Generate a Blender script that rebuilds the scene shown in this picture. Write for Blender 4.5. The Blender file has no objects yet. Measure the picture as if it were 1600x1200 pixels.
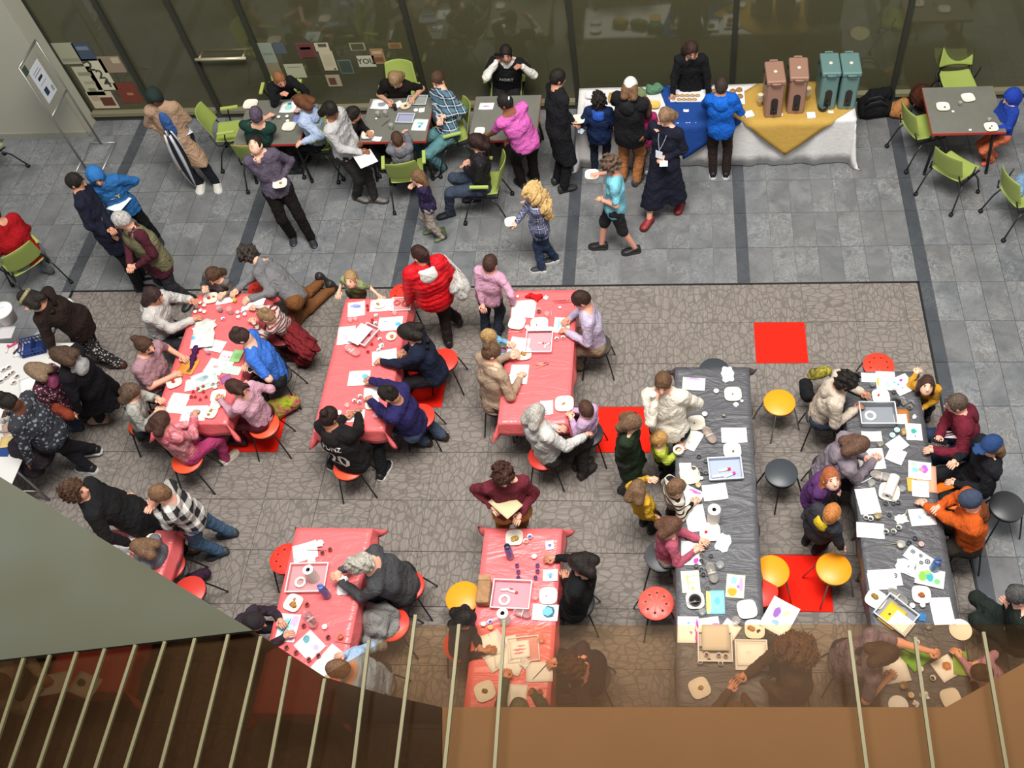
import bpy, bmesh, math, random
import numpy as np
from mathutils import Vector, Matrix
random.seed(7); rng = np.random.default_rng(7)
S = bpy.context.scene
COL = S.collection
# ---------------------------------------------------------------- camera
FPX = 1492.74; CX, CY = 939.94, 624.56
RC = Matrix(((0.99725, 0.0023, 0.07403), (0.03951, 0.82895, -0.55793), (-0.06265, 0.55932, 0.82658)))
CP = Vector((-3.0112, -7.8915, 9.1277))
cam = bpy.data.cameras.new('camera'); co = bpy.data.objects.new('camera', cam); COL.objects.link(co)
cam.sensor_width = 36; cam.lens = FPX * 36 / 1600; cam.clip_start = 0.05; cam.clip_end = 100
cam.shift_x = (800 - CX) / 1600; cam.shift_y = (CY - 600) / 1600
M4 = RC.to_4x4(); M4.translation = CP; co.matrix_world = M4
S.camera = co
# ---------------------------------------------------------------- light
w = bpy.data.worlds.new('world'); S.world = w; w.use_nodes = True
bgn = w.node_tree.nodes['Background']; bgn.inputs[0].default_value = (0.93, 0.96, 1.0, 1); bgn.inputs[1].default_value = 0.50
def area(loc, size, power, col=(1, 1, 1), aim=None):
    l = bpy.data.lights.new('skylight', 'AREA'); l.shape = 'RECTANGLE'; l.size, l.size_y = size; l.energy = power; l.color = col
    o = bpy.data.objects.new('skylight', l); COL.objects.link(o); o.location = loc
    if aim: o.rotation_euler = (Vector(aim) - Vector(loc)).to_track_quat('-Z', 'Y').to_euler()
    return o
area((-3.8, -4.0, 13.5), (7, 4), 2150, (1, .97, .93))
area((-1.0, -5.5, 14), (5, 4), 1000, (1, .93, .84))
S.view_settings.view_transform = 'Standard'; S.view_settings.look = 'None'
S.view_settings.exposure = 0.25; S.view_settings.gamma = 1; S.view_settings.use_curve_mapping = False

# ---------------------------------------------------------------- back-projection of a picture point to a height
def P(x, y, z=0.0):
    d = RC @ Vector((x - CX, -(y - CY), -FPX)); return CP + d * ((z - CP.z) / d.z)
def PY(x, y, Y):
    d = RC @ Vector((x - CX, -(y - CY), -FPX)); return CP + d * ((Y - CP.y) / d.y)
def proj(p):
    q = RC.transposed() @ (Vector(p) - CP); return (CX + FPX * q.x / -q.z, CY - FPX * q.y / -q.z)

# ---------------------------------------------------------------- materials
def lin(c):
    if isinstance(c, str):
        c = c.lstrip('#'); c = tuple(int(c[i:i + 2], 16) / 255 for i in (0, 2, 4))
    return tuple((v / 12.92 if v <= .04045 else ((v + .055) / 1.055) ** 2.4) for v in c[:3]) + (1,)
MC = {}
class NT:
    def __init__(s, name):
        s.m = bpy.data.materials.new(name); s.m.use_nodes = True; s.t = s.m.node_tree
        s.b = s.t.nodes['Principled BSDF']; s.out = s.t.nodes['Material Output']
    def n(s, ty, **k):
        x = s.t.nodes.new(ty)
        for a, v in k.items(): setattr(x, a, v)
        return x
    def l(s, a, b): s.t.links.new(a, b)
    def math(s, op, a, b=None, c=None):
        x = s.n('ShaderNodeMath', operation=op)
        for i, v in enumerate((a, b, c)):
            if v is None: continue
            if hasattr(v, 'is_linked'): s.l(v, x.inputs[i])
            else: x.inputs[i].default_value = v
        return x.outputs[0]
    def mix(s, f, a, b):
        x = s.n('ShaderNodeMix', data_type='RGBA')
        for i, v in ((0, f), (6, a), (7, b)):
            if hasattr(v, 'is_linked'): s.l(v, x.inputs[i])
            else: x.inputs[i].default_value = v
        return x.outputs[2]
    def noise(s, vec, scale, detail=3, rough=.5, dist=0):
        x = s.n('ShaderNodeTexNoise'); x.inputs['Scale'].default_value = scale; x.inputs['Detail'].default_value = detail
        x.inputs['Roughness'].default_value = rough; x.inputs['Distortion'].default_value = dist
        if vec is not None: s.l(vec, x.inputs['Vector'])
        return x.outputs[0]
    def ramp(s, f, stops):
        x = s.n('ShaderNodeValToRGB'); e = x.color_ramp.elements
        e[0].position, e[0].color = stops[0]; e[1].position, e[1].color = stops[-1]
        for p, c in stops[1:-1]:
            q = e.new(p); q.color = c
        s.l(f, x.inputs[0]); return x.outputs[0]
    def bump(s, h, strength=.3, dist=.01):
        x = s.n('ShaderNodeBump'); x.inputs['Strength'].default_value = strength; x.inputs['Distance'].default_value = dist
        s.l(h, x.inputs['Height']); s.l(x.outputs[0], s.b.inputs['Normal'])
    def obj(s): return s.n('ShaderNodeTexCoord').outputs['Object']
    def pos(s): return s.n('ShaderNodeNewGeometry').outputs['Position']
def mat(c, rough=.6, metal=0, spec=.4, alpha=None, trans=0, key=None):
    k = ('m', c, rough, metal, spec, alpha, trans)
    if k in MC: return MC[k]
    n = NT('plain ' + str(c)); L = lin(c)
    n.b.inputs['Base Color'].default_value = L; n.b.inputs['Roughness'].default_value = rough
    n.b.inputs['Metallic'].default_value = metal; n.b.inputs['Specular IOR Level'].default_value = spec
    nz = n.noise(n.obj(), 30, 2); n.l(n.mix(n.math('MULTIPLY', nz, .25), L, tuple(v * .8 for v in L[:3]) + (1,)), n.b.inputs['Base Color'])
    if trans: n.b.inputs['Transmission Weight'].default_value = trans
    if alpha is not None: n.b.inputs['Alpha'].default_value = alpha
    MC[k] = n.m; return n.m
def clear(c, f=.45, rough=.15):
    """clear plastic or glass: mostly see-through with a soft tinted sheen"""
    k = ('c', c, f, rough)
    if k in MC: return MC[k]
    n = NT('clear ' + str(c)); L = lin(c)
    n.b.inputs['Base Color'].default_value = L; n.b.inputs['Roughness'].default_value = rough
    tr = n.n('ShaderNodeBsdfTransparent'); mx = n.n('ShaderNodeMixShader'); mx.inputs[0].default_value = f
    n.l(tr.outputs[0], mx.inputs[1]); n.l(n.b.outputs[0], mx.inputs[2]); n.l(mx.outputs[0], n.out.inputs[0])
    MC[k] = n.m; return n.m
def cloth(c, pat=None, c2='#ffffff', c3=None, sc=1.0, rough=.85, fold=.5):
    k = ('cl', c, pat, c2, c3, sc, rough, fold)
    if k in MC: return MC[k]
    n = NT('cloth ' + str(c)); o = n.obj(); A, B = lin(c), lin(c2)
    col = A
    sep = n.n('ShaderNodeSeparateXYZ'); n.l(o, sep.inputs[0]); X, Y, Z = sep.outputs
    if pat in ('plaid', 'check'):
        per = .11 * sc
        def band(v, wd, off=0): return n.math('LESS_THAN', n.math('FRACT', n.math('MULTIPLY_ADD', v, 1 / per, off)), wd)
        hx = n.math('ADD', X, n.math('MULTIPLY', Y, .8)); 
        a = band(hx, .5); b = band(n.math('ADD', Z, n.math('MULTIPLY', Y, .3)), .5)
        f = n.math('MULTIPLY', n.math('ADD', a, b), .5)
        C3 = lin(c3) if c3 else tuple((A[i] + B[i]) / 2 for i in range(3)) + (1,)
        col = n.mix(f, A, B)
        if pat == 'plaid':
            ln = n.math('MAXIMUM', band(hx, .12, .3), band(n.math('ADD', Z, n.math('MULTIPLY', Y, .3)), .12, .3))
            col = n.mix(n.math('MULTIPLY', ln, .75), col, C3)
    elif pat == 'stripe':
        f = n.math('LESS_THAN', n.math('FRACT', n.math('MULTIPLY', Z, 1 / (.06 * sc))), .38); col = n.mix(f, A, B)
    elif pat == 'pin':
        f = n.math('LESS_THAN', n.math('FRACT', n.math('MULTIPLY', n.math('ADD', X, Y), 1 / (.022 * sc))), .35); col = n.mix(n.math('MULTIPLY', f, .6), A, B)
    elif pat == 'dots':
        v = n.n('ShaderNodeTexVoronoi'); v.inputs['Scale'].default_value = 26 / sc; n.l(o, v.inputs['Vector'])
        col = n.mix(n.math('LESS_THAN', v.outputs['Distance'], .34), A, B)
    elif pat == 'dye':
        col = n.mix(n.ramp(n.noise(o, 7 / sc, 4, .6, 1.5), [(.4, (0, 0, 0, 1)), (.6, (1, 1, 1, 1))]), A, B)
    elif pat == 'hair':
        mp = n.n('ShaderNodeMapping'); mp.inputs['Scale'].default_value = (1, 1, .25); n.l(o, mp.inputs[0])
        col = n.mix(n.ramp(n.noise(mp.outputs[0], 70, 3, .6), [(.35, (0, 0, 0, 1)), (.65, (1, 1, 1, 1))]), A, B)
    nz = n.noise(o, 16, 4, .6)
    if not hasattr(col, 'is_linked'): col = n.mix(0.0, A, A)
    dark = n.mix(n.math('MULTIPLY', nz, .3), col, n.mix(.6, col, (0.0, 0.0, 0.0, 1)))
    n.l(dark, n.b.inputs['Base Color']); n.b.inputs['Roughness'].default_value = rough
    n.b.inputs['Specular IOR Level'].default_value = .2
    h = n.noise(o, 55 if pat == 'hair' else 9, 6, .6, 1.2)
    n.bump(h, min(1, fold * 1.6), .06 if pat != 'hair' else .008)
    MC[k] = n.m; return n.m
def skin(c='#d9a98c'):
    k = ('sk', c)
    if k in MC: return MC[k]
    n = NT('skin'); A = lin(c); n.b.inputs['Roughness'].default_value = .5; n.b.inputs['Specular IOR Level'].default_value = .35
    n.l(n.mix(n.noise(n.obj(), 9, 3), A, (A[0] * .93, A[1] * .8, A[2] * .76, 1)), n.b.inputs['Base Color'])
    n.b.inputs['Subsurface Weight'].default_value = 0
    MC[k] = n.m; return n.m
def art(bg, blobs, dist=.35, gain=1.0):
    """paper with washes of paint: blobs = (x, y, radius, colour[, softness]) in sheet units -1..1"""
    n = NT('painted paper'); g = n.n('ShaderNodeTexCoord').outputs['Generated']
    nz = n.n('ShaderNodeTexNoise'); nz.inputs['Scale'].default_value = 5; nz.inputs['Detail'].default_value = 4; n.l(g, nz.inputs['Vector'])
    va = n.n('ShaderNodeVectorMath', operation='MULTIPLY_ADD'); n.l(nz.outputs['Color'], va.inputs[0]); va.inputs[1].default_value = (dist * .5,) * 3
    sh = n.n('ShaderNodeVectorMath', operation='SUBTRACT'); n.l(g, sh.inputs[0]); sh.inputs[1].default_value = (dist * .25,) * 3; n.l(sh.outputs[0], va.inputs[2])
    sp = n.n('ShaderNodeSeparateXYZ'); n.l(va.outputs[0], sp.inputs[0])
    col = n.mix(0.0, lin(bg), lin(bg))
    for bl in blobs:
        x, y, r, c = bl[:4]; soft = bl[4] if len(bl) > 4 else .25
        rx, ry = r if isinstance(r, tuple) else (r, r)
        dx = n.math('DIVIDE', n.math('SUBTRACT', sp.outputs[0], (x + 1) / 2), rx / 2)
        dy = n.math('DIVIDE', n.math('SUBTRACT', sp.outputs[1], (y + 1) / 2), ry / 2)
        d = n.math('ADD', n.math('MULTIPLY', dx, dx), n.math('MULTIPLY', dy, dy))
        mr = n.n('ShaderNodeMapRange'); n.l(d, mr.inputs[0]); mr.inputs[1].default_value = 1; mr.inputs[2].default_value = max(.02, 1 - soft * 2)
        mr.inputs[3].default_value = 0; mr.inputs[4].default_value = 1
        col = n.mix(mr.outputs[0], col, lin(c))
    n.l(col, n.b.inputs['Base Color']); n.b.inputs['Roughness'].default_value = .75
    return n.m

# ---------------------------------------------------------------- meshes
def link(name, me, m=None, parent=None, loc=None):
    o = bpy.data.objects.new(name, me); COL.objects.link(o)
    if me is not None and m is not None:
        for x in (m if isinstance(m, (list, tuple)) else [m]): me.materials.append(x)
    if parent: o.parent = parent
    if loc is not None: o.location = loc
    return o
def tag(o, label, cat, group=None, kind=None):
    if label: o['label'] = label
    if cat: o['category'] = cat
    if group: o['group'] = group
    if kind: o['kind'] = kind
    return o
def empty(name, loc, label, cat, group=None, rz=0):
    o = bpy.data.objects.new(name, None); COL.objects.link(o); o.location = loc; o.rotation_euler = (0, 0, rz); o.empty_display_size = .1
    return tag(o, label, cat, group)
def mesh_np(name, V, F, smooth=True, mi=None):
    me = bpy.data.meshes.new(name); V = np.asarray(V, np.float32); n = len(V)
    if isinstance(F, np.ndarray):
        nf, k = F.shape; me.vertices.add(n); me.vertices.foreach_set('co', V.ravel())
        me.loops.add(nf * k); me.loops.foreach_set('vertex_index', F.ravel().astype(np.int32))
        me.polygons.add(nf); me.polygons.foreach_set('loop_start', np.arange(0, nf * k, k, dtype=np.int32)); me.polygons.foreach_set('loop_total', np.full(nf, k, np.int32))
        if mi is not None: me.polygons.foreach_set('material_index', mi.astype(np.int32))
        me.update(calc_edges=True)
    else: me.from_pydata([tuple(v) for v in V], [], F); me.update()
    if mi is not None and not isinstance(F, np.ndarray): me.polygons.foreach_set('material_index', mi)
    me.polygons.foreach_set('use_smooth', [smooth] * len(me.polygons)); return me
class MB:
    """collects simple solids into one mesh"""
    def __init__(s): s.V = []; s.F = []; s.M = []; s.mi = 0
    def add(s, vs, fs):
        o = len(s.V); s.V += [tuple(v) for v in vs]; s.F += [tuple(i + o for i in f) for f in fs]; s.M += [s.mi] * len(fs); return s
    def box(s, a, b, R=None, c=None):
        (x0, y0, z0), (x1, y1, z1) = a, b
        vs = [Vector(v) for v in ((x0, y0, z0), (x1, y0, z0), (x1, y1, z0), (x0, y1, z0), (x0, y0, z1), (x1, y0, z1), (x1, y1, z1), (x0, y1, z1))]
        if R is not None: vs = [R @ v for v in vs]
        if c is not None: vs = [v + Vector(c) for v in vs]
        return s.add(vs, [(3, 2, 1, 0), (4, 5, 6, 7), (0, 1, 5, 4), (1, 2, 6, 5), (2, 3, 7, 6), (3, 0, 4, 7)])
    def prism(s, pts, z0, z1):
        n = len(pts); vs = [(p[0], p[1], z0) for p in pts] + [(p[0], p[1], z1) for p in pts]
        return s.add(vs, [tuple(range(n - 1, -1, -1)), tuple(range(n, 2 * n))] + [(i, (i + 1) % n, n + (i + 1) % n, n + i) for i in range(n)])
    def tube(s, pts, r, n=8, cap=True):
        pts = [Vector(p) for p in pts]; rs = r if isinstance(r, (list, tuple)) else [r] * len(pts); rings = []
        prev = None; vs = []
        for i, p in enumerate(pts):
            t = ((pts[min(i + 1, len(pts) - 1)] - pts[max(i - 1, 0)])).normalized()
            if prev is None: a = t.orthogonal().normalized()
            else: a = (prev - t * prev.dot(t)).normalized()
            prev = a; b = t.cross(a)
            vs += [p + (a * math.cos(2 * math.pi * j / n) + b * math.sin(2 * math.pi * j / n)) * rs[i] for j in range(n)]
        fs = [(i * n + j, i * n + (j + 1) % n, (i + 1) * n + (j + 1) % n, (i + 1) * n + j) for i in range(len(pts) - 1) for j in range(n)]
        if cap: fs += [tuple(range(n - 1, -1, -1)), tuple((len(pts) - 1) * n + j for j in range(n))]
        return s.add(vs, fs)
    def lathe(s, prof, n=20, c=(0, 0, 0), sq=0, cap0=True, cap1=False):
        """prof = (radius, z); sq > 0 makes a rounded square"""
        vs = []
        for r, z in prof:
            for j in range(n):
                a = 2 * math.pi * j / n; ca, sa = math.cos(a), math.sin(a)
                if sq:
                    e = 2 / sq; q = (abs(ca) ** sq + abs(sa) ** sq) ** (-1 / sq)
                    ca, sa = ca * q, sa * q
                vs.append((c[0] + r * ca, c[1] + r * sa, c[2] + z))
        fs = [(i * n + j, i * n + (j + 1) % n, (i + 1) * n + (j + 1) % n, (i + 1) * n + j) for i in range(len(prof) - 1) for j in range(n)]
        if cap0: fs.append(tuple(range(n - 1, -1, -1)))
        if cap1: fs.append(tuple((len(prof) - 1) * n + j for j in range(n)))
        return s.add(vs, fs)
    def ell(s, c, r, R=None, n=10, m=6):
        vs = []; fs = []
        for i in range(1, m):
            ph = math.pi * i / m
            for j in range(n):
                a = 2 * math.pi * j / n; v = Vector((r[0] * math.sin(ph) * math.cos(a), r[1] * math.sin(ph) * math.sin(a), r[2] * math.cos(ph)))
                if R is not None: v = R @ v
                vs.append(v + Vector(c))
        t = Vector((0, 0, r[2])); b = Vector((0, 0, -r[2]))
        if R is not None: t = R @ t; b = R @ b
        vs += [t + Vector(c), b + Vector(c)]; T = len(vs) - 2
        for i in range(m - 2):
            for j in range(n): fs.append((i * n + j, (i + 1) * n + j, (i + 1) * n + (j + 1) % n, i * n + (j + 1) % n))
        for j in range(n): fs.append((T, j, (j + 1) % n)); fs.append((T + 1, (m - 2) * n + (j + 1) % n, (m - 2) * n + j))
        return s.add(vs, fs)
    def me(s, name, smooth=False):
        me = bpy.data.meshes.new(name); me.from_pydata(s.V, [], s.F); me.update()
        me.polygons.foreach_set('material_index', s.M); me.polygons.foreach_set('use_smooth', [smooth] * len(s.F)); return me
    def build(s, name, m, parent=None, loc=None, smooth=False, rz=None):
        o = link(name, s.me(name, smooth), m, parent, loc)
        if rz is not None: o.rotation_euler = (0, 0, rz)
        return o
def bevel(o, w=.005, n=2):
    md = o.modifiers.new('b', 'BEVEL'); md.width = w; md.segments = n; md.limit_method = 'ANGLE'; return o
def smooth_by_angle(me, ang=40):
    try:
        me.set_sharp_from_angle(angle=math.radians(ang)); me.polygons.foreach_set('use_smooth', [True] * len(me.polygons))
    except Exception: pass
_FC = {}
def text_mesh(txt, size, depth=.001):
    cu = bpy.data.curves.new('t', 'FONT'); cu.body = txt; cu.size = size; cu.extrude = depth; cu.align_x = 'CENTER'; cu.align_y = 'CENTER'; cu.resolution_u = 2; cu.offset = size * .018
    o = bpy.data.objects.new('t', cu); me = bpy.data.meshes.new_from_object(o); bpy.data.objects.remove(o); return me
# ================================================================ SETTING
TP = .61; YW = 3.45
def copymesh(name, me, parent, loc, m=None):
    o = bpy.data.objects.new(name, me); COL.objects.link(o); o.parent = parent; o.location = loc; return o
def stone_mat(dark=False):
    n = NT('slate' + (' dark' if dark else '')); p = n.pos(); oi = n.n('ShaderNodeObjectInfo')
    a, b = (('#3a3e44', '#474b51') if dark else ('#585c60', '#7b7d7e'))
    va = n.n('ShaderNodeVectorMath', operation='MULTIPLY_ADD'); n.l(oi.outputs['Random'], va.inputs[0]); va.inputs[1].default_value = (9, 5, 3); n.l(p, va.inputs[2])
    n1 = n.noise(va.outputs[0], 2.2, 6, .62, 1.2); n2 = n.noise(va.outputs[0], 5, 7, .72, 3.2)
    col = n.mix(n.ramp(n1, [(.3, (0, 0, 0, 1)), (.7, (1, 1, 1, 1))]), lin(a), lin(b))
    col = n.mix(n.math('MULTIPLY', n.math('SUBTRACT', oi.outputs['Random'], .5), .0), col, col)
    warm = n.mix(n.math('MULTIPLY', oi.outputs['Random'], .35 if not dark else .1), col, lin('#6c6864' if not dark else '#50504e'))
    vein = n.ramp(n.math('ABSOLUTE', n.math('SUBTRACT', n2, .5)), [(0, (1, 1, 1, 1)), (.028, (0, 0, 0, 1))])
    msk = n.ramp(n.noise(va.outputs[0], 1.6, 3), [(.44, (0, 0, 0, 1)), (.6, (1, 1, 1, 1))])
    col = n.mix(n.math('MULTIPLY', n.math('MULTIPLY', vein, msk), .14 if dark else .58), warm, lin('#b4b5b3'))
    drk = n.ramp(n.noise(va.outputs[0], 11, 5, .7, 1.0), [(.55, (0, 0, 0, 1)), (.8, (1, 1, 1, 1))])
    col = n.mix(n.math('MULTIPLY', drk, .55), col, lin('#3b3f44'))
    n.l(col, n.b.inputs['Base Color']); n.b.inputs['Roughness'].default_value = .42
    n.bump(n2, .18, .01); return n.m
def carpet_mat(axis):
    n = NT('carpet'); p = n.pos(); sp = n.n('ShaderNodeSeparateXYZ'); n.l(p, sp.inputs[0])
    u, v = (sp.outputs[0], sp.outputs[1]) if axis else (sp.outputs[1], sp.outputs[0])
    cb = n.n('ShaderNodeCombineXYZ'); n.l(n.math('MULTIPLY', u, 1.0), cb.inputs[0]); n.l(n.math('MULTIPLY', v, 1.55), cb.inputs[1])
    nz = n.n('ShaderNodeTexNoise'); nz.inputs['Scale'].default_value = 6; n.l(p, nz.inputs['Vector'])
    va = n.n('ShaderNodeVectorMath', operation='MULTIPLY_ADD'); n.l(nz.outputs['Color'], va.inputs[0]); va.inputs[1].default_value = (.05, .05, 0); n.l(cb.outputs[0], va.inputs[2])
    vo = n.n('ShaderNodeTexVoronoi', feature='DISTANCE_TO_EDGE'); vo.inputs['Scale'].default_value = 8.5; n.l(va.outputs[0], vo.inputs['Vector'])
    crack = n.ramp(vo.outputs['Distance'], [(.03, (1, 1, 1, 1)), (.11, (0, 0, 0, 1))])
    cb2 = n.n('ShaderNodeCombineXYZ'); n.l(n.math('MULTIPLY', u, 2.5), cb2.inputs[0]); n.l(n.math('MULTIPLY', v, 75), cb2.inputs[1])
    ln = n.noise(cb2.outputs[0], 1, 2, .6)
    base = n.mix(n.ramp(ln, [(.3, (0, 0, 0, 1)), (.7, (1, 1, 1, 1))]), lin('#6b645e'), lin('#908780'))
    col = n.mix(n.math('MULTIPLY', crack, .68), base, lin('#504b47'))
    fib = n.noise(p, 260, 2); col = n.mix(n.math('MULTIPLY', fib, .3), col, lin('#6f6862'))
    big = n.noise(p, .8, 2); col = n.mix(n.math('MULTIPLY', big, .25), col, lin('#8f8983'))
    n.l(col, n.b.inputs['Base Color']); n.b.inputs['Roughness'].default_value = .95; n.b.inputs['Specular IOR Level'].default_value = .1
    n.bump(n.math('SUBTRACT', fib, n.math('MULTIPLY', crack, .8)), .35, .006); return n.m
def plainfab(c):
    n = NT('fabric'); n.b.inputs['Base Color'].default_value = lin(c); n.b.inputs['Roughness'].default_value = .95; n.b.inputs['Specular IOR Level'].default_value = .1
    n.bump(n.noise(n.pos(), 250, 2), .4, .004); return n.m
M_ST, M_DK, M_CX, M_CY, M_RED = stone_mat(), stone_mat(True), carpet_mat(True), carpet_mat(False), plainfab('#ee2416')
fl = MB().box((-19, -13, -.12), (8, 8, -.014)).build('floor', mat('#84837f', .9)); tag(fl, None, None, kind='structure')
BAND = 2.2; CW = (BAND - .16) / 7
def tile_mesh(w, d, name):
    g = .003; return MB().prism([(g, g), (w - g, g), (w - g, d - g), (g, d - g)], -.014, 0).me(name)
me_st = tile_mesh(CW, TP, 'stone_tile'); me_st.materials.append(M_ST)
me_dk = tile_mesh(.16, TP, 'dark_stone_tile'); me_dk.materials.append(M_DK)
cells = []
def rows(y0, y1, x, me, nm):
    y = math.floor(y0 / TP) * TP
    while y < y1 - .01:
        if y >= y0 - .01: cells.append((x, y, me, nm))
        y += TP
for k in range(-2, 7):            # bays between the dark strips
    x0 = -BAND * k
    in_carpet = 0 <= k <= 4
    rows(0 if (0 < k <= 5) else -7.4, 3.6, x0, me_dk, 'dark_stone_tile')
    for j in range(7):
        rows(0 if 0 < k <= 5 else -7.4, 3.6, x0 + .16 + CW * j, me_st, 'stone_tile')
def area_px(c):
    q = proj((c[0] + .15, c[1] + .3, 0)); inside = -30 < q[0] < 1630 and 0 < q[1] < 1150
    return (1 if inside else 0, -(Vector((c[0], c[1], 0)) - CP).length)
for nm, me in (('stone_tile', me_st), ('dark_stone_tile', me_dk)):
    cs = sorted([c for c in cells if c[3] == nm], key=area_px, reverse=True)
    for c in cs[:300]:
        o = copymesh(nm, me, fl, (c[0], c[1], random.uniform(-.001, .001)))
    if cs[300:]:
        b = MB()
        for c in cs[300:]: b.prism([(c[0] + .003, c[1] + .003), (c[0] + CW - .003, c[1] + .003), (c[0] + CW - .003, c[1] + TP - .003), (c[0] + .003, c[1] + TP - .003)], -.014, 0)
        tag(b.build('outer_stone_tiles', M_ST, fl), None, None, kind='stuff')
# carpet tiles
cm = []
for a in range(2):
    me = tile_mesh(TP, TP, 'carpet_tile'); me.materials.append((M_CX, M_CY)[a]); cm.append(me)
mr = tile_mesh(TP, TP, 'red_carpet_tile'); mr.materials.append(M_RED)
XL, X0 = -BAND * 5 + .16, -.02
gx0 = -2.034 + TP * 3 - TP
reds = set()
def gcell(px, py):
    p = P(px, py, 0); return (math.floor((p.x + 2.034) / TP), math.floor(p.y / TP))
for q in ((1220, 536), (420, 676), (680, 606), (985, 668), (1214, 925)): reds.add(gcell(*q))
for j in range(-13, 0):
    for i in range(-16, 5):
        x, y = -2.034 + i * TP, j * TP
        x1 = min(x + TP, X0); xs = max(x, XL)
        if x1 - xs < .02: continue
        full = x1 - xs > TP - .001
        if (i, j) in reds:
            tag(copymesh('red_carpet_tile', mr, fl, (x, y, .001)), 'bright red square among the grey carpet tiles', None)
        elif full: copymesh('carpet_tile', cm[(i + j) % 2 if ((i * 7 + j * 3) % 5) else (i + j + 1) % 2], fl, (x, y, random.uniform(-.0008, .0008)))
        else:
            MB().prism([(.003, .003), (x1 - xs - .003, .003), (x1 - xs - .003, TP - .003), (.003, TP - .003)], -.014, 0).build('carpet_tile', cm[(i + j) % 2].materials[0], fl, (xs, y, 0))
eg = mat('#1f1f20', .5)
MB().box((XL - .02, -.012, -.01), (0.0, .012, .008)).build('carpet_edge', eg, fl)
MB().box((-.012, -8, -.01), (.012, .012, .008)).build('carpet_edge', eg, fl)
MB().box((XL - .03, -8, -.01), (XL - .006, .012, .008)).build('carpet_edge', eg, fl)

# back wall: glass panes between dark mullions
def interior():
    n = NT('dim room'); p = n.pos()
    n.l(n.mix(n.noise(p, 3, 3), lin('#5b5942'), lin('#4b4a3a')), n.b.inputs['Base Color']); n.b.inputs['Roughness'].default_value = .9; return n.m
M_INT = interior()
M_MUL = mat('#2c2d24', .5, 0, .5)
gl = NT('window glass'); tr = gl.n('ShaderNodeBsdfTransparent'); tr.inputs[0].default_value = lin('#a2a394')
gg = gl.n('ShaderNodeBsdfGlossy'); gg.inputs[0].default_value = (.8, .8, .75, 1); gg.inputs['Roughness'].default_value = .06
dd = gl.n('ShaderNodeBsdfDiffuse'); dd.inputs[0].default_value = lin('#6a684e')
m1 = gl.n('ShaderNodeMixShader'); m1.inputs[0].default_value = .45; gl.l(tr.outputs[0], m1.inputs[1]); gl.l(dd.outputs[0], m1.inputs[2])
m2 = gl.n('ShaderNodeMixShader'); m2.inputs[0].default_value = .10; gl.l(m1.outputs[0], m2.inputs[1]); gl.l(gg.outputs[0], m2.inputs[2]); gl.l(m2.outputs[0], gl.out.inputs[0])
M_GL = gl.m
ir = MB(); ir.box((-18, YW + .1, -.02), (6, 8, .004)); ir.box((-18, 7.8, 0), (6, 8, 4)); ir.box((-18, YW + .1, 3.6), (6, 8, 3.7))
ir.box((-18, YW + .1, 0), (-17.8, 8, 3.7)); ir.box((5.8, YW + .1, 0), (6, 8, 3.7))
tag(ir.build('wall_inner_room', M_INT), None, None, kind='structure')
wb = tag(MB().box((-18, YW - .02, 3.3), (6, YW + .12, 7.5)).build('wall_back', mat('#55553f', .8)), None, None, kind='structure')
# mullions: picture point at the foot of each
mx = [-18] + [PY(x, y, YW).x for x, y in ((150, 186), (249, 182), (345, 172), (437, 160), (668, 152), (903, 148), (1143, 140), (1395, 134), (1640, 128))]
for i, x in enumerate(mx):
    if i: tag(MB().box((x - .035, YW - .05, 0), (x + .035, YW + .08, 3.35)).build('trim_%d' % i, M_MUL), None, None, kind='structure')
for i in range(1, len(mx) - 1):
    a, b = mx[i] + .035, mx[i + 1] - .035
    g = MB().box((a, YW - .008, .16), (b, YW + .008, 3.3)).build('window_%d' % i, M_GL); tag(g, None, None, kind='structure')
tag(MB().box((mx[1], YW - .06, 0), (mx[-1], YW + .04, .10)).build('baseboard_back', mat('#3a3a33', .5)), None, None, kind='structure')
si = MB(); 
for i in range(1, len(mx) - 1): si.box((mx[i] + .04, YW - .10, .10), (mx[i + 1] - .04, YW + .05, .155))
tag(si.build('trim_20', mat('#77735a', .6)), None, None, kind='structure')
# door leaf details between the second and third mullion
dx0, dx1 = mx[3] + .05, mx[4] - .05
MB().box((dx0, YW - .05, .02), (mx[3] + .6, YW - .03, .14)).build('kick_rail', mat('#c2ab8b', .4, .3), bpy.data.objects['trim_3'])
h0, h1 = PY(300, 82, YW - .1), PY(380, 81, YW - .1)
MB().tube([(h0.x, YW - .1, 1.05), (h1.x, YW - .1, 1.05)], .022, 10).tube([(h0.x + .05, YW - .1, 1.05), (h0.x + .05, YW, 1.05)], .015).tube([(h1.x - .05, YW - .1, 1.05), (h1.x - .05, YW, 1.05)], .015).build('push_bar', mat('#cbbf9f', .35, .4), bpy.data.objects['trim_3'], smooth=True)
# round column inside
cc = P(962, 118, 0)
tag(MB().lathe([(.2, 0), (.2, 3.6)], 28, (cc.x + .05, YW + .65, 0)).build('trim_21', mat('#c9c8b0', .7), smooth=True), None, None, kind='structure')
# pale wall block by the display stand
wl = MB().box((-18, 3.06, 0), (-11.72, 3.5, 4.2)).build('wall_left', mat('#a3a192', .8)); tag(wl, None, None, kind='structure')
tag(MB().box((-18, 3.03, 0), (-11.7, 3.065, .09)).build('baseboard_left', mat('#8c8b7d', .7)), None, None, kind='structure')
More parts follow.
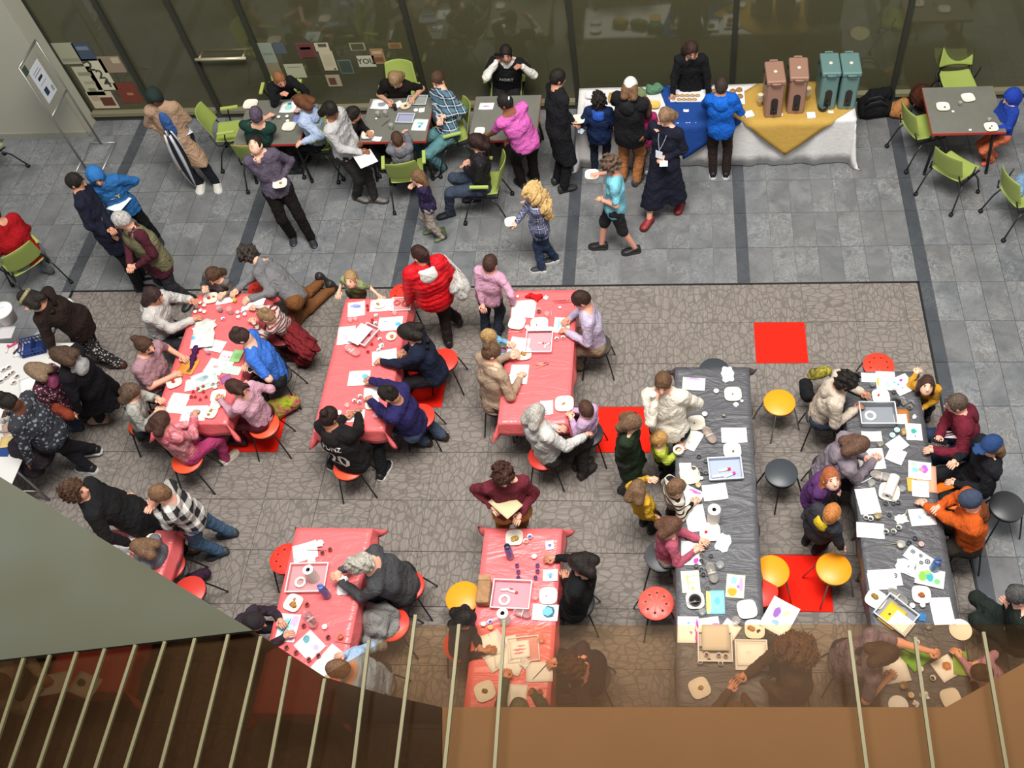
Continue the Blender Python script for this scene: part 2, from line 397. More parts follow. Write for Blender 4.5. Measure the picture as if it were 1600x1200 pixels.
# posters on the panes -------------------------------------------------
def poster(pts, c, label, blobs=(), fac=YW - .012, txt=None, group='posters taped to the glass wall'):
    q = [PY(x, y, fac) for x, y in pts]; cx = sum(v.x for v in q) / 4; cz = sum(v.z for v in q) / 4
    x0, x1 = min(v.x for v in q), max(v.x for v in q); z0, z1 = min(v.z for v in q), max(v.z for v in q)
    xa, xb = (q[0].x + q[3].x) / 2, (q[1].x + q[2].x) / 2; za, zb = (q[2].z + q[3].z) / 2, (q[0].z + q[1].z) / 2
    w, h = (xb - xa) / 2, (zb - za) / 2
    o = MB().box((-w, -.001, -h), (w, .001, h)).build('poster', mat(c, .7), None, (cx, fac, cz)); tag(o, label, 'poster', group)
    for i, (u, v, a, b, cc_) in enumerate(blobs):
        MB().box((-a * w, -.0006, -b * h), (a * w, .0006, b * h)).build('printed_panel', mat(cc_, .7), o, (u * w, -.0015, v * h))
    if txt:
        for s_, u, v, sz, tc in txt:
            me = text_mesh(s_, sz * h, .0004); t = link('lettering', me, mat(tc, .7), o, (u * w, -.003, v * h)); t.rotation_euler = (math.pi / 2, 0, 0)
    return o
poster([(80, 67), (112, 67), (132, 100), (97, 100)], '#9a9a84', 'pale green-grey poster high on the corner pane, topmost there', [(0, -.6, .8, .15, '#84866f')])
poster([(108, 67), (140, 67), (150, 95), (128, 95)], '#3f4c5c', 'dark blue poster near the top of the corner pane', [(0, .4, .7, .2, '#6b7a88')])
poster([(112, 108), (138, 100), (165, 148), (140, 150)], '#b1ae93', 'cream sheet with small map outlines beside the 24 poster', [(0, .5, .7, .12, '#86846d'), (0, -.1, .6, .1, '#98957e'), (-.2, -.6, .4, .12, '#7f7a60')])
poster([(128, 92), (160, 92), (182, 140), (152, 141)], '#c2bda2', 'cream poster with large handwritten 2 2 4 numerals', [], txt=[('2', -.5, .55, .9, '#3a3a2e'), ('2', .1, 0, .8, '#3a3a2e'), ('4', .3, -.55, .8, '#3a3a2e')])
poster([(150, 88), (188, 88), (196, 112), (165, 115)], '#8b7a66', 'brown poster with a pale corner block on the corner pane', [(.5, .5, .35, .35, '#b0a587')])
poster([(135, 143), (172, 143), (188, 168), (147, 170)], '#bdb199', 'pale notice with a dark red picture, lowest on the corner pane', [(.35, -.2, .5, .5, '#5c3322'), (-.5, .2, .3, .3, '#a89781')])
poster([(180, 130), (212, 128), (222, 160), (190, 162)], '#6d3527', 'dark red poster low beside the tan-coat woman', [(.1, -.1, .3, .12, '#a4694f')])
poster([(400, 67), (423, 67), (435, 98), (414, 98)], '#81897a', 'pale teal flyer highest beside the black-sweater woman', [(0, -.1, .7, .1, '#6d7568')])
poster([(424, 67), (442, 67), (450, 84), (432, 84)], '#4b5458', 'slate blue small flyer among the posters behind the tables')
poster([(414, 98), (434, 98), (445, 122), (424, 122)], '#7d735c', 'tan flyer just above the black-sweater woman')
poster([(459, 67), (487, 67), (496, 90), (471, 92)], '#6d3f3c', 'maroon poster with a white rim behind the grey tables', [(0, 0, .86, .86, '#5b3230'), (0, .3, .6, .15, '#7d5650')])
poster([(490, 67), (512, 67), (516, 80), (494, 80)], '#b2a88e', 'cream flyer with dark picture, top row of the middle pane', [(.1, .4, .6, .4, '#4d4a39')])
poster([(497, 80), (518, 80), (529, 110), (508, 110)], '#b3a98d', 'tall plain cream letter sheet on the middle pane', [(0, .1, .7, .6, '#a9a084'), (.6, -.85, .15, .1, '#55503d')])
poster([(443, 100), (472, 100), (481, 121), (450, 122)], '#a6a58c', 'wide pale sheet with one thin line of print', [(0, .55, .7, .06, '#83826b')])
poster([(472, 90), (496, 90), (505, 114), (484, 116)], '#45422e', 'dark olive framed poster under the maroon one', [(0, 0, .85, .85, '#39361f')])
poster([(526, 94), (547, 93), (554, 114), (534, 116)], '#5d6a5c', 'green-black square poster with a pale rim', [(0, 0, .85, .85, '#39443c')])
poster([(508, 117), (530, 117), (535, 134), (514, 136)], '#9b8f79', 'small flyer with a red-brown portrait block', [(-.2, -.1, .5, .6, '#5c3a2e')])
poster([(544, 67), (570, 67), (571, 78), (549, 80)], '#88866b', 'flyer with dark square and light rim by the pane top', [(0, 0, .8, .8, '#4a472f')])
poster([(556, 87), (584, 87), (588, 104), (562, 105)], '#aeab94', 'pale sheet lettered YOU on the middle pane', [], txt=[('YOU', 0, 0, 1.3, '#3d3c2d')])
poster([(576, 76), (598, 76), (604, 100), (584, 100)], '#8c6f50', 'orange-brown flyer beside the YOU sheet', [(0, -.4, .7, .3, '#6c4a30'), (0, .5, .7, .2, '#b09571')])
poster([(605, 67), (626, 67), (629, 76), (608, 76)], '#7b6740', 'amber flyer near the end of the middle pane', [(0, 0, .7, .7, '#6a4f2d')])

tag(MB().box((-19, -14, 10.5), (8, -5.5, 10.8)).build('shade_slab', mat('#8b8578', .9)), None, None, kind='structure')  # unseen slab above the gallery, added to shade the ledge and near tables
# gallery in front of the camera: soffit, timber ledge, plus added brown glass and strips imitating a reflection
ZG = 5.6
def slab(pts, z, t, m, name, kind='structure'):
    q = [P(x, y, z) for x, y in pts]; a = sum(q[i].x * q[(i + 1) % len(q)].y - q[(i + 1) % len(q)].x * q[i].y for i in range(len(q)))
    if a < 0: q.reverse()
    o = MB().prism([(v.x, v.y) for v in q], z - t, z).build(name, m); return tag(o, None, None, kind=kind)
def tint(nm, a, op, tc):
    n = NT(nm); tr = n.n('ShaderNodeBsdfTransparent'); tr.inputs[0].default_value = lin(tc)
    d = n.n('ShaderNodeBsdfDiffuse'); d.inputs[0].default_value = lin(a); mx_ = n.n('ShaderNodeMixShader')
    g = n.n('ShaderNodeBsdfGlossy'); g.inputs['Roughness'].default_value = .2; g.inputs[0].default_value = (.5, .45, .4, 1)
    mx_.inputs[0].default_value = op
    m3 = n.n('ShaderNodeMixShader'); m3.inputs[0].default_value = .002
    n.l(tr.outputs[0], mx_.inputs[1]); n.l(d.outputs[0], mx_.inputs[2]); n.l(mx_.outputs[0], m3.inputs[1]); n.l(g.outputs[0], m3.inputs[2]); n.l(m3.outputs[0], n.out.inputs[0])
    return n.m, mx_, n
soff = NT('painted soffit'); n_ = soff; pz = n_.noise(n_.pos(), .9, 3)
n_.l(n_.mix(n_.ramp(pz, [(.35, (0, 0, 0, 1)), (.65, (1, 1, 1, 1))]), lin('#4e5249'), lin('#474536')), n_.b.inputs['Base Color']); n_.b.inputs['Roughness'].default_value = .9; n_.b.inputs['Specular IOR Level'].default_value = .03
slab([(-400, 502), (0, 745), (395, 985), (0, 1031), (-400, 1078)], ZG, .02, soff.m, 'trim_30')
mt, mxn, nn = tint('reflection haze glass', '#46301a', .25, '#f7e8d4')  # brown haze of a reflection put into the glass colour
sp_ = nn.n('ShaderNodeSeparateXYZ'); nn.l(nn.pos(), sp_.inputs[0])
ya, yb = P(900, 975, ZG - .1).y, P(900, 1110, ZG - .1).y
mrg = nn.n('ShaderNodeMapRange'); nn.l(sp_.outputs[1], mrg.inputs[0]); mrg.inputs[1].default_value = ya; mrg.inputs[2].default_value = yb; mrg.inputs[3].default_value = .03; mrg.inputs[4].default_value = .42
nn.l(mrg.outputs[0], mxn.inputs[0])  # opacity rises towards the ledge, imitating the thickening reflection
slab([(640, 977), (1800, 975), (1800, 1130), (500, 1130), (500, 1060)], ZG - .1, .012, mt, 'window_20')
md_, _, _ = tint('dark reflection haze glass', '#291c10', .70, '#e0c8ac')  # darker pane, its brown standing in for the denser reflection
slab([(-400, 1078), (0, 1031), (395, 985), (508, 1058), (600, 1085), (690, 1105), (690, 1330), (-400, 1330)], ZG - .04, .012, md_, 'window_21')
led = NT('timber ledge'); pz = led.noise(led.pos(), 2, 3)
led.l(led.mix(pz, lin('#6c4e32'), lin('#5e442b')), led.b.inputs['Base Color']); led.b.inputs['Roughness'].default_value = .9; led.b.inputs['Specular IOR Level'].default_value = .03
slab([(690, 1105), (1478, 1105), (1600, 1036), (1800, 930), (1800, 1330), (690, 1330)], ZG - .05, .05, led.m, 'trim_31')
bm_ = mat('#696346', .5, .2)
def reflection_strip(x0, y0, x1, y1, i, z=ZG + .03):  # added strip imitating one pale stripe reflected in the glass
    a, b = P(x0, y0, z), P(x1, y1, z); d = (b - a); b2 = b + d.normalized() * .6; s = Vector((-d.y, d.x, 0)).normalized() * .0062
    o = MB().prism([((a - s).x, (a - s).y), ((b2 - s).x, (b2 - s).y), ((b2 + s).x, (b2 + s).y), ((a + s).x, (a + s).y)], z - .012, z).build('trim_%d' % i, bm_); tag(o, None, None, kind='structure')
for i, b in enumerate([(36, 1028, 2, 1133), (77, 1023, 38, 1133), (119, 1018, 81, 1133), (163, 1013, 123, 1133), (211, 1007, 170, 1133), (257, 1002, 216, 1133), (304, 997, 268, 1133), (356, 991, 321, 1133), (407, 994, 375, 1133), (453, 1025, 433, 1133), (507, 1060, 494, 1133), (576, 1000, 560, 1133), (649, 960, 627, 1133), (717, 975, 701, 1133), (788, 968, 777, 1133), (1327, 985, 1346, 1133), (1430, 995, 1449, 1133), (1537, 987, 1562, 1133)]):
    reflection_strip(*b, 40 + i)
# ================================================================ PEOPLE ENGINE
def V3(*a): return np.array(a, np.float32)
def nrm(v): v = np.asarray(v, np.float32); return v / (np.linalg.norm(v) + 1e-9)
class Field:
    """smooth union of tapered capsules and ellipsoids on a grid, meshed with surface nets"""
    def __init__(s, h): s.h = h; s.pr = []; s.cut = []
    def cap(s, a, b, ra, rb=None, k=.03): s.pr.append(('c', V3(*a), V3(*b), ra, rb if rb is not None else ra, k)); return s
    def ell(s, c, r, R=None, k=.02): s.pr.append(('e', V3(*c), V3(*r), R, 0, k)); return s
    def plane(s, c, n): s.pr.append(('p', V3(*c), nrm(n), 0, 0, 0)); return s
    def sub(s, c, r, R=None): s.cut.append((V3(*c), V3(*r), R)); return s
    @staticmethod
    def _ell(p, c, r, R):
        q = p - c
        if R is not None: q = q @ R
        k0 = np.sqrt(((q / r) ** 2).sum(-1)); k1 = np.sqrt(((q / (r * r)) ** 2).sum(-1)) + 1e-6
        return k0 * (k0 - 1) / k1
    def mesh(s, amp=0, freq=14, seed=0, fn=None):
        h = s.h; lo = np.full(3, 1e9, np.float32); hi = -lo
        bx = []
        for t, a, b, r, r2, k in s.pr:
            if t == 'p': bx.append((a, a)); continue
            if t == 'c': m = max(r, r2); l, u = np.minimum(a, b) - m, np.maximum(a, b) + m
            else: m = max(b); l, u = a - m, a + m
            bx.append((l - k - 2 * h - amp, u + k + 2 * h + amp)); lo = np.minimum(lo, l); hi = np.maximum(hi, u)
        lo -= 3 * h + amp; hi += 3 * h + amp
        n = np.ceil((hi - lo) / h).astype(int) + 1
        F = np.full(n, .5, np.float32)
        ax = [lo[i] + h * np.arange(n[i], dtype=np.float32) for i in range(3)]
        for (t, a, b, r, r2, k), (l, u) in zip(s.pr, bx):
            if t == 'p':
                d = (ax[0][:, None, None] - a[0]) * b[0] + (ax[1][None, :, None] - a[1]) * b[1] + (ax[2][None, None, :] - a[2]) * b[2]; F = np.maximum(F, d); continue
            i0 = np.clip(((l - lo) / h).astype(int), 0, n - 1); i1 = np.clip(((u - lo) / h).astype(int) + 2, 1, n)
            sl = tuple(slice(i0[i], i1[i]) for i in range(3))
            g = np.stack(np.meshgrid(ax[0][sl[0]], ax[1][sl[1]], ax[2][sl[2]], indexing='ij'), -1)
            if t == 'c':
                ba = b - a; bb = float(ba @ ba) + 1e-9; tt = np.clip(((g - a) @ ba) / bb, 0, 1)
                d = np.sqrt(((g - a - tt[..., None] * ba) ** 2).sum(-1)) - (r + (r2 - r) * tt)
            else: d = s._ell(g, a, b, r)
            f = F[sl]; hh = np.clip(.5 + .5 * (f - d) / k, 0, 1)
            F[sl] = f * (1 - hh) + d * hh - k * hh * (1 - hh)
        if s.cut or amp or fn:
            g = np.stack(np.meshgrid(*ax, indexing='ij'), -1)
            if amp:
                rs = np.random.default_rng(seed)
                for q in range(3):
                    w_ = rs.normal(size=3).astype(np.float32) * freq * (1 + .5 * q); F += amp / 2 * np.sin(g @ w_ + rs.uniform(0, 6) + 1.5 * np.sin(g @ (w_[::-1] * .6)))
            if fn: F = fn(F, g)
            for c, r, R in s.cut: F = np.maximum(F, -s._ell(g, c, r, R))
        return snets(F, lo, h)
def snets(F, lo, h):
    S_ = F < 0; n = F.shape; N = (n[0], n[1], n[2]); strd = np.array([N[1] * N[2], N[2], 1])
    cells = []; pts = []; quads = []
    for ax in range(3):
        a = [slice(None)] * 3; b = [slice(None)] * 3; a[ax] = slice(0, -1); b[ax] = slice(1, None)
        m = S_[tuple(a)] != S_[tuple(b)]
        u, v = [(1, 2), (2, 0), (0, 1)][ax]
        idx = np.argwhere(m)
        idx = idx[(idx[:, u] > 0) & (idx[:, v] > 0) & (idx[:, u] < n[u] - 1) & (idx[:, v] < n[v] - 1)]
        if not len(idx): continue
        j = idx.copy(); j[:, ax] += 1
        f0 = F[idx[:, 0], idx[:, 1], idx[:, 2]]; f1 = F[j[:, 0], j[:, 1], j[:, 2]]
        p = idx.astype(np.float32); p[:, ax] += f0 / (f0 - f1)
        c = idx @ strd; cu, cv = c - strd[u], c - strd[v]; cuv = cu - strd[v]
        q = np.stack([c, cu, cuv, cv], 1); ins = f0 < 0
        q[~ins] = q[~ins][:, ::-1]
        quads.append(q)
        for cc_ in (c, cu, cv, cuv): cells.append(cc_); pts.append(p)
    cells = np.concatenate(cells); pts = np.concatenate(pts); quads = np.concatenate(quads)
    uq, inv = np.unique(cells, return_inverse=True)
    cnt = np.bincount(inv, minlength=len(uq)).astype(np.float32)
    V = np.stack([np.bincount(inv, pts[:, i], len(uq)) / cnt for i in range(3)], 1) * h + lo
    Fq = np.searchsorted(uq, quads)
    return V.astype(np.float32), Fq
def ik(a, t, l1, l2, pole):
    a, t = np.array(a, float), np.array(t, float); d = t - a; L = np.linalg.norm(d)
    m = (l1 + l2) * .995
    if L > m: d *= m / L; t = a + d; L = m
    if L < .08: L = .08
    u = d / L; x = (l1 * l1 - l2 * l2 + L * L) / (2 * L); y = math.sqrt(max(l1 * l1 - x * x, 0))
    p = np.array(pole, float); p -= u * (p @ u); p /= np.linalg.norm(p) + 1e-9
    return a + u * x + p * y, t
def ray_sphere(px, c, r, up=True):
    d = np.array(RC @ Vector((px[0] - CX, -(px[1] - CY), -FPX))); d /= np.linalg.norm(d); o = np.array(CP) - c
    b = o @ d; q = b * b - (o @ o - r * r)
    t = -b - math.sqrt(q) if q > 0 else -b
    return np.array(CP) + d * t
def shoe_mesh(L, w, hgt):
    """shoe pointing along +x with sole at z=0, heel at -.28L"""
    b = MB(); sec = [(-.30, .55, .75), (-.26, .85, 1.0), (-.12, .92, 1.05), (.05, .9, .95), (.25, 1.0, .68), (.45, 1.05, .55), (.6, .85, .48), (.7, .45, .36)]
    n = 10; vs = []
    for x, ww, hh in sec:
        for j in range(n):
            a = 2 * math.pi * j / n; vs.append((x * L, ww * w / 2 * math.cos(a), max(.004, hgt * hh * (.5 + .5 * math.sin(a)))))
    fs = [(i * n + j, (i + 1) * n + j, (i + 1) * n + (j + 1) % n, i * n + (j + 1) % n) for i in range(len(sec) - 1) for j in range(n)]
    fs += [tuple(range(n)), tuple((len(sec) - 1) * n + j for j in reversed(range(n)))]
    b.add(vs, fs); s = MB()
    pts = [(-.32, .5), (-.2, .98), (.05, .95), (.3, 1.08), (.5, 1.1), (.65, .85), (.73, .3)]
    s.prism([(x * L, -ww * w / 2) for x, ww in pts] + [(x * L, ww * w / 2) for x, ww in reversed(pts)], -.004, hgt * .26)
    return b.me('shoe', True), s.me('sole')
_sh = {}
NPEOPLE = [0]
def person(label, head, base, pose='stand', face=270, look=None, pitch=-25, s=1.0, hl=None, hr=None, feet=None, hip=None, knees=None,
           top=('#888888',), kind='shirt', sleeve=1.0, hem=0.0, bot=('#222222',), bkind='trousers', legs=1.0, shoe='#222222', sole=None,
           hair='short', hc=('#2b211b', '#3d3028'), sk='#d9a98c', w=1.0, hood=None, puff=0, seat=.46, sides=None, lean=None, curl=.5, extra=None, apr=None, vneck=None):
    NPEOPLE[0] += 1; sd = NPEOPLE[0]
    hs = .72 + .28 * s
    f = V3(math.cos(math.radians(face)), math.sin(math.radians(face)), 0); l = V3(-f[1], f[0], 0); Z = V3(0, 0, 1)
    a2 = lambda p: np.array(p, float)
    # pelvis and head
    if pose == 'stand':
        F0 = a2(P(*base, .03)); hz = 1.62 * s
        if hip is None:
            H0 = a2(P(*head, hz)); dxy = (H0 - F0)[:2]; L_ = np.linalg.norm(dxy)
            if L_ > .35: F0[:2] = H0[:2] - dxy / L_ * .35
            Pv = np.array([F0[0] * .55 + H0[0] * .45, F0[1] * .55 + H0[1] * .45, .92 * s])
        else: Pv = a2(P(*hip, .90 * s))
        Hd = ray_sphere(head, Pv, .70 * s)
    else:
        pz = {'sit': seat + .09 * (s + .3) / 1.3, 'kneel': .50 * s}[pose]
        Pv = a2(P(*base, pz)); Hd = ray_sphere(head, Pv, .70 * s)
    if lean: Hd = Hd + np.array(lean)
    u = nrm(Hd - Pv)
    l2 = nrm(np.cross(np.cross(u, l) if False else l, u)); fr = nrm(np.cross(l, u)); l = nrm(np.cross(u, fr)) if abs(u @ l) > .02 else l
    root = empty('person', (Pv[0], Pv[1], 0), label, 'person'); O = np.array([Pv[0], Pv[1], 0.0], float)
    Pv = Pv - O; Hd = Hd - O
    tl = lambda t, off=0: Pv + (Hd - Pv) * t + fr * off
    Nk = tl(.77, -.025 * s); Sh = {1: tl(.705, -.012) + l * .165 * s * w ** .5, -1: tl(.705, -.012) - l * .165 * s * w ** .5}
    Cb = tl(.45, -.02 * s)
    # arms
    WR = {}; EL = {}
    for sg, ht in ((1, hl), (-1, hr)):
        if ht is None:
            if pose == 'stand': T = Sh[sg] + l * sg * .10 * s - Z * .50 * s + fr * .10 * s
            else: T = Pv + f * .30 * s + l * sg * .10 * s + Z * .16
        elif len(ht) == 3: T = a2(P(*ht)) - O
        EL[sg], WR[sg] = ik(Sh[sg], T, .275 * s, .25 * s, l * sg * .5 - fr * .3 - Z * .8)
    # legs
    KN = {}; AN = {}; HP = {sg: Pv + l * sg * .088 * s * w ** .5 - u * .02 for sg in (1, -1)}
    for sg in (1, -1):
        if pose == 'kneel':
            if knees: KN[sg] = a2(P(*knees[(1 - sg) // 2], .09)) - O
            else: KN[sg] = np.append((HP[sg] + f * .30 * s + l * sg * .05)[:2], .07)
            if feet: AN[sg] = a2(P(*feet[(1 - sg) // 2], .09)) - O
            else: AN[sg] = np.append((KN[sg] - f * .40 * s)[:2], .08)
            continue
        if feet: T = a2(P(*feet[(1 - sg) // 2], .07 * s)) - O; T[2] = .08 * s
        elif pose == 'stand': T = np.append((F0 - O + l * sg * .10 * s)[:2], .08 * s)
        else: T = np.append((HP[sg] + f * .44 * s + l * sg * .06)[:2], max(.08 * s, seat - .42 * s))
        KN[sg], AN[sg] = ik(HP[sg], T, .425 * s, .42 * s, f + Z * (.15 if pose == 'stand' else 1.2) + l * sg * .15)
    # ---- body
    yaw = math.radians(face if look is None else look); pt = math.radians(pitch)
    hf = V3(math.cos(yaw) * math.cos(pt), math.sin(yaw) * math.cos(pt), math.sin(pt)); hl_ = nrm(np.cross(Z, hf)); hu = nrm(np.cross(hf, hl_))
    R = np.stack([hl_, hf, hu], 1).astype(np.float32)      # columns: side, front, up
    hp = lambda a, b, c: Hd + hs * (hl_ * a + hf * b + hu * c)
    B = Field(.017 if s > .8 else .0148)
    B.ell(Hd, (.074 * hs, .092 * hs, .108 * hs), R).ell(hp(0, .025, -.055), (.055 * hs, .062 * hs, .062 * hs), R, .03)
    B.cap(hp(0, .088, .005), hp(0, .108, -.022), .012 * hs, .016 * hs, .012)
    for sg in (1, -1): B.ell(hp(.078 * sg, -.005, -.01), (.012 * hs, .02 * hs, .032 * hs), R, .012)
    B.cap(Nk, Hd - hu * .05 * hs - hf * .01, .056 * s, .05 * hs, .03)
    for sg in (1, -1):
        B.cap(tl(.02) + l * sg * .06 * s * w, Cb + l * sg * .065 * s * w, .098 * s * w, .088 * s * w, .06)
        B.cap(Cb + l * sg * .06 * s * w, tl(.66, -.01) + l * sg * .075 * s, .092 * s * w, .074 * s, .06)
        B.cap(Nk, Sh[sg], .06 * s, .052 * s, .05)
        B.cap(Sh[sg], EL[sg], .05 * s * w ** .5, .040 * s, .03).cap(EL[sg], WR[sg], .040 * s, .027 * s, .02)
        B.cap(HP[sg], KN[sg], .085 * s * w ** .5, .056 * s, .05).cap(KN[sg], AN[sg], .056 * s, .038 * s, .03)
        fd = hand_dir(WR[sg] - EL[sg]); B.cap(WR[sg], WR[sg] + fd * .05 * hs, .024 * hs, .03 * hs, .02)
        if pose != 'kneel': B.cap(AN[sg] - Z * .03 * s, AN[sg] + f * .09 * s - Z * .05 * s, .030 * s, .022 * s, .02)
    V, Fq = B.mesh(); mi = np.zeros(len(Fq), np.int32)
    me = mesh_np('body', V, Fq); M = MB(); M.V = [tuple(v) for v in V]; M.F = [tuple(q) for q in Fq]; M.M = [0] * len(Fq)
    for sg in (1, -1):                                       # fingers and thumb, rooted in the palm
        d = hand_dir(WR[sg] - EL[sg]); nz = nrm(Z - d * (Z @ d)) if abs(d @ Z) < .9 else fr; sdv = nrm(np.cross(d, nz))
        p0 = WR[sg] + d * .058 * hs
        for i, (o_, ln) in enumerate(((-.030, .062), (-.010, .074), (.010, .070), (.029, .056))):
            a = p0 + sdv * o_ * hs; b = a + (d * .55 + sdv * o_ * 2) * ln * .6 * hs - nz * .012 * curl; c = b + (d * (1 - .5 * curl)) * ln * .35 * hs - nz * .030 * curl * hs; e = c + d * .016 * hs - nz * .02 * curl * hs
            M.tube([a, b, c, e], [.0115 * hs, .0105 * hs, .0095 * hs, .007 * hs], 6)
        ts = 1 if sg > 0 else -1; a = WR[sg] + d * .02 * hs + sdv * ts * .022 * hs
        M.tube([a, a + (d * .5 + sdv * ts * .75) * .032 * hs, a + (d * .5 + sdv * ts * .75) * .034 * hs + d * .03 * hs], [.014 * hs, .012 * hs, .009 * hs], 6)
    M.mi = 1; Rm = Matrix([list(map(float, r)) for r in R])
    for sg in (1, -1): M.ell(hp(.032 * sg, .081, .012), (.0115 * hs, .006 * hs, .0065 * hs), Rm, 8, 5)
    M.mi = 2
    for sg in (1, -1): M.ell(hp(.033 * sg, .084, .033), (.019 * hs, .006 * hs, .0035 * hs), Rm, 8, 4)
    M.mi = 3; M.ell(hp(0, .086, -.052), (.021 * hs, .008 * hs, .006 * hs), Rm, 8, 5)
    bo = M.build('body', [skin(sk), mat('#241a14', .3), mat(hc[0], .8), mat('#a85d50', .5)], root, smooth=True)
    # ---- top
    T = Field(.019 if s > .8 else .0165); g = .013 + (.010 if puff else 0) + (.006 if kind in ('coat', 'hoodie', 'jacket') else 0); wt = w * .94
    for sg in (1, -1):
        T.cap(tl(.0 - (.06 if hem == 0 else 0)) + l * sg * .06 * s * w, Cb + l * sg * .062 * s * w, .108 * s * wt + g, .095 * s * wt + g, .06)
        T.cap(Cb + l * sg * .058 * s * w, tl(.65, -.01) + l * sg * .078 * s, .10 * s * wt + g, .076 * s + g, .06)
    if hem:
        for sg in (1, -1):
            if pose == 'stand':
                dr = kind == 'dress'
                T.cap(Pv + l * sg * .06 * s, Pv + l * sg * .075 * s * (1 + hem * .5) - Z * (hem * s + .06) + (KN[sg] - HP[sg]) * np.array([1, 1, 0]) * min(1, hem / .42), .112 * s * wt + g, (.10 + (.075 if dr else .02) * hem) * s * wt + g, .07)
            else: T.cap(HP[sg], HP[sg] + (KN[sg] - HP[sg]) * min(1.0, hem * 2), .095 * s + g, .085 * s + g, .05)
        if pose == 'stand':
            T.cap(Pv, Pv - Z * (hem * s + .05), .11 * s * wt, .11 * s * wt, .08); T.plane(Pv - Z * (hem * s + .03), -Z)
        elif pose == 'sit': T.cap(Pv - f * .04, Pv - f * .07 - Z * min(hem, seat - .2), .10 * s, .10 * s, .05)
    else: T.plane(Pv - u * .085 * s, -u)
    for sg in (1, -1):
        T.cap(tl(.74, -.02), Sh[sg], .060 * s + g, .052 * s + g, .05)
        if vneck is None and sg == 1: T.cap(tl(.70, -.015), Nk + (Hd - Nk) * .18, .066 * s + g, .052 * s + g * .7, .03)
        if sleeve > 0:
            e = EL[sg] if sleeve >= .5 else Sh[sg] + (EL[sg] - Sh[sg]) * (sleeve / .5 * .85)
            T.cap(Sh[sg], e, .050 * s * w ** .5 + g, .041 * s + g, .03)
            if sleeve > .5: T.cap(EL[sg], EL[sg] + (WR[sg] - EL[sg]) * min(.97, (sleeve - .5) * 2), .042 * s + g * .9, .030 * s + g * .8, .02)
    fn = None
    if puff:
        def fn(F_, g_, u=u, Pv=Pv):
            t_ = (g_ - Pv.astype(np.float32)) @ u.astype(np.float32); return F_ - .015 * np.abs(np.sin(t_ * math.pi / .075)) + .008
    V, Fq = T.mesh(amp=.0075 if not puff else .002, freq=26, seed=sd, fn=fn)
    tm = cloth(*top) if isinstance(top, tuple) else top
    tp = link(kind, mesh_np(kind, V, Fq), tm, root)
    # ---- bottoms
    if bkind:
        D = Field(.0195 if s > .8 else .0155); gg = .012
        D.cap(HP[1], HP[-1], .108 * s * w, None, .05)
        for sg in (1, -1):
            kk = KN[sg] if legs > .5 else HP[sg] + (KN[sg] - HP[sg]) * legs * 2 * .9
            D.cap(HP[sg], kk, .088 * s * w ** .5 + gg, (.06 + (.02 if legs <= .5 else 0)) * s + gg, .05)
            if legs > .5: D.cap(KN[sg], KN[sg] + (AN[sg] - KN[sg]) * min(1, (legs - .5) * 2), .06 * s + gg, .05 * s + gg, .03)
        V, Fq = D.mesh(amp=.006, freq=30, seed=sd + 50)
        link(bkind, mesh_np(bkind, V, Fq), cloth(*bot), root)
    # ---- shoes
    if shoe:
        k = round(s, 2)
        if k not in _sh: _sh[k] = shoe_mesh(.265 * s, .108 * s, .105 * s)
        for sg in (1, -1):
            d = (AN[sg] - KN[sg]) if pose == 'kneel' else f + l * sg * .12
            yw_ = math.atan2(d[1], d[0]); me2 = _sh[k][0].copy(); me2.materials.append(mat(shoe, .5)); o = bpy.data.objects.new('shoe', me2); COL.objects.link(o); o.parent = root
            o.location = (AN[sg][0], AN[sg][1], max(.004, AN[sg][2] - .08 * s)); o.rotation_euler = (0, 0, yw_)
            if pose == 'kneel': o.rotation_euler = (0, math.radians(55), yw_); o.location = (AN[sg][0], AN[sg][1], .11)
            if sole:
                m3 = _sh[k][1].copy(); m3.materials.append(mat(sole, .6)); o2 = bpy.data.objects.new('sole', m3); COL.objects.link(o2); o2.parent = o
    # ---- hair / hats
    Hh = Field(.0125)
    hm = cloth(hc[0], 'hair', hc[1], None, 1.0, .55, .8)
    def dome(e=0, lift=.012):
        Hh.ell(hp(0, -.012, lift), ((.083 + e) * hs, (.101 + e) * hs, (.112 + e) * hs), R, .02)
        Hh.sub(hp(0, .115, -.045), (.09 * hs, .085 * hs, .098 * hs), R)
        Hh.sub(hp(0, .02, -.16), (.12 * hs, .10 * hs, .10 * hs), R)
    amp = .003
    if hair in ('short', 'curly', 'bun', 'pony', 'long', 'braids', 'bob', 'bigcurl', 'bald', 'cap', 'band'):
        if hair == 'curly': dome(.014, .02); amp = .012
        elif hair == 'bigcurl': dome(.04, .02); Hh.ell(hp(0, -.05, -.05), (.14 * hs, .13 * hs, .15 * hs), R, .04); amp = .016
        elif hair == 'bald': dome(-.003, .0)
        else: dome(.002)
        back = -f if abs(hf @ f) > .3 else -hf
        if hair in ('long', 'bob', 'cap', 'band') or hair == 'longcurl':
            ln = .26 if hair in ('long', 'band') else (.07 if hair == 'bob' else .16)
            if hair == 'cap' and extra == 'short': ln = .02
            ed = tl(.70, -.11 * s)
            for q in (-.045, .045):
                Hh.cap(hp(q * 1.1, -.05, -.01), hp(q * 1.3, -.065, -.10), .055 * hs, .05 * hs, .03)
                if ln > .05: Hh.cap(hp(q * 1.3, -.065, -.10), (ed + l * q) * .9 + hp(q, -.065, -.1) * .1 - u * max(0, ln - .2), .045 * hs, .03 * hs, .03)
            if hair == 'long':
                for sg in (1, -1): Hh.cap(hp(.07 * sg, -.01, -.02), hp(.072 * sg, .0, -.14), .028 * hs, .022 * hs, .02)
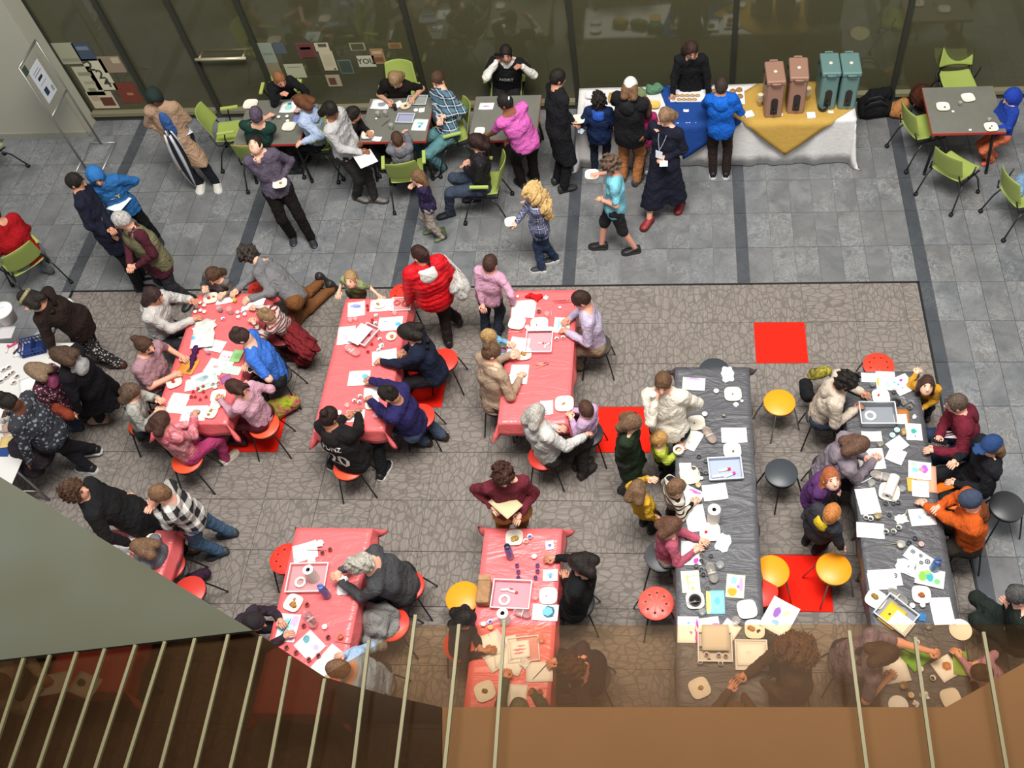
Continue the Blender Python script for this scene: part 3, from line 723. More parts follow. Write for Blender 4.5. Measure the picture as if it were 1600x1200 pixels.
        if hair == 'bun': Hh.ell(hp(0, -.10, .065), (.045 * hs,) * 3, None, .012)
        if hair == 'pony': e = hp(0, -.11, .02); Hh.cap(hp(0, -.09, .03), e, .03 * hs, .03 * hs, .02).cap(e, e - u * .18 * hs - fr * .03, .032 * hs, .014 * hs, .02)
        if hair == 'braids':
            for sg in (1, -1): e = hp(.05 * sg, -.085, -.07); Hh.cap(hp(.04 * sg, -.07, -.02), e, .03 * hs, .022 * hs, .02).cap(e, e - u * .16 + l * sg * .02 - fr * .03, .022 * hs, .014 * hs, .02)
        V, Fq = Hh.mesh(amp=amp * (2 if amp > .01 else 1), freq=55 if amp > .01 else 30, seed=sd)
        if hair == 'cap': pass
        link('hair', mesh_np('hair', V, Fq), hm, root)
    if hair == 'band':
        MB().tube([hp(.088 * math.cos(a), -.012 + .106 * math.sin(a), .045 + .012 * math.sin(a)) for a in [i * math.pi / 10 for i in range(21)]], .020 * hs, 8).ell(hp(0, .105, .06), (.03, .022, .03)).build('headband', cloth('#8f8560', 'dye', '#b5aa84'), root, smooth=True)
    if hair == 'longcurl':
        for q in (-.06, 0, .06):
            Hh.cap(hp(q, -.05, .03), tl(.66, -.13) + l * q * 1.6, .08 * hs, .06 * hs, .05).cap(tl(.66, -.13) + l * q * 1.6, tl(.38, -.15) + l * q * 1.5, .06 * hs, .045 * hs, .04)
        for sg in (1, -1): Hh.cap(hp(.08 * sg, .0, .0), hp(.10 * sg, .02, -.24), .045 * hs, .04 * hs, .03)
        dome(.02); V, Fq = Hh.mesh(amp=.022, freq=45, seed=sd); link('hair', mesh_np('hair', V, Fq), hm, root)
    if hair in ('cap', 'beanie', 'hoodup', 'scarf') and extra != 'hatless':
        Q = Field(.0125); hcol = apr or '#30405e'
        if hair == 'cap':
            Q.ell(hp(0, -.01, .03), (.088 * hs, .106 * hs, .10 * hs), R, .01); Q.sub(hp(0, 0, -.10), (.2, .2, .12 * hs), R)
            Q.ell(hp(0, .105, .03), (.075 * hs, .075 * hs, .011), R, .01)
        elif hair == 'beanie': Q.ell(hp(0, -.015, .03), (.09 * hs, .108 * hs, .108 * hs), R, .01); Q.sub(hp(0, .10, -.06), (.1 * hs, .09 * hs, .09 * hs), R); Q.sub(hp(0, 0, -.16), (.2, .2, .12 * hs), R)
        elif hair == 'hoodup': Q.ell(hp(0, -.02, .01), (.105 * hs, .125 * hs, .13 * hs), R, .01).cap(hp(0, -.05, -.06), Nk - fr * .03, .09 * hs, .09 * s, .04); Q.sub(hp(0, .13, -.02), (.075 * hs, .09 * hs, .09 * hs), R)
        else: Q.ell(hp(0, -.02, .01), (.10 * hs, .118 * hs, .122 * hs), R, .01).cap(hp(0, -.02, -.1), Nk, .075 * hs, .085 * s, .04); Q.sub(hp(0, .13, -.02), (.06 * hs, .09 * hs, .08 * hs), R)
        V, Fq = Q.mesh(amp=.002, freq=30, seed=sd)
        nmq = {'cap': 'cap', 'beanie': 'beanie', 'hoodup': 'hood', 'scarf': 'head_scarf'}[hair]
        link(nmq, mesh_np(nmq, V, Fq), cloth(hcol, None, '#ffffff', None, 1.0, .85, .3), root)
    if hood:
        Q = Field(.014); cN = tl(.745, -.015 * s); pr_ = None
        for q in range(-4, 5):
            a_ = q / 4 * 2.3; pt_ = cN - fr * .085 * s * math.cos(a_) + l * .095 * s * math.sin(a_) + u * .012 * s * math.cos(a_); rr_ = (.040 if abs(q) < 3 else .026) * s
            if pr_ is not None: Q.cap(pr_[0], pt_, pr_[1], rr_, .02)
            pr_ = (pt_, rr_)
        RB = np.stack([l, fr, u], 1).astype(np.float32)
        Q.ell(tl(.66, -.125 * s), (.105 * s, .05 * s, .095 * s), RB, .03)
        V, Fq = Q.mesh(amp=.003, freq=30, seed=sd); link('hood', mesh_np('hood', V, Fq), cloth(hood) if not isinstance(hood, tuple) else cloth(*hood), root)
    info = dict(root=root, O=O, u=u, fr=fr, l=l, Hd=Hd + O, Pv=Pv + O, W={k: v + O for k, v in WR.items()}, hp=lambda a, b, c: Vector(hp(a, b, c)), tl=lambda *a: Vector(tl(*a)), R=Rm, hs=hs, s=s, Sh=Sh, EL=EL, Nk=Nk, g=g)
    return info
def hand_dir(v):
    v = nrm(v); v = V3(v[0], v[1], v[2] * .35); return nrm(v)
def shirt_part(I, name, pts, r, m, n=8, smooth=True):
    return MB().tube(pts, r, n).build(name, m, I['root'], smooth=smooth)
def glasses(I):
    b = MB(); hs = I['hs']
    for sg in (1, -1):
        c = I['hp'](.033 * sg, .098, .010); R_ = I['R']
        b.tube([c + R_ @ Vector((.022 * hs * math.cos(a), 0, .016 * hs * math.sin(a))) for a in [i * math.pi / 5 for i in range(11)]], .0028, 5)
        b.tube([I['hp'](.055 * sg, .096, .014), I['hp'](.08 * sg, .0, .01)], .0028, 5)
    b.tube([I['hp'](-.011, .1, .013), I['hp'](.011, .1, .013)], .0028, 5)
    b.build('glasses', mat('#1c1c1e', .3), I['root'])
def beard(I, c='#2a1e18'):
    F_ = Field(.010); hs = I['hs']; q = I['hp']; F_.ell(q(0, .045, -.075), (.055 * hs, .055 * hs, .042 * hs), np.array(I['R']), .02).cap(q(.055, .02, -.04), q(.03, .06, -.085), .02 * hs, .02 * hs).cap(q(-.055, .02, -.04), q(-.03, .06, -.085), .02 * hs, .02 * hs); F_.sub(q(0, .11, -.052), (.03 * hs, .04 * hs, .012 * hs), np.array(I['R'], np.float32))
    V, Fq = F_.mesh(amp=.003, freq=50); link('beard', mesh_np('beard', V, Fq), cloth(c, 'hair', '#4a3a30', None, 1.0, .6, .8), I['root'])
# ================================================================ PEOPLE
from mathutils.bvhtree import BVHTree
def decal(I, kind, me, c, right, up, m, name='print', off=.004):
    """lays a thin flat print onto the cloth surface"""
    tgt = next(o for o in I['root'].children if o.name.split('.')[0] == kind)
    bv = BVHTree.FromPolygons([v.co.copy() for v in tgt.data.vertices], [tuple(p.vertices) for p in tgt.data.polygons])
    right = Vector(right).normalized(); up = Vector(up); up = (up - right * up.dot(right)).normalized(); n = right.cross(up)
    for v in me.vertices:
        p = Vector(c) + right * v.co.x + up * v.co.y; h = bv.ray_cast(p + n * .35, -n, .8)
        v.co = (h[0] + n * (off + (.001 if v.co.z > 0 else 0))) if h[0] is not None else p
    return link(name, me, m, I['root'])
DK = '#1d1c1f'
SK1, SK2, SK3, SK4 = '#e2b49a', '#cf9c7e', '#8a5a42', '#5b3a2b'
BRN = ('#3a291f', '#5a4130'); BLK = ('#15120f', '#2b2520'); GRY = ('#8d8a86', '#c9c6c0'); BLD = ('#a8824e', '#d3b17a'); RED = ('#8a4a22', '#b06a38'); LBR = ('#5c432f', '#856548')
TC = 0.80  # height of hands on a table top
# ---- far row, in front of the glass
I = person('person in tan coat and dark headscarf holding a striped folded umbrella', (242, 152), (318, 285), s=.97, face=285, hem=.40, top=('#b09076',), kind='coat', hair='scarf', apr='#24302c', hc=BLK, sk=SK4, bot=('#20242c',), shoe='#c9c6bd', sole='#e8e6e0', feet=[(337, 284), (312, 285)], hl=(274, 207, 1.0), hr=(262, 207, 1.0))
m_ = MB(); p = [I['tl'](.62, .135 * 1), I['tl'](.5, .15), I['tl'](.2, .15), I['tl'](-.02, .145)]
V, Fq = Field(.014).ell(I['tl'](.40, .088), (.078, .055, .24), np.stack([I['l'], I['fr'], I['u']], 1).astype(np.float32)).mesh(); link('blue_top', mesh_np('blue_top', V, Fq), cloth('#3b5f9a'), I['root'])
person('person in navy jacket with dark short hair beside the blue hooded one', (118, 284), (222, 443), s=1.0, face=15, look=10, hem=.22, top=('#191c2c',), kind='jacket', hair='short', hc=BLK, sk='#c99478', bot=('#15161a',), shoe='#17171a', hl=(183, 372, 1.0))
I = person('person in bright blue hoodie with hood up holding a plate', (150, 276), (236, 352), s=.92, face=300, hem=.12, top=('#2c6aa8',), kind='hoodie', hair='hoodup', apr='#2f70b0', hc=BLK, bot=('#101216',), hl=(186, 300, 1.08), hr=(158, 301, 1.12))
decal(I, 'hoodie', text_mesh('Y', .09), I['tl'](.45, .12) + Vector(I['l']) * .07, I['l'], I['u'], mat('#e8d66a'), 'emblem')
I = person('grey-haired person in olive vest over maroon sleeves', (190, 344), (292, 466), s=.98, face=238, look=215, hem=.2, top=('#4e1f2c',), kind='shirt', hair='short', hc=GRY, sk='#dba58c', bot=('#33343a',), hl=(216, 415, 1.02), hr=(203, 412, 1.02), w=1.12)
F_ = Field(.017); t_ = I['tl']; l_ = Vector(I['l'])
for sg in (1, -1): F_.cap(t_(-.12) + l_ * sg * .07, t_(.45, -.02) + l_ * sg * .075, .145, .135, .06).cap(t_(.45, -.02) + l_ * sg * .07, t_(.68, -.02) + l_ * sg * .085, .137, .098, .06)
F_.cap(t_(.72, .0), t_(.82, -.02), .075, .075, .03); V, Fq = F_.mesh(.003, 18, 5); link('vest', mesh_np('vest', V, Fq), cloth('#7b7656'), I['root'])
I = person('person in grey-purple top eating and looking straight up', (399, 226), (470, 370), s=.98, face=290, look=270, pitch=48, hem=.04, top=('#5c5363',), kind='shirt', hair='bun', hc=BLK, vneck=1, sk='#e8bba2', bot=('#17130f',), feet=[(486, 372), (457, 368)], hl=(441, 279, 1.05), hr=(404, 254, 1.38), shoe='#22242a', sole='#8d8f94')
person('person in dark green shirt with purple-grey hair seated at grey table', (401, 180), (408, 236), 'sit', face=95, top=('#1d3c34',), sleeve=.5, hair='short', hc=('#3d3340', '#6a5a6c'), sk=SK1, bot=('#20242a',), hl=(425, 180, TC), hr=(382, 190, TC), s=1.0)
person('person in black sweater with red-blond hair behind first grey table', (437, 124), (446, 152), 'sit', face=300, look=310, top=('#17171a',), hair='short', hc=('#7c4f30', '#9b6a45'), sk='#d79a80', hl=(480, 152, TC), hr=(438, 148, .95), s=.85)
person('long-haired person in pale blue hoodie at the end of first grey table', (472, 160), (497, 217), 'sit', face=170, pitch=-50, top=('#b4c4e0',), kind='hoodie', hair='long', hc=('#4b2e1e', '#77492d'), sk=SK1, bot=('#23252a',), hl=(474, 222, TC), hr=(470, 172, TC), hood='#aebddb', s=.95)
I = person('person in light grey sweatshirt with backpack strap holding a blank sheet', (517, 172), (572, 307), s=1.0, face=345, look=330, pitch=-35, hem=.03, hip=(540, 232), top=('#c2c0bf',), kind='shirt', hair='bob', hc=BLK, sk=SK3, bot=('#33302f',), shoe='#6a6664', sole='#3a3836', feet=[(585, 308), (558, 305)], hl=(556, 218, .92), hr=(564, 237, 1.0))
I_strap = I
person('dark-haired child in black shirt seated between two grey tables', (553, 178), (548, 218), 'sit', face=5, top=('#1d1c1c',), hair='bob', hc=BLK, sk='#c28c70', s=.8, hl=(575, 205, TC))
person('blond person in black v-neck painting behind second grey table', (617, 124), (626, 156), 'sit', face=268, pitch=-45, top=('#1b1512',), sleeve=.45, vneck=1, hair='long', hc=('#7b6347', '#a08460'), sk='#c59a80', hl=(647, 152, TC), hr=(606, 158, TC), s=.95)
person('small child in grey hoodie seated in a green chair at second table', (621, 218), (634, 262), 'sit', face=105, top=('#77777f',), kind='hoodie', hair='short', hc=BRN, sk=SK1, s=.72, hl=(620, 202, TC), hr=(634, 205, TC), hood='#6f6f77')
I = person('bearded person in blue plaid shirt and teal trousers on a green chair', (684, 124), (700, 206), 'sit', face=225, look=240, top=('#1c2f42', 'plaid', '#5d7f93', '#e4e8ea', 1.0), kind='shirt', hair='short', hc=BRN, sk=SK1, bot=('#5d8b8f',), hl=(697, 181, .86), hr=(686, 186, .86), feet=[(690, 262), (655, 245)], hem=.08); beard(I)
I = person('person in black tee over white sleeves talking on a phone', (791, 84), (792, 134), 'sit', face=272, pitch=-5, top=('#e2e0d6',), hair='short', hc=BLK, sk='#b0806a', hl=(816, 104, 1.12), hr=(776, 96, 1.14), s=1.0)
F_ = Field(.017); t_ = I['tl']; l_ = Vector(I['l'])
for sg in (1, -1): F_.cap(t_(-.05) + l_ * sg * .06, t_(.45, -.02) + l_ * sg * .07, .138, .135, .06).cap(t_(.45, -.02) + l_ * sg * .06, t_(.66, -.01) + l_ * sg * .085, .137, .105, .06).cap(Vector(I['Sh'][sg]), Vector(I['Sh'][sg]).lerp(Vector(I['EL'][sg]), .5), .083, .075, .03)
V, Fq = F_.mesh(.003, 18, 5); link('black_tee', mesh_np('black_tee', V, Fq), cloth('#16171a'), I['root'])
decal(I, 'black_tee', text_mesh('NORT', .07), I['tl'](.45, .12), I['l'], I['u'], mat('#a6a7a4'), 'print')
I = person('person in bright pink tee leaning over third grey table', (789, 160), (826, 285), s=.98, face=125, look=170, hip=(822, 222), hem=.05, top=('#d968b8',), sleeve=.42, kind='tee', hair='short', hc=BLK, sk=SK3, bot=('#1c1614',), hl=(757, 218, .80), hr=(794, 225, .86), w=1.1)
MB().ell((0, 0, 0), (.012, .035, .02)).build('hair_clip', mat('#cfe3ea', .3), I['root'], I['hp'](.02, -.10, .05), smooth=True)
person('long-haired person in black leather jacket and jeans seated on green chair', (744, 222), (752, 284), 'sit', face=190, pitch=-40, top=('#221f24', None, '#ffffff', None, 1.0, .35), kind='jacket', hair='long', hc=('#1e1412', '#3a2622'), sk='#d8a890', bot=('#3c4656',), feet=[(702, 332), (742, 308)], hl=(728, 263, .75), hr=(735, 250, .8), shoe='#1b1c22')
person('person in long black coat and grey scarf at the food table end', (872, 122), (876, 290), s=1.02, face=30, look=20, hem=.42, top=('#191a1e',), kind='coat', hair='short', hc=BLK, sk='#c08c74', bot=('#17181b',), shoe='#2b2a29', hl=(895, 190, .98), hr=(880, 215, .9))
I = person('small child in purple top and green rubber boots', (653, 277), (684, 366), s=.64, face=200, pitch=-5, hem=.06, top=('#2e2545', 'dots', '#4b3d63', None, .8), hair='bob', hc=LBR, sk=SK1, bot=('#a79b90',), shoe='#5b6b48', hr=(648, 287, .85), hl=(676, 320, .55), feet=[(691, 370), (674, 360)])
for o_ in [c for c in I['root'].children if c.name.startswith('shoe')]:
    q_ = o_.location; MB().lathe([(.034, .02), (.036, .10), (.042, .17), (.044, .175), (.036, .172)], 14).build('boot_shaft', mat('#5b6b48', .4), o_, (-.03, 0, 0), smooth=True)
person('child with long curly blond hair in a purple plaid shirt holding a plate', (830, 302), (856, 410), s=.80, face=190, pitch=-20, hem=.14, top=('#3a3a5c', 'plaid', '#8088a8', '#c9c9dc', .8), hair='longcurl', hc=('#b08a50', '#e0bf85'), sk=SK1, bot=('#2d3a55',), shoe='#3a3a3e', sole='#e4e2dc', feet=[(866, 402), (846, 418)], hr=(806, 349, .80), hl=(822, 320, .95))
person('boy in turquoise tee and black shorts walking with a plate of food', (956, 258), (966, 388), s=.93, face=185, pitch=-50, hem=.10, top=('#7cc3d4',), sleeve=.45, kind='tee', hair='curly', hc=('#4a3a30', '#76604f'), sk='#dfa58e', bot=('#2a2a2c',), legs=.55, bkind='shorts', shoe='#1e1d1e', sole='#2c2b2b', feet=[(992, 388), (940, 382)], hr=(934, 272, 1.15), hl=(941, 313, 1.0))
I = person('person in long navy dress with name badge and red shoes eating', (1040, 182), (1038, 330), s=.97, face=245, look=240, pitch=-35, hem=.62, top=('#1a1c2c',), kind='dress', hair='long', hc=('#6d5440', '#9b7c5e'), sk='#e2b49c', bkind=None, shoe='#8a2a2e', sole='#5a1f22', feet=[(1064, 316), (1014, 344)], hr=(1022, 200, 1.36), hl=(1040, 246, 1.05), w=1.05)
lk = MB(); t_ = I['tl']; l_ = Vector(I['l']); lk.tube([t_(.78, .03) + l_ * .06, t_(.6, .115) + l_ * .04, t_(.42, .165)], .004, 5).tube([t_(.78, .03) - l_ * .06, t_(.6, .115) - l_ * .04, t_(.42, .165)], .004, 5); lk.build('lanyard', mat('#9aa0b0'), I['root'])
Rb = Matrix([list(I['l']), list(I['u']), list(I['fr'])]).transposed()
MB().box((-.045, -.055, -.002), (.045, .055, .002), Rb).build('name_badge', mat('#e6e8ee', .4), I['root'], t_(.34, .172))
person('small boy in navy jacket with blue hood at the food table', (936, 158), (938, 264), s=.76, face=85, hem=.16, top=('#17294e',), kind='jacket', hair='curly', hc=BLK, sk=SK4, bot=('#17202f',), hood='#2f5ec0', hl=(916, 190, TC), shoe='#14161a')
person('person in cap and black coat with orange trousers serving food', (985, 136), (984, 282), s=1.0, face=70, look=80, hem=.18, top=('#1b1b1d',), kind='coat', hair='cap', extra='short', apr='#d8d6d0', hc=LBR, sk=SK1, bot=('#b87848',), hood='#202022', shoe='#4d423a', hl=(960, 165, TC), hr=(1010, 170, TC), w=1.08)
person('small girl in pink top between cap wearer and navy dress', (1007, 165), (1003, 268), s=.74, face=85, hem=.12, top=('#a92a62',), hair='bob', hc=('#33201a', '#53352a'), sk=SK1, bot=('#8c8286',), shoe='#c9c9cc')
person('boy in vivid blue hoodie and brown trousers facing the food table', (1127, 134), (1124, 272), s=.90, face=88, look=88, hem=.10, top=('#1660c4',), kind='hoodie', hair='short', hc=('#2a211c', '#443731'), sk='#c9977c', bot=('#2a1f1c',), hood='#1a6ad2', shoe='#15151a', sole='#e4e4e4', hl=(1104, 160, .95), hr=(1150, 163, 1.0))
person('dark-haired person in black standing behind the food table', (1080, 78), (1081, 150), s=.92, face=270, look=285, top=('#17181a',), kind='shirt', hair='long', hc=('#2d1e18', '#453029'), sk='#b98a74', bot=('#131315',))
person('child in blue hood and orange trousers at the end grey table', (1580, 152), (1566, 208), 'sit', face=195, top=('#22409c',), kind='hoodie', hair='hoodup', apr='#1f3c9c', hc=BLK, bot=('#d0704c',), s=.72, shoe='#c8604a', feet=[(1548, 250), (1552, 242)])
person('person in red top and grey trousers seated on a green chair', (-14, 335), (42, 400), 'sit', face=150, look=190, top=('#a5121a',), kind='shirt', hair='short', hc=BRN, sk=SK2, bot=('#6f7378',), shoe='#55585c', feet=[(74, 420), (66, 400)], w=1.15)
# ---- around the white craft table
person('person with knotted headband in dark brown jacket bending to the craft table', (45, 468), (165, 560), s=.98, face=170, pitch=-55, hip=(118, 500), hem=.2, top=('#2a1d19',), kind='jacket', hair='band', hc=BLK, sk=SK2, bot=('#2d2a2c', 'dots', '#b9b5b0', None, .8), shoe='#4a2a22', feet=[(186, 568), (160, 560)], hr=(40, 487, .95))
person('person in big black coat with grey hood standing at the craft table', (96, 556), (168, 650), s=.97, face=175, pitch=-50, hip=(142, 598), hem=.45, top=('#17141a',), kind='coat', hair='long', hc=('#36271f', '#55402f'), sk='#d8a68c', bot=('#1f2026',), hood='#a9a6a6', shoe='#c49a80', feet=[(158, 655), (196, 620)], hr=(62, 560, .9))
person('girl with pink hood in maroon flowered jacket at the craft table', (56, 580), (128, 660), s=.82, face=170, pitch=-50, hip=(100, 622), hem=.12, top=('#4a2634', 'dots', '#c89aa6', None, .8), kind='jacket', hair='long', hc=('#6a5544', '#8f775f'), sk=SK1, bot=('#36415a',), hood='#96466a', shoe='#2c2c30')
person('person in grey leaf-print top bending over the craft table', (12, 628), (132, 712), s=1.0, face=178, pitch=-60, hip=(78, 678), hem=.08, top=('#34363c', 'dots', '#7f858e', None, 1.2), kind='shirt', hair='bun', hc=BLK, sk=SK4, bot=('#1b1a20',), shoe='#17181c', sole='#d8d8d6', feet=[(148, 702), (138, 730)], w=1.1, hr=(-5, 660, .85))
person('curly-haired person in long black coat looking towards the plaid flannel', (118, 768), (288, 848), s=1.02, face=20, look=10, pitch=5, hem=.60, top=('#19191a',), kind='coat', hair='curly', hc=BRN, sk='#cf9c84', bot=('#1c1c1e',), shoe='#5a3a22')
person('person in black and white flannel shirt and jeans with hands at face', (250, 772), (350, 850), s=.93, face=195, look=195, pitch=-20, hem=.12, top=('#2a2a2c', 'check', '#e8e4dc', '#77777a', 1.3), kind='shirt', hair='short', hc=LBR, sk='#dba791', bot=('#4a6580',), feet=[(345, 862), (360, 832)], shoe='#3a4048', hl=(243, 795, 1.28), hr=(240, 788, 1.3))
# ---- first red table
person('small girl in grey patterned top reaching over the crowded red table', (333, 430), (352, 470), s=.66, face=255, pitch=-35, top=('#75706c', 'dye', '#4e4a48'), hair='bob', hc=BRN, sk=SK1, hl=(352, 458, .82), hr=(318, 448, .9), bot=('#4a4a4c',))
person('curly-haired person in grey shirt and brown trousers kneeling to reach across', (388, 398), (462, 464), 'kneel', face=200, pitch=-40, top=('#7a7a7c',), hair='curly', hc=('#2a2422', '#4a413b'), sk=SK1, bot=('#7a4f2c',), hr=(354, 467, .82), hl=(392, 466, .8), knees=[(462, 500), (470, 470)], feet=[(516, 452), (500, 440)], shoe='#2a2624')
person('person in pale grey hoodie painting at the crowded red table', (240, 462), (256, 520), 'sit', face=350, look=350, top=('#c9c5c0',), kind='hoodie', hair='bob', hc=('#2a1e1c', '#453230'), sk='#c48d74', hr=(300, 500, TC), hl=(298, 468, .92), bot=('#26282e',), hood='#cfccc6')
I = person('person in mauve tee with black face mask and folded arms', (226, 540), (246, 602), 'sit', face=345, look=340, pitch=-15, top=('#a9848c',), sleeve=.45, kind='tee', hair='bun', hc=('#3a271f', '#5a3f30'), sk='#dca68c', hr=(268, 588, TC), hl=(282, 556, TC), bot=('#25262a',), w=1.15)
MB().ell((0, 0, 0), (.055, .035, .045), I['R']).build('face_mask', mat('#2b2c33', .8), I['root'], I['hp'](0, .065, -.05), smooth=True)
person('long-haired girl in grey-white top drawing at table corner', (206, 612), (222, 662), 'sit', face=15, pitch=-40, top=('#b5b4ac', 'dye', '#8d8c86'), hair='long', hc=('#4b3a2e', '#6d5746'), sk=SK1, hr=(243, 645, TC), hl=(246, 622, .88), bot=('#2c2c32',), s=.8, shoe='#4c4038', feet=[(222, 682), (210, 672)])
person('girl in pink tie-dye hoodie and magenta leggings painting', (252, 658), (290, 706), 'sit', face=60, pitch=-45, top=('#c9606e', 'dye', '#e8a5a8'), kind='hoodie', hair='bob', hc=('#33211c', '#53382d'), sk='#cf9a80', hr=(304, 652, TC), bot=('#a83a68',), hood='#cf6f7a', s=.86, shoe='#c4b8a6', sole='#ddd6c8', feet=[(340, 690), (352, 716)])
person('girl in light pink shirt with two long braids at red table', (368, 606), (408, 652), 'sit', face=165, pitch=-50, top=('#cf9fae',), hair='braids', hc=('#2e1d18', '#4a3027'), sk='#dba48c', hr=(392, 600, .85), hl=(346, 626, TC), bot=('#5a1f2a',), s=.86)
person('person in bright blue tee with bun looking at a phone', (376, 526), (430, 580), 'sit', face=195, pitch=-60, top=('#3f74cf',), sleeve=.45, kind='tee', hair='bun', hc=('#2c201d', '#453430'), sk=SK1, hl=(395, 577, .85), hr=(388, 566, .88), bot=('#222226',), w=1.1)
person('small child with bun in red and white striped top', (416, 494), (446, 512), 'sit', face=175, pitch=-45, top=('#cfc8c0', 'stripe', '#8f2f34', None, .7), hair='bun', hc=('#7d5f43', '#a38460'), sk=SK1, s=.7, hl=(398, 506, TC), hr=(402, 480, TC), bot=('#5b2328',), feet=[(462, 548), (458, 560)])
# ---- second red table
person('toddler in green tee smiling at the end of second red table', (548, 436), (562, 470), s=.60, face=255, look=262, pitch=15, top=('#8c9a6c',), sleeve=.45, kind='tee', hair='short', hc=('#8a6c48', '#b59468'), sk='#e6b89e', hr=(530, 455, .72), hl=(592, 462, .62), bot=('#5a5040',))
I = person('person in red puffer jacket with white hood and dark ponytail', (656, 398), (704, 532), s=.98, face=118, look=150, pitch=-20, hem=.14, top=('#cf1420', None, '#ffffff', None, 1.0, .4), kind='jacket', puff=1, hair='pony', hc=('#241614', '#40261f'), sk=SK2, bot=('#29211f',), hood='#e4dfd6', shoe='#1f1a1a', feet=[(718, 500), (700, 532)], w=1.12)
I_puf = I
person('black-haired person in navy jacket over teal vest painting', (638, 520), (678, 578), 'sit', face=185, pitch=-60, top=('#1b2338',), kind='jacket', hair='long', hc=BLK, sk='#d09a7c', hr=(634, 546, .84), hl=(598, 566, TC), bot=('#201c22',), hem=.03)
person('person in indigo jacket kneeling beside a stool at second red table', (608, 616), (646, 664), 'sit', face=170, pitch=-60, top=('#2a2658',), kind='jacket', hair='pony', hc=BLK, sk='#c08c70', hr=(578, 594, .86), hl=(578, 626, .82), bot=('#3c485c',), feet=[(664, 690), (690, 680)], shoe='#26201c')
I = person('person in black numbered jersey seated at end of second red table', (514, 652), (548, 716), 'sit', face=68, look=62, pitch=-45, top=('#1b191a',), kind='hoodie', hair='bun', hc=('#1d1412', '#33221e'), sk='#b88066', hl=(538, 652, TC), hr=(560, 648, TC), bot=('#17171a',), hood='#211c1c', feet=[(596, 738), (520, 722)], shoe='#1c1c1e', sole='#e2e2de', w=1.15)
bk = -Vector(I['l'])
decal(I, 'hoodie', text_mesh('20', .27), I['tl'](.22, -.16), -Vector(I['l']), Vector(I['u']), mat('#d8d2c8', .6), 'number')
decal(I, 'hoodie', text_mesh('PONZ', .085), I['tl'](.52, -.17), -Vector(I['l']), Vector(I['u']), mat('#d8d2c8', .6), 'lettering')
# ---- third red table
person('boy in pink button shirt standing at third red table', (766, 412), (768, 520), s=.80, face=75, look=70, pitch=-25, hem=.06, top=('#cf9cb4',), hair='short', hc=('#33201a', '#4d352a'), sk='#dba690', bot=('#3a4252',), hl=(756, 494, .62), hr=(802, 474, .78), shoe='#2a2a2e')
person('blond toddler in light blue on lap beside beige sweater', (764, 526), (772, 556), 'sit', face=0, pitch=-30, top=('#74aecb',), hair='short', hc=('#8f7349', '#bd9c68'), sk=SK1, s=.58, seat=.58, hr=(797, 552, TC), hl=(792, 535, TC), bot=('#8a7f9a',))
person('person in beige sweater seated at third red table', (768, 550), (774, 620), 'sit', face=45, look=20, pitch=-40, top=('#a88f78',), hair='bun', hc=('#4a3527', '#6e523c'), sk=SK1, hr=(812, 592, TC), hl=(796, 556, .85), bot=('#3a3430',), w=1.05, hem=.06)
person('person in lavender plaid shirt and khaki trousers painting', (908, 468), (930, 532), 'sit', face=190, pitch=-50, top=('#b7a9c4', 'pin', '#e0d8e8', None, 1.0), hair='short', hc=('#241713', '#3e2a22'), sk='#d79c84', hr=(890, 497, TC), hl=(888, 520, TC), bot=('#8a7763',), feet=[(905, 572), (915, 545)], shoe='#4e3a2c')
I = person('silver-haired person in white jacket reaching towards a small child', (838, 646), (856, 706), 'sit', face=40, look=50, pitch=-30, top=('#cfcdc8',), kind='jacket', hair='bob', hc=('#8f8a84', '#c4beb5'), sk='#d9a993', hr=(912, 682, .75), hl=(868, 668, .8), bot=('#2c2826',), feet=[(912, 738), (905, 725)], shoe='#2a2624', hood='#c4c2be'); glasses(I)
person('small girl in lilac hoodie with two hair buns seated', (916, 640), (918, 672), 'sit', face=150, look=120, pitch=-35, top=('#c3a3c4',), kind='hoodie', hair='short', hc=('#3a2620', '#573b30'), sk=SK1, s=.62, hl=(893, 655, TC), bot=('#4a2c34',), hood='#bb99bd', seat=.5)
I = person('curly-haired person in maroon shirt holding a sheet of cardboard', (786, 742), (800, 822), s=.97, face=282, pitch=-35, hip=(800, 798), top=('#6a2530',), hair='curly', hc=('#2c1a15', '#4e3126'), sk=SK1, bot=('#a5793f',), hr=(768, 790, 1.16), hl=(814, 803, 1.08))
# ---- first black table
person('person in cream sweater drinking from a white cup', (1036, 598), (1045, 690), s=1.0, face=262, pitch=-12, hem=.04, hip=(1046, 668), top=('#ded6c6',), hair='short', hc=('#4a3425', '#6d4f39'), sk='#dfa88e', hr=(1024, 624, 1.47), hl=(1072, 640, .98), bot=('#17171b',), w=1.08)
person('long-haired girl in dark green dress with hand on hip', (988, 660), (978, 758), s=.86, face=345, pitch=-35, hem=.35, top=('#23301f',), kind='dress', hair='long', hc=('#55402f', '#7e624a'), sk=SK1, hl=(992, 690, .85), hr=(968, 716, .78), bot=('#4a4a4c',))
person('blond toddler in lime shirt holding a roll of tape', (1030, 686), (1036, 738), s=.60, face=5, pitch=-25, top=('#b2bf44',), hair='short', hc=('#9a6f3c', '#c99b5f'), sk=SK1, hl=(1056, 688, .78), hr=(1058, 706, .76), bot=('#2b2b30',))
person('small girl in black dress with yellow sleeves', (996, 764), (1012, 822), s=.66, face=40, look=70, pitch=-30, hem=.18, top=('#d0a32e',), hair='long', hc=('#5f4733', '#83664b'), sk=SK1, bot=('#2a2a2c',), hl=(1012, 748, .95), shoe='#3a3a3e')
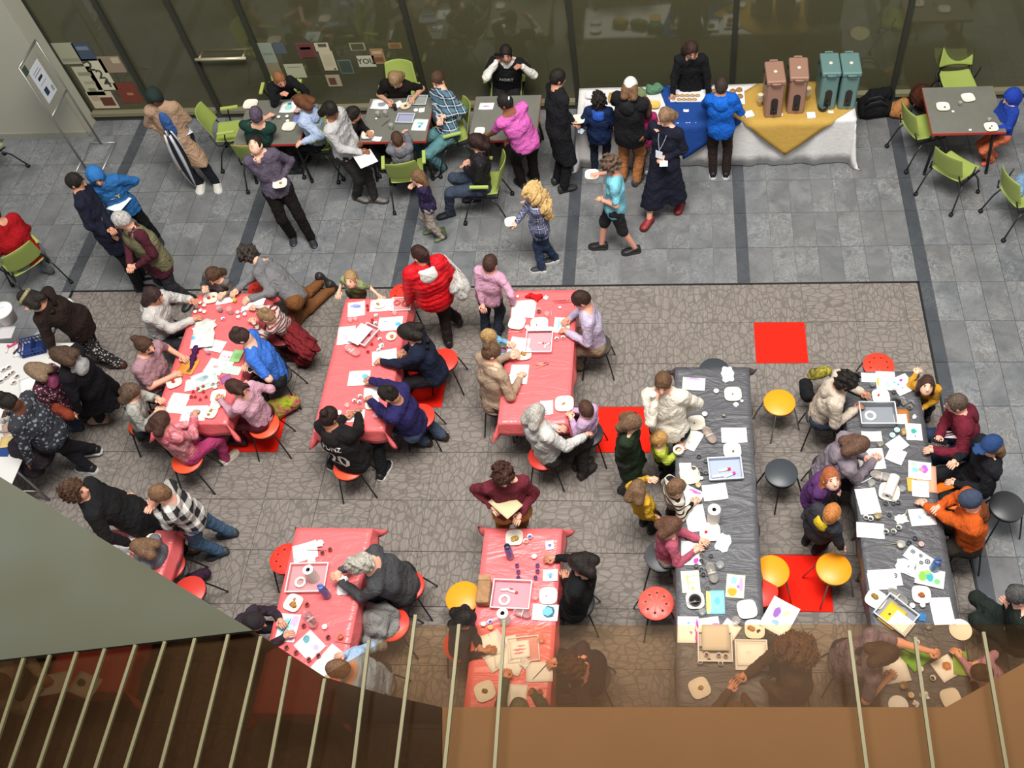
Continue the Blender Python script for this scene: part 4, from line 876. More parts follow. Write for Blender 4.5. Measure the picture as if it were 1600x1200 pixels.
person('boy in blue and black-white striped top drawing', (1056, 762), (1052, 808), s=.72, face=20, pitch=-45, top=('#dcd2c0', 'stripe', '#1d1d22', None, .9), hair='short', hc=('#5a4230', '#7f624a'), sk=SK1, hr=(1082, 788, TC), bot=('#3a3530',))
person('girl in pink sweater drawing from a dark stool', (1050, 822), (1040, 862), 'sit', face=15, pitch=-50, top=('#b2586c',), hair='bob', hc=('#4b3226', '#6d4c3a'), sk=SK1, s=.76, hl=(1092, 842, TC), hr=(1084, 862, TC), bot=('#9a9488',), feet=[(1062, 888), (1056, 895)])
# ---- second black table
person('curly black-haired person in cream hoodie resting arms on the table', (1322, 596), (1284, 642), 'sit', face=350, pitch=-40, top=('#cdbfae',), kind='hoodie', hair='curly', hc=BLK, sk='#b58266', hr=(1336, 640, TC), hl=(1345, 612, TC), bot=('#3a4250',), hood='#c4b6a5', w=1.05)
person('person in lilac hoodie leaning to draw with orange', (1340, 696), (1290, 738), 'sit', face=5, pitch=-60, top=('#8a7f88',), kind='hoodie', hair='long', hc=('#4a3429', '#6d5040'), sk='#e0ad98', hr=(1364, 720, TC), hl=(1350, 712, TC), bot=('#3a3438',), hood='#857a83')
person('red-haired girl in purple hoodie turning to look up', (1299, 748), (1266, 800), s=.78, face=330, look=285, pitch=38, hip=(1272, 772), hem=.05, top=('#553064',), kind='hoodie', hair='bob', hc=('#8a4a2c', '#b26a42'), sk='#e8bca8', bot=('#8d8d90',), hood='#5d366c', shoe='#4a4a4c')
person('orange-haired girl in grey top with yellow hood', (1300, 802), (1268, 852), s=.74, face=40, look=60, pitch=-25, hem=.06, hip=(1278, 826), top=('#33343a',), kind='hoodie', hair='short', hc=('#a35f2c', '#cf8a4e'), sk='#e6bda8', bot=('#1c1d22',), hood='#d9b92c', shoe='#1a1b20')
person('smiling toddler in mustard top by the carpet edge', (1448, 602), (1446, 636), s=.60, face=255, look=262, pitch=32, top=('#c9922e',), hair='bob', hc=('#33201a', '#52362b'), sk='#efc0a6', hr=(1430, 585, .78), hl=(1442, 638, .62), bot=('#2c3444',))
I = person('person in glasses and maroon hoodie with grey sleeves', (1494, 630), (1512, 690), 'sit', face=185, look=180, pitch=-20, top=('#6e1f30',), kind='hoodie', hair='short', hc=('#41362e', '#6a5b4f'), sk='#e0ad96', hr=(1468, 680, .85), hl=(1462, 704, .82), bot=('#2c3a52',), hood='#5f1c2c', w=1.05); glasses(I)
decal(I, 'hoodie', text_mesh('BROWN', .08), I['tl'](.45, .14), I['l'], I['u'], mat('#c8b4b8'), 'lettering')
person('person in blue cap and black coat with long brown hair', (1548, 696), (1530, 748), 'sit', face=190, look=200, pitch=-15, top=('#1c1d22',), kind='coat', hair='cap', apr='#27406c', hc=('#5e4630', '#8d6e4c'), sk=SK1, hr=(1494, 718, .85), bot=('#202126',), hem=.1)
person('person in orange hoodie and slate beanie with raised hand', (1516, 782), (1512, 838), 'sit', face=180, pitch=-40, top=('#c8581c',), kind='hoodie', hair='beanie', apr='#3c4558', hc=BRN, sk='#e2b09a', hr=(1470, 790, .9), hl=(1440, 787, TC), bot=('#2c2620',), hood=('#6d3a1c',), w=1.12)
person('dark green clad person resting face on hands by the stone aisle', (1590, 930), (1590, 992), 'sit', face=180, pitch=-40, top=('#1c2620',), hair='short', hc=('#3b3a3a', '#5b5a58'), sk='#d9a48e', hl=(1578, 950, .95), hr=(1582, 940, .98), bot=('#232a26',), feet=[(1548, 980), (1555, 960)], shoe='#8d7a66')
# ---- lower tables
person('grey-haired person in charcoal sweater eating at lower red table', (565, 882), (628, 912), 'sit', face=188, pitch=-55, top=('#48494b',), hair='curly', hc=('#8f8b80', '#c6c1b4'), sk='#dca88f', hr=(532, 892, .92), hl=(534, 908, .9), bot=('#2a2b2e',), w=1.2, hem=.03)
person('boy in pale blue shirt at the lower red table corner', (530, 1046), (590, 1068), 'sit', face=178, pitch=-55, top=('#a5bfdc',), hair='short', hc=('#5e4330', '#836349'), sk='#dba68e', hr=(540, 1022, .82), bot=('#3a4048',), s=.95, w=1.1)
person('dark-capped child holding a blue painting at lower red table', (398, 972), (372, 990), 'sit', face=355, pitch=-30, top=('#352a34',), hair='beanie', apr='#2a2427', hc=BRN, sk='#d69d86', hl=(436, 967, TC), hr=(442, 996, TC), s=.8, bot=('#26262c',))
person('black-clad person painting at the right side of lower middle table', (906, 880), (902, 938), 'sit', face=165, pitch=-60, top=('#141617',), hair='long', hc=('#171310', '#2a2320'), sk='#c48c72', hr=(868, 872, TC), hl=(884, 905, .8), bot=('#141518',), w=1.15)
person('child in dark shirt painting at the left side of lower middle table', (728, 966), (718, 1000), 'sit', face=0, pitch=-50, top=('#26212c',), hair='bob', hc=BLK, sk='#b98468', hr=(757, 1018, TC), hl=(748, 1008, TC), s=.78, bot=('#2a2a2e',))
person('brown-haired person in dark plum shirt painting near the gallery glass', (896, 1044), (926, 1052), 'sit', face=175, pitch=-60, top=('#3c2a30',), hair='curly', hc=('#3a2418', '#5c3c28'), sk='#d99a80', hr=(872, 1030, .82), hl=(904, 1082, .9), bot=('#22201f',), w=1.05)
person('big curly-haired person in brown top at the end of first black table', (1238, 1016), (1242, 1064), 'sit', face=175, pitch=-50, top=('#4a3526',), hair='bigcurl', hc=('#3f2a1b', '#6b4a30'), sk='#c99270', hr=(1164, 1054, TC), bot=('#2a2420',), w=1.15)
person('person in purple patterned blouse reaching across the second black table', (1384, 1022), (1322, 1034), 'sit', face=5, pitch=-55, top=('#6a5a68', 'dye', '#8a7a88'), sleeve=.45, hair='long', hc=('#3a2a20', '#54402f'), sk='#dba68c', hl=(1484, 1026, .88), hr=(1385, 1062, TC), bot=('#3a3230',), w=1.1)
person('small child in pink with arm stretched over green painting', (1534, 1052), (1556, 1062), 'sit', face=170, pitch=-50, top=('#bd8ca0',), hair='bun', hc=('#3a2a22', '#54402f'), sk='#dba68c', hl=(1498, 1024, .82), s=.62, seat=.52, bot=('#5a4a50',))
person('small girl in grey dress and flowered leggings seated at a red table', (222, 856), (258, 878), 'sit', face=175, pitch=-50, top=('#6d7078',), kind='dress', hem=.2, hair='bob', hc=('#5c4432', '#7f6249'), sk='#dba68e', s=.76, hl=(212, 866, TC), bot=('#3c3142', 'dots', '#9a8ca0', None, .6))
person('person in white shirt seen through the hazy glass', (-2, 1068), (26, 1064), 'sit', face=5, pitch=-45, top=('#d3cdc0',), hair='short', hc=('#6a3a20', '#8f5634'), sk='#d99c80', hl=(66, 1056, TC), hr=(60, 1074, TC), bot=('#3c3a3a',))
person('person reaching onto the near end of the paper-bag table', (812, 1112), (822, 1142), 'sit', face=100, pitch=-50, top=('#4f5a4c',), hair='short', hc=('#5a5a4a', '#7a7a68'), sk='#d99a80', hl=(790, 1062, TC), bot=('#2a2a2c',))
person('brown-haired person with raised hand at the near end of first black table', (1150, 1118), (1146, 1150), 'sit', face=95, pitch=-50, top=('#5a4230',), hair='short', hc=('#5a3c22', '#7d5a38'), sk='#d99a80', hl=(1138, 1080, .9), bot=('#2a2a2c',))
# ================================================================ FURNITURE
M_METAL = mat('#9a9a98', .3, .8); M_BLKM = mat('#1d1d1f', .4, .3)
def plastic(c, rough=.32, crease=.5):
    k = ('pl', c, rough, crease)
    if k in MC: return MC[k]
    n = NT('plastic sheet ' + c); A = lin(c); o = n.obj(); n.b.inputs['Roughness'].default_value = rough
    n.l(n.mix(n.math('MULTIPLY', n.noise(o, 2.5, 3), .4), A, tuple(v * .8 for v in A[:3]) + (1,)), n.b.inputs['Base Color'])
    mp = n.n('ShaderNodeMapping'); mp.inputs['Scale'].default_value = (1.1, 3.2, 1); n.l(o, mp.inputs[0])
    h = n.math('ABSOLUTE', n.math('SUBTRACT', n.noise(mp.outputs[0], 1.5, 4, .55, 1.3), .5))
    n.bump(h, crease, .12); MC[k] = n.m; return n.m
def drape(name, x0, y0, x1, y1, z, drop, m, label, cat='tablecloth', flare=.35, out=.10, rip=.012, parts=26, seed=1, zoff=.004, group=None, cre=.003):
    rs = random.Random(seed); step = .055
    def axis(a, b):
        n = max(2, int((b - a) / step)); o = [a - drop * t for t in (1, .75, .5, .25, .08)] + [a + (b - a) * i / n for i in range(n + 1)] + [b + drop * t for t in (.08, .25, .5, .75, 1)]
        return o
    X, Y = axis(x0, x1), axis(y0, y1); V = []
    ph = [rs.uniform(0, 6) for _ in range(6)]
    for x in X:
        for y in Y:
            dx = max(x0 - x, 0, x - x1); dy = max(y0 - y, 0, y - y1); ex, ey = min(max(x, x0), x1), min(max(y, y0), y1)
            sx = -1 if x < x0 else 1; sy = -1 if y < y0 else 1; r = math.hypot(dx, dy)
            if r > 0:
                a = math.atan2(dy, dx); t = math.sin(2 * a); o = (out + flare * t) * r
                per = (ey if dx > dy else ex); rr = rip * (r / drop) * (math.sin(per * 13 + ph[0]) + .6 * math.sin(per * 23 + ph[1]))
                o = max(.004, o + rr); px = ex + sx * math.cos(a) * o; py = ey + sy * math.sin(a) * o
                rd = min(r, drop * 1.32); zz = z + zoff - rd * math.sqrt(max(.1, 1 - (o / max(r, .01)) ** 2)) if r > .01 else z + zoff
                zz = max(zz, .012)
            else:
                px, py = ex, ey; zz = z + zoff + cre * max(0, math.sin(y * 9 + ph[2] + 2 * math.sin(x * 3 + ph[3]))) * (1 + math.sin(y * 3.1 + ph[4]))
            V.append((px, py, zz))
    ny = len(Y); F = [(i * ny + j, (i + 1) * ny + j, (i + 1) * ny + j + 1, i * ny + j + 1) for i in range(len(X) - 1) for j in range(ny - 1)]
    o = link(name, mesh_np(name, V, F), m); sd = o.modifiers.new('s', 'SOLIDIFY'); sd.thickness = .0015
    return tag(o, label, cat, group)
def folding_table(x0, y0, x1, y1, label, group=None, z=.735):
    r = empty('folding_table', ((x0 + x1) / 2, (y0 + y1) / 2, 0), label, 'table', group); w, d = (x1 - x0) / 2, (y1 - y0) / 2
    bevel(MB().box((-w, -d, z - .04), (w, d, z)).build('tabletop', mat('#8d8a84', .5), r), .006)
    for sy in (-1, 1):
        for sx in (-1, 1): MB().tube([(sx * (w - .08), sy * (d - .25), z - .04), (sx * (w - .05), sy * (d - .22), .0)], .014, 8).build('leg', M_METAL, r, smooth=True)
        MB().tube([(-(w - .06), sy * (d - .23), .2), (w - .06, sy * (d - .23), .2)], .01, 8).build('crossbar', M_METAL, r, smooth=True)
    return r
RC_ = plastic('#e86a6c', .32, .28); BC_ = plastic('#505054', .5, .5)
RT = {'A': (-8.63, -2.53, -7.80, -.70, 'red tablecloth crowded with paintings beside the bright blue tee person'),
      'B': (-6.82, -2.62, -6.05, -.80, 'red tablecloth on the table beside the red puffer jacket'),
      'C': (-4.85, -2.53, -4.10, -.70, 'red tablecloth on the table by the lavender plaid shirt'),
      'D': (-6.75, -5.58, -5.98, -3.76, 'red tablecloth on the lower table of the grey-haired eater'),
      'E': (-4.85, -5.58, -4.09, -3.75, 'red tablecloth on the lower table with the brown paper bag'),
      'I': (-8.75, -5.42, -7.98, -3.80, 'red tablecloth half hidden by the sloping green-grey soffit')}
for i, (k, (a, b, c, d, lb)) in enumerate(RT.items()):
    folding_table(a, b, c, d, lb.replace('red tablecloth', 'folding table under a red cloth').replace(' on the table', ''))
    drape('tablecloth', a, b, c, d, .735, .20, RC_, lb, seed=i, cre=.0012, flare=.42, out=.12)
for i, (a, c, yy, lb) in enumerate(((-2.97, -2.20, -1.81, 'beside the cream sweater drinker'), (-1.22, -.46, -1.88, 'beside the orange hoodie person'))):
    for q in range(2): folding_table(a, yy - 1.83 * (q + 1) + .005, c, yy - 1.83 * q - .005, 'folding table under black cloth %s, %s half' % (lb, ('far', 'near')[q]))
    for q in range(2):
        drape('tablecloth', a - .01, yy - 1.83 * (q + 1) + .004, c + .01, yy - 1.83 * q - .004, .735, .16, BC_, 'wrinkled black plastic tablecloth %s, %s half' % (lb, ('far', 'near')[q]), seed=20 + i * 3 + q, flare=.45, out=.10, cre=.0022) if False else None
    drape('tablecloth', a - .01, yy - 3.66, c + .01, yy, .735, .16, BC_, 'long wrinkled black plastic tablecloth %s' % lb, seed=20 + i, flare=.45, out=.10, cre=.0022)
# grey cafe tables with red edges
def cafe_table(x0, y0, x1, y1, label):
    r = empty('cafe_table', ((x0 + x1) / 2, (y0 + y1) / 2, 0), label, 'table', 'grey tables with red edges'); w, d = (x1 - x0) / 2, (y1 - y0) / 2
    n = NT('grey laminate'); n.l(n.mix(n.noise(n.obj(), 6, 5, .7), lin('#77766c'), lin('#63645d')), n.b.inputs['Base Color']); n.b.inputs['Roughness'].default_value = .4
    bevel(MB().box((-w + .004, -d + .004, .725), (w - .004, d - .004, .742)).build('tabletop', n.m, r), .004)
    bevel(MB().box((-w, -d, .700), (w, d, .738)).build('red_edge', mat('#a8352e', .4), r), .004)
    for sx in (-1, 1):
        for sy in (-1, 1):
            MB().tube([(sx * (w - .12), sy * (d - .12), .70), (sx * (w - .06), sy * (d - .05), .05)], .02, 8).build('leg', M_BLKM, r, smooth=True)
            MB().tube([(sx * (w - .06) - .015, sy * (d - .05), .028), (sx * (w - .06) + .015, sy * (d - .05), .028)], .027, 12).build('caster', M_BLKM, r, smooth=True)
    return r
cafe_table(-8.90, 1.91, -7.98, 2.83, 'grey table with red edge beside the upturned eater')
cafe_table(-7.17, 1.91, -6.26, 2.80, 'grey table with red edge in front of the blue plaid shirt')
cafe_table(-5.69, 1.89, -4.78, 2.79, 'grey table with red edge under the pink tee person')
cafe_table(.28, 1.83, 1.20, 2.73, 'grey table with red edge holding three plates, far end')
# food tables under white cloths with coloured squares
for i, (a, b, lb) in enumerate(((-4.25, -2.46, 'beside the cap wearer'), (-2.44, -.65, 'under the drink dispensers'))):
    folding_table(a, 2.16, b, 2.88, 'folding table under a white cloth ' + lb)
wc = cloth('#d8d6d4', None, '#ffffff', None, 1.0, .8, .10)
drape('tablecloth', -4.27, 2.14, -.63, 2.90, .735, .72, wc, 'long white tablecloth reaching the floor under the drink dispensers', seed=9, out=.03, flare=.16, rip=.022)
def square(name, pts, z, m, label, hang=()):
    """flat cloth square over the table; points past the edge hang down in front"""
    yE = 2.14 - .016
    V = []; n = 22
    (ax, ay), (bx, by), (cx, cy), (dx_, dy_) = pts
    for i in range(n + 1):
        for j in range(n + 1):
            u, v = i / n, j / n
            x = (1 - u) * (1 - v) * ax + u * (1 - v) * bx + u * v * cx + (1 - u) * v * dx_
            y = (1 - u) * (1 - v) * ay + u * (1 - v) * by + u * v * cy + (1 - u) * v * dy_
            if y < yE: V.append((x, yE - .03 - (yE - y) * .12 - .006 * math.sin(x * 13), z - (yE - y)))
            elif y > 2.905: V.append((x, 2.915 + (y - 2.9) * .08, z - (y - 2.905)))
            else: V.append((x, y, z + .003))
    F = [(i * (n + 1) + j, (i + 1) * (n + 1) + j, (i + 1) * (n + 1) + j + 1, i * (n + 1) + j + 1) for i in range(n) for j in range(n)]
    o = link(name, mesh_np(name, V, F), m); s_ = o.modifiers.new('s', 'SOLIDIFY'); s_.thickness = .002; return tag(o, label, 'table overlay')
square('table_overlay', [(-3.20, 2.90), (-2.86, 1.60), (-2.10, 2.14), (-2.5, 2.96)], .742, cloth('#1c4288', None, '#ffffff', None, 1.0, .8, .10), 'royal blue square cloth laid cornerwise over the white tablecloth')
square('table_overlay', [(-2.42, 2.42), (-1.51, 1.62), (-.62, 2.36), (-1.4, 3.28)], .746, cloth('#b99548', None, '#ffffff', None, 1.0, .8, .10), 'mustard yellow square cloth under the drink dispensers, corner hanging')
# drink dispensers: tall insulated boxes
def dispenser(px, py, c, label, grp, rz=0):
    p = P(px, py, .75); r = empty('drink_dispenser', (p.x, p.y + .2, .752), label, 'drink dispenser', grp, rz); m = mat(c, .45)
    w, d, h = .115, .20, .50
    body = MB(); body.prism([(-w + .02, -d), (w - .02, -d), (w, -d + .03), (w, d - .02), (w - .02, d), (-w + .02, d), (-w, d - .02), (-w, -d + .03)], 0, h)
    # recessed tap bay cut as a separate dark arch
    bevel(body.build('body', m, r), .012, 2)
    lid = MB().prism([(-w - .006, -d - .01), (w + .006, -d - .01), (w + .006, d + .006), (-w - .006, d + .006)], h, h + .07); bevel(lid.build('lid', m, r), .02, 3)
    hd = MB(); hd.tube([(-.06, -d - .015, h + .035), (-.05, -d - .045, h + .05), (.05, -d - .045, h + .05), (.06, -d - .015, h + .035)], .012, 8); hd.build('handle', m, r, smooth=True)
    hd = MB(); hd.tube([(-.05, d + .005, h + .03), (-.045, d + .03, h + .06), (.045, d + .03, h + .06), (.05, d + .005, h + .03)], .010, 8); hd.build('handle', m, r, smooth=True)
    for sx in (-1, 1):
        for yy in (-d * .6, d * .6): bevel(MB().box((-.01, -.018, -.03), (.01, .018, .03)).build('latch', mat('#2b2f30', .4), r, (sx * (w + .008), yy, h)), .003)
    MB().lathe([(.026, 0), (.026, .012), (.018, .02)], 14, cap1=True).build('vent_cap', mat('#c9c4bb', .4), r, (0, -.02, h + .07), smooth=True)
    arch = [(-.045, .05)] + [(.045 * math.cos(a), .26 + .045 * math.sin(a)) for a in [math.pi - i * math.pi / 8 for i in range(9)]] + [(.045, .05)]
    b = MB(); b.add([(x, -d - .003, z) for x, z in arch] + [(x, -d + .02, z) for x, z in arch], [tuple(range(len(arch))), tuple(range(2 * len(arch) - 1, len(arch) - 1, -1))] + [(i, i + len(arch), (i + 1) % len(arch) + len(arch), (i + 1) % len(arch)) for i in range(len(arch))])
    b.build('tap_bay', mat('#2a2422', .6), r)
    tp_ = MB().tube([(0, -d + .01, .13), (0, -d - .035, .13), (0, -d - .05, .09)], .012, 8).tube([(0, -d - .03, .135), (0, -d - .05, .19)], .007, 6); tp_.build('tap', mat('#151515', .3), r, smooth=True)
    return r
dispenser(1207, 184, '#94705f', 'dusty pink drink dispenser next to the blue hoodie boy', 'dusty pink drink dispensers', .03)
dispenser(1243, 178, '#94705f', 'dusty pink drink dispenser nearer the teal pair', 'dusty pink drink dispensers', -.03)
dispenser(1291, 171, '#5d7c78', 'teal drink dispenser nearer the pink pair', 'teal drink dispensers', .0)
dispenser(1322, 171, '#5d7c78', 'teal drink dispenser at the table end by the bags', 'teal drink dispensers', .0)
def bowl_black(px, py, lb):
    p = P(px, py, .75); r = MB().lathe([(.045, 0), (.062, .035), (.066, .07), (.058, .068), (.05, .03), (.02, .012)], 20, cap1=True).build('drip_cup', mat('#19191b', .35), None, (p.x, p.y, .753), smooth=True); tag(r, lb, 'cup', 'black drip cups under the taps')
bowl_black(1203, 176, 'black round drip cup under the first pink dispenser tap'); bowl_black(1236, 172, 'black round drip cup under the second pink dispenser tap'); bowl_black(1285, 172, 'black round drip cup under the first teal dispenser tap')
# display stand
r = empty('display_stand', (-11.45, 2.58, 0), 'grey metal display stand with a white notice in its tilted frame', 'sign stand')
b = MB(); q = [(-.17, -.32), (.22, -.32), (.22, .30), (-.17, .30)]
for i in range(4): b.tube([(*q[i], .012), (*q[(i + 1) % 4], .012)], .012, 8)
b.build('base_frame', mat('#a9a8a2', .35, .5), r, smooth=True)
for y in (-.30, .28): MB().tube([(0, y, .01), (0, y, 1.78)], .014, 8).build('post', mat('#8f8e88', .35, .5), r, smooth=True)
for z in (.98, 1.77): MB().tube([(0, -.30, z), (0, .28, z)], .014, 8).build('rail', mat('#8f8e88', .35, .5), r, smooth=True)
MB().box((-.004, -.285, 1.0), (.004, .265, 1.75)).build('panel', clear('#9fa08f', .35), r)
nt = MB().box((-.001, -.2, 1.12), (.003, .10, 1.62)).build('notice', mat('#ccd0d6', .6), r, (.006, 0, 0))
for y0, z0, y1, z1, c in ((-.12, 1.42, .0, 1.46, '#20222a'), (-.14, 1.2, -.05, 1.3, '#22384a'), (.02, 1.16, .07, 1.24, '#8d9096'), (-.15, 1.5, .05, 1.515, '#8f929a'), (-.15, 1.54, .02, 1.552, '#8f929a'), (-.14, 1.36, .04, 1.37, '#8f929a')):
    MB().box((0, y0, z0), (.0015, y1, z1)).build('print', mat(c, .6), nt, (.003, 0, 0))
MB().box((0, -.28, 1.62), (.003, -.18, 1.73)).build('dark_label', mat('#3a4a40', .6), r, (.007, 0, 0))

# ---- stools
def stool_seat(holes):
    b = MB().lathe([(.0001, .425), (.158, .425), (.17, .435), (.17, .447), (.16, .455), (.0001, .457)], 32, cap0=False).me('seat', True)
    bm = bmesh.new(); bm.from_mesh(b); bmesh.ops.remove_doubles(bm, verts=bm.verts, dist=.0005); bm.to_mesh(b); bm.free()
    if holes:
        o = link('tmp', b); c = MB()
        for i in range(8): a = math.pi / 8 + i * math.pi / 4; c.lathe([(.0125, .40), (.0125, .48)], 10, (.10 * math.cos(a), .10 * math.sin(a), 0), cap1=True)
        k = link('cut', c.me('cut')); md = o.modifiers.new('b', 'BOOLEAN'); md.object = k; md.operation = 'DIFFERENCE'; md.solver = 'EXACT'
        dg = bpy.context.evaluated_depsgraph_get(); m2 = bpy.data.meshes.new_from_object(o.evaluated_get(dg)); bpy.data.objects.remove(o); bpy.data.objects.remove(k); b = m2
        b.materials.clear()
    smooth_by_angle(b, 50); return b
_seats = {}
def stool(px, py, c, label, holes=False, rz=0, z=.455, legm=None, group=None, world=None):
    p = Vector(world) if world else P(px, py, z); key = (c, holes)
    if key not in _seats: me = stool_seat(holes); me.materials.append(mat(c, .4)); _seats[key] = me
    r = empty('stool', (p.x, p.y, 0), label, 'stool', group, rz)
    copymesh('seat', _seats[key], r, (0, 0, 0)); k = legm or M_METAL
    if 'leg' + str(id(k)) not in _seats:
        me = MB().tube([(.07, .07, .425), (.115, .115, .41), (.150, .150, .22), (.185, .185, .008)], .0085, 8).me('leg', True); me.materials.append(k); _seats['leg' + str(id(k))] = me
        m2 = MB().tube([(.16 * math.cos(a), .16 * math.sin(a), .405) for a in [i * math.pi / 12 for i in range(25)]], .006, 6).me('ring', True); m2.materials.append(k); _seats['ring' + str(id(k))] = m2
    for i in range(4):
        o = copymesh('leg', _seats['leg' + str(id(k))], r, (0, 0, 0)); o.rotation_euler = (0, 0, i * math.pi / 2)
    copymesh('under_ring', _seats['ring' + str(id(k))], r, (0, 0, 0)); return r
RS = '#e23a2c'; OR_ = '#f39a1e'; RO = '#e8502c'; DKL = M_BLKM
stool(1218, 628, OR_, 'orange stool in the aisle nearest the red carpet square', rz=.5)
stool(1303, 888, OR_, 'orange stool standing below the yellow-hooded girl', rz=.4)
stool(1206, 892, OR_, 'orange stool tucked against the first black table', rz=.2)
stool(723, 933, OR_, 'orange stool by the brown paper bag', rz=.3, legm=DKL)
stool(1488, 772, '#ee7a1c', 'orange stool beside the orange hoodie arm')
stool(1221, 738, '#3c4146', 'dark grey stool alone in the aisle between the black tables', rz=.6, legm=DKL)
stool(1574, 790, '#343537', 'charcoal stool on the stone floor behind orange hoodie', rz=.2, legm=DKL)
stool(1116, 578, '#3c4146', 'dark grey stool half under the far end of the first black table', legm=DKL)
stool(1025, 942, '#e8574a', 'coral stool with eight round holes beside the first black table', True, .3, legm=DKL)
stool(1373, 570, '#e8402c', 'red stool with holes at the far end of the second black table', True, legm=DKL)
stool(447, 872, RS, 'red stool with holes half under the lower red table', True, legm=DKL)
stool(408, 449, RS, 'red stool with holes behind the kneeling grey shirt person', True, legm=DKL)
stool(630, 458, RS, 'red stool with holes next to the red puffer jacket', True, legm=DKL)
stool(692, 562, RS, 'red stool under the navy jacket painter', legm=DKL); stool(655, 650, RS, 'red stool beside the indigo jacket', legm=DKL)
stool(545, 728, RO, 'orange-red stool under the numbered jersey', legm=DKL, rz=.2)
stool(412, 664, RO, 'orange-red stool under the braided girl', legm=DKL, rz=.1); stool(292, 718, RO, 'orange-red stool under the tie-dye hoodie', legm=DKL)
stool(224, 660, RO, 'red stool under the long-haired drawing girl', legm=DKL)
stool(440, 522, '#7d2a30', 'dark red draped stool under the striped child', legm=DKL)
stool(850, 712, RS, 'red stool under the silver-haired person', legm=DKL); stool(636, 915, RS, 'red stool under the charcoal sweater', legm=DKL)
stool(612, 975, RS, 'red stool heaped with a grey coat', legm=DKL)
for q in (('#a03028', 258, 518, 'red stool under the pale grey hoodie painter'), ('#3a3536', 432, 585, 'dark stool under the bright blue tee person'), ('#c04030', 247, 604, 'red stool under the mauve tee person'),
          ('#6a5046', 776, 628, 'brown stool under the beige sweater'), ('#4a4240', 932, 538, 'dark stool under the lavender plaid shirt'), ('#4a4a4e', 1034, 868, 'grey stool under the pink sweater girl'),
          ('#2f3032', 1284, 648, 'dark stool under the cream hoodie'), ('#2f3032', 1290, 742, 'dark stool under the lilac hoodie'), ('#303036', 1512, 696, 'dark stool under the glasses wearer'),
          ('#303036', 1530, 752, 'dark stool under the black coat and blue cap'), ('#303036', 1512, 842, 'dark stool under the orange hoodie'), ('#33343a', 1588, 995, 'dark stool at the stone aisle under the green-clad sitter'),
          ('#e23a2c', 1188, 922, 'red stool shoved behind the orange one'), ('#2d2e31', 902, 940, 'dark stool under the black-clad painter'), ('#c8442c', 720, 1006, 'red stool under the child in dark shirt'),
          ('#2d2e31', 926, 1056, 'dark stool under the plum shirt painter'), ('#c23a30', 262, 884, 'red stool under the grey-dress girl'), ('#c23a30', 294, 924, 'red stool peeking from behind the soffit'),
          ('#33343a', 918, 676, 'dark stool under the lilac hoodie girl'), ('#3a3a3e', 590, 1070, 'dark stool under the pale blue shirt'), ('#3a2a22', 1322, 1036, 'brown stool under the purple blouse'), ('#3a2a22', 1242, 1068, 'brown stool under the big curly hair'), ('#4a3a38', 372, 992, 'dark stool under the dark-capped child'), ('#3a3a3e', 26, 1066, 'dark stool under the white shirt behind hazy glass'), ('#4a3a38', 1556, 1064, 'dark stool under the small pink child')):
    stool(q[1], q[2], q[0], q[3], legm=DKL)
# ---- lime green wheeled chairs
GRN = mat('#94a452', .5)
def chair_meshes():
    d = {}
    V = []; F = []; n = 10
    for i in range(n + 1):
        for j in range(n + 1):
            u, v = i / n * 2 - 1, j / n * 2 - 1; r_ = 1 - .12 * abs(v) ** 3
            V.append((u * .225 * (1 - .06 * (v < 0) * abs(v)), v * .22, .46 + .02 * u * u + .015 * v * v - .02 * max(0, v) ** 2))
    F = [(i * (n + 1) + j, (i + 1) * (n + 1) + j, (i + 1) * (n + 1) + j + 1, i * (n + 1) + j + 1) for i in range(n) for j in range(n)]
    d['seat'] = (V, F)
    V = []
    for i in range(n + 1):
        for j in range(n + 1):
            u, v = i / n * 2 - 1, j / n; hw = .23 - .03 * v
            V.append((u * hw, -.235 - .10 * v + .055 * u * u - .015, .56 + .33 * v + .02 * (1 - u * u) * (v > .9)))
    holes = {(i, j) for j in (3, 5, 7) for i in (2, 3, 6, 7)}
    F = [(i * (n + 1) + j, (i + 1) * (n + 1) + j, (i + 1) * (n + 1) + j + 1, i * (n + 1) + j + 1) for i in range(n) for j in range(n)]
    d['backrest'] = (V, F); return d
_cm = {}
for k, (V, F) in chair_meshes().items():
    o = link('tmp', mesh_np(k, V, F)); s_ = o.modifiers.new('s', 'SOLIDIFY'); s_.thickness = .014; s_.offset = 0; s2 = o.modifiers.new('u', 'SUBSURF'); s2.levels = 1
    dg = bpy.context.evaluated_depsgraph_get(); me = bpy.data.meshes.new_from_object(o.evaluated_get(dg)); bpy.data.objects.remove(o); me.materials.append(GRN); me.name = k; _cm[k] = me
for sx, nm in ((-1, 'armL'), (1, 'armR')):
    me = MB().box((sx * .27 - .022, -.12, .655), (sx * .27 + .022, .12, .675)).me('armrest'); me.materials.append(mat('#a8b85e', .45)); _cm[nm] = me
b = MB()
for sx in (-1, 1): b.tube([(sx * .20, -.25, .60), (sx * .235, -.20, .44), (sx * .235, .20, .43)], .011, 7); b.tube([(sx * .235, -.05, .45), (sx * .272, -.05, .56), (sx * .272, -.02, .655)], .010, 7)
b.tube([(-.235, 0, .43), (.235, 0, .43)], .011, 7); me = b.me('frame', True); me.materials.append(M_BLKM); _cm['frame'] = me
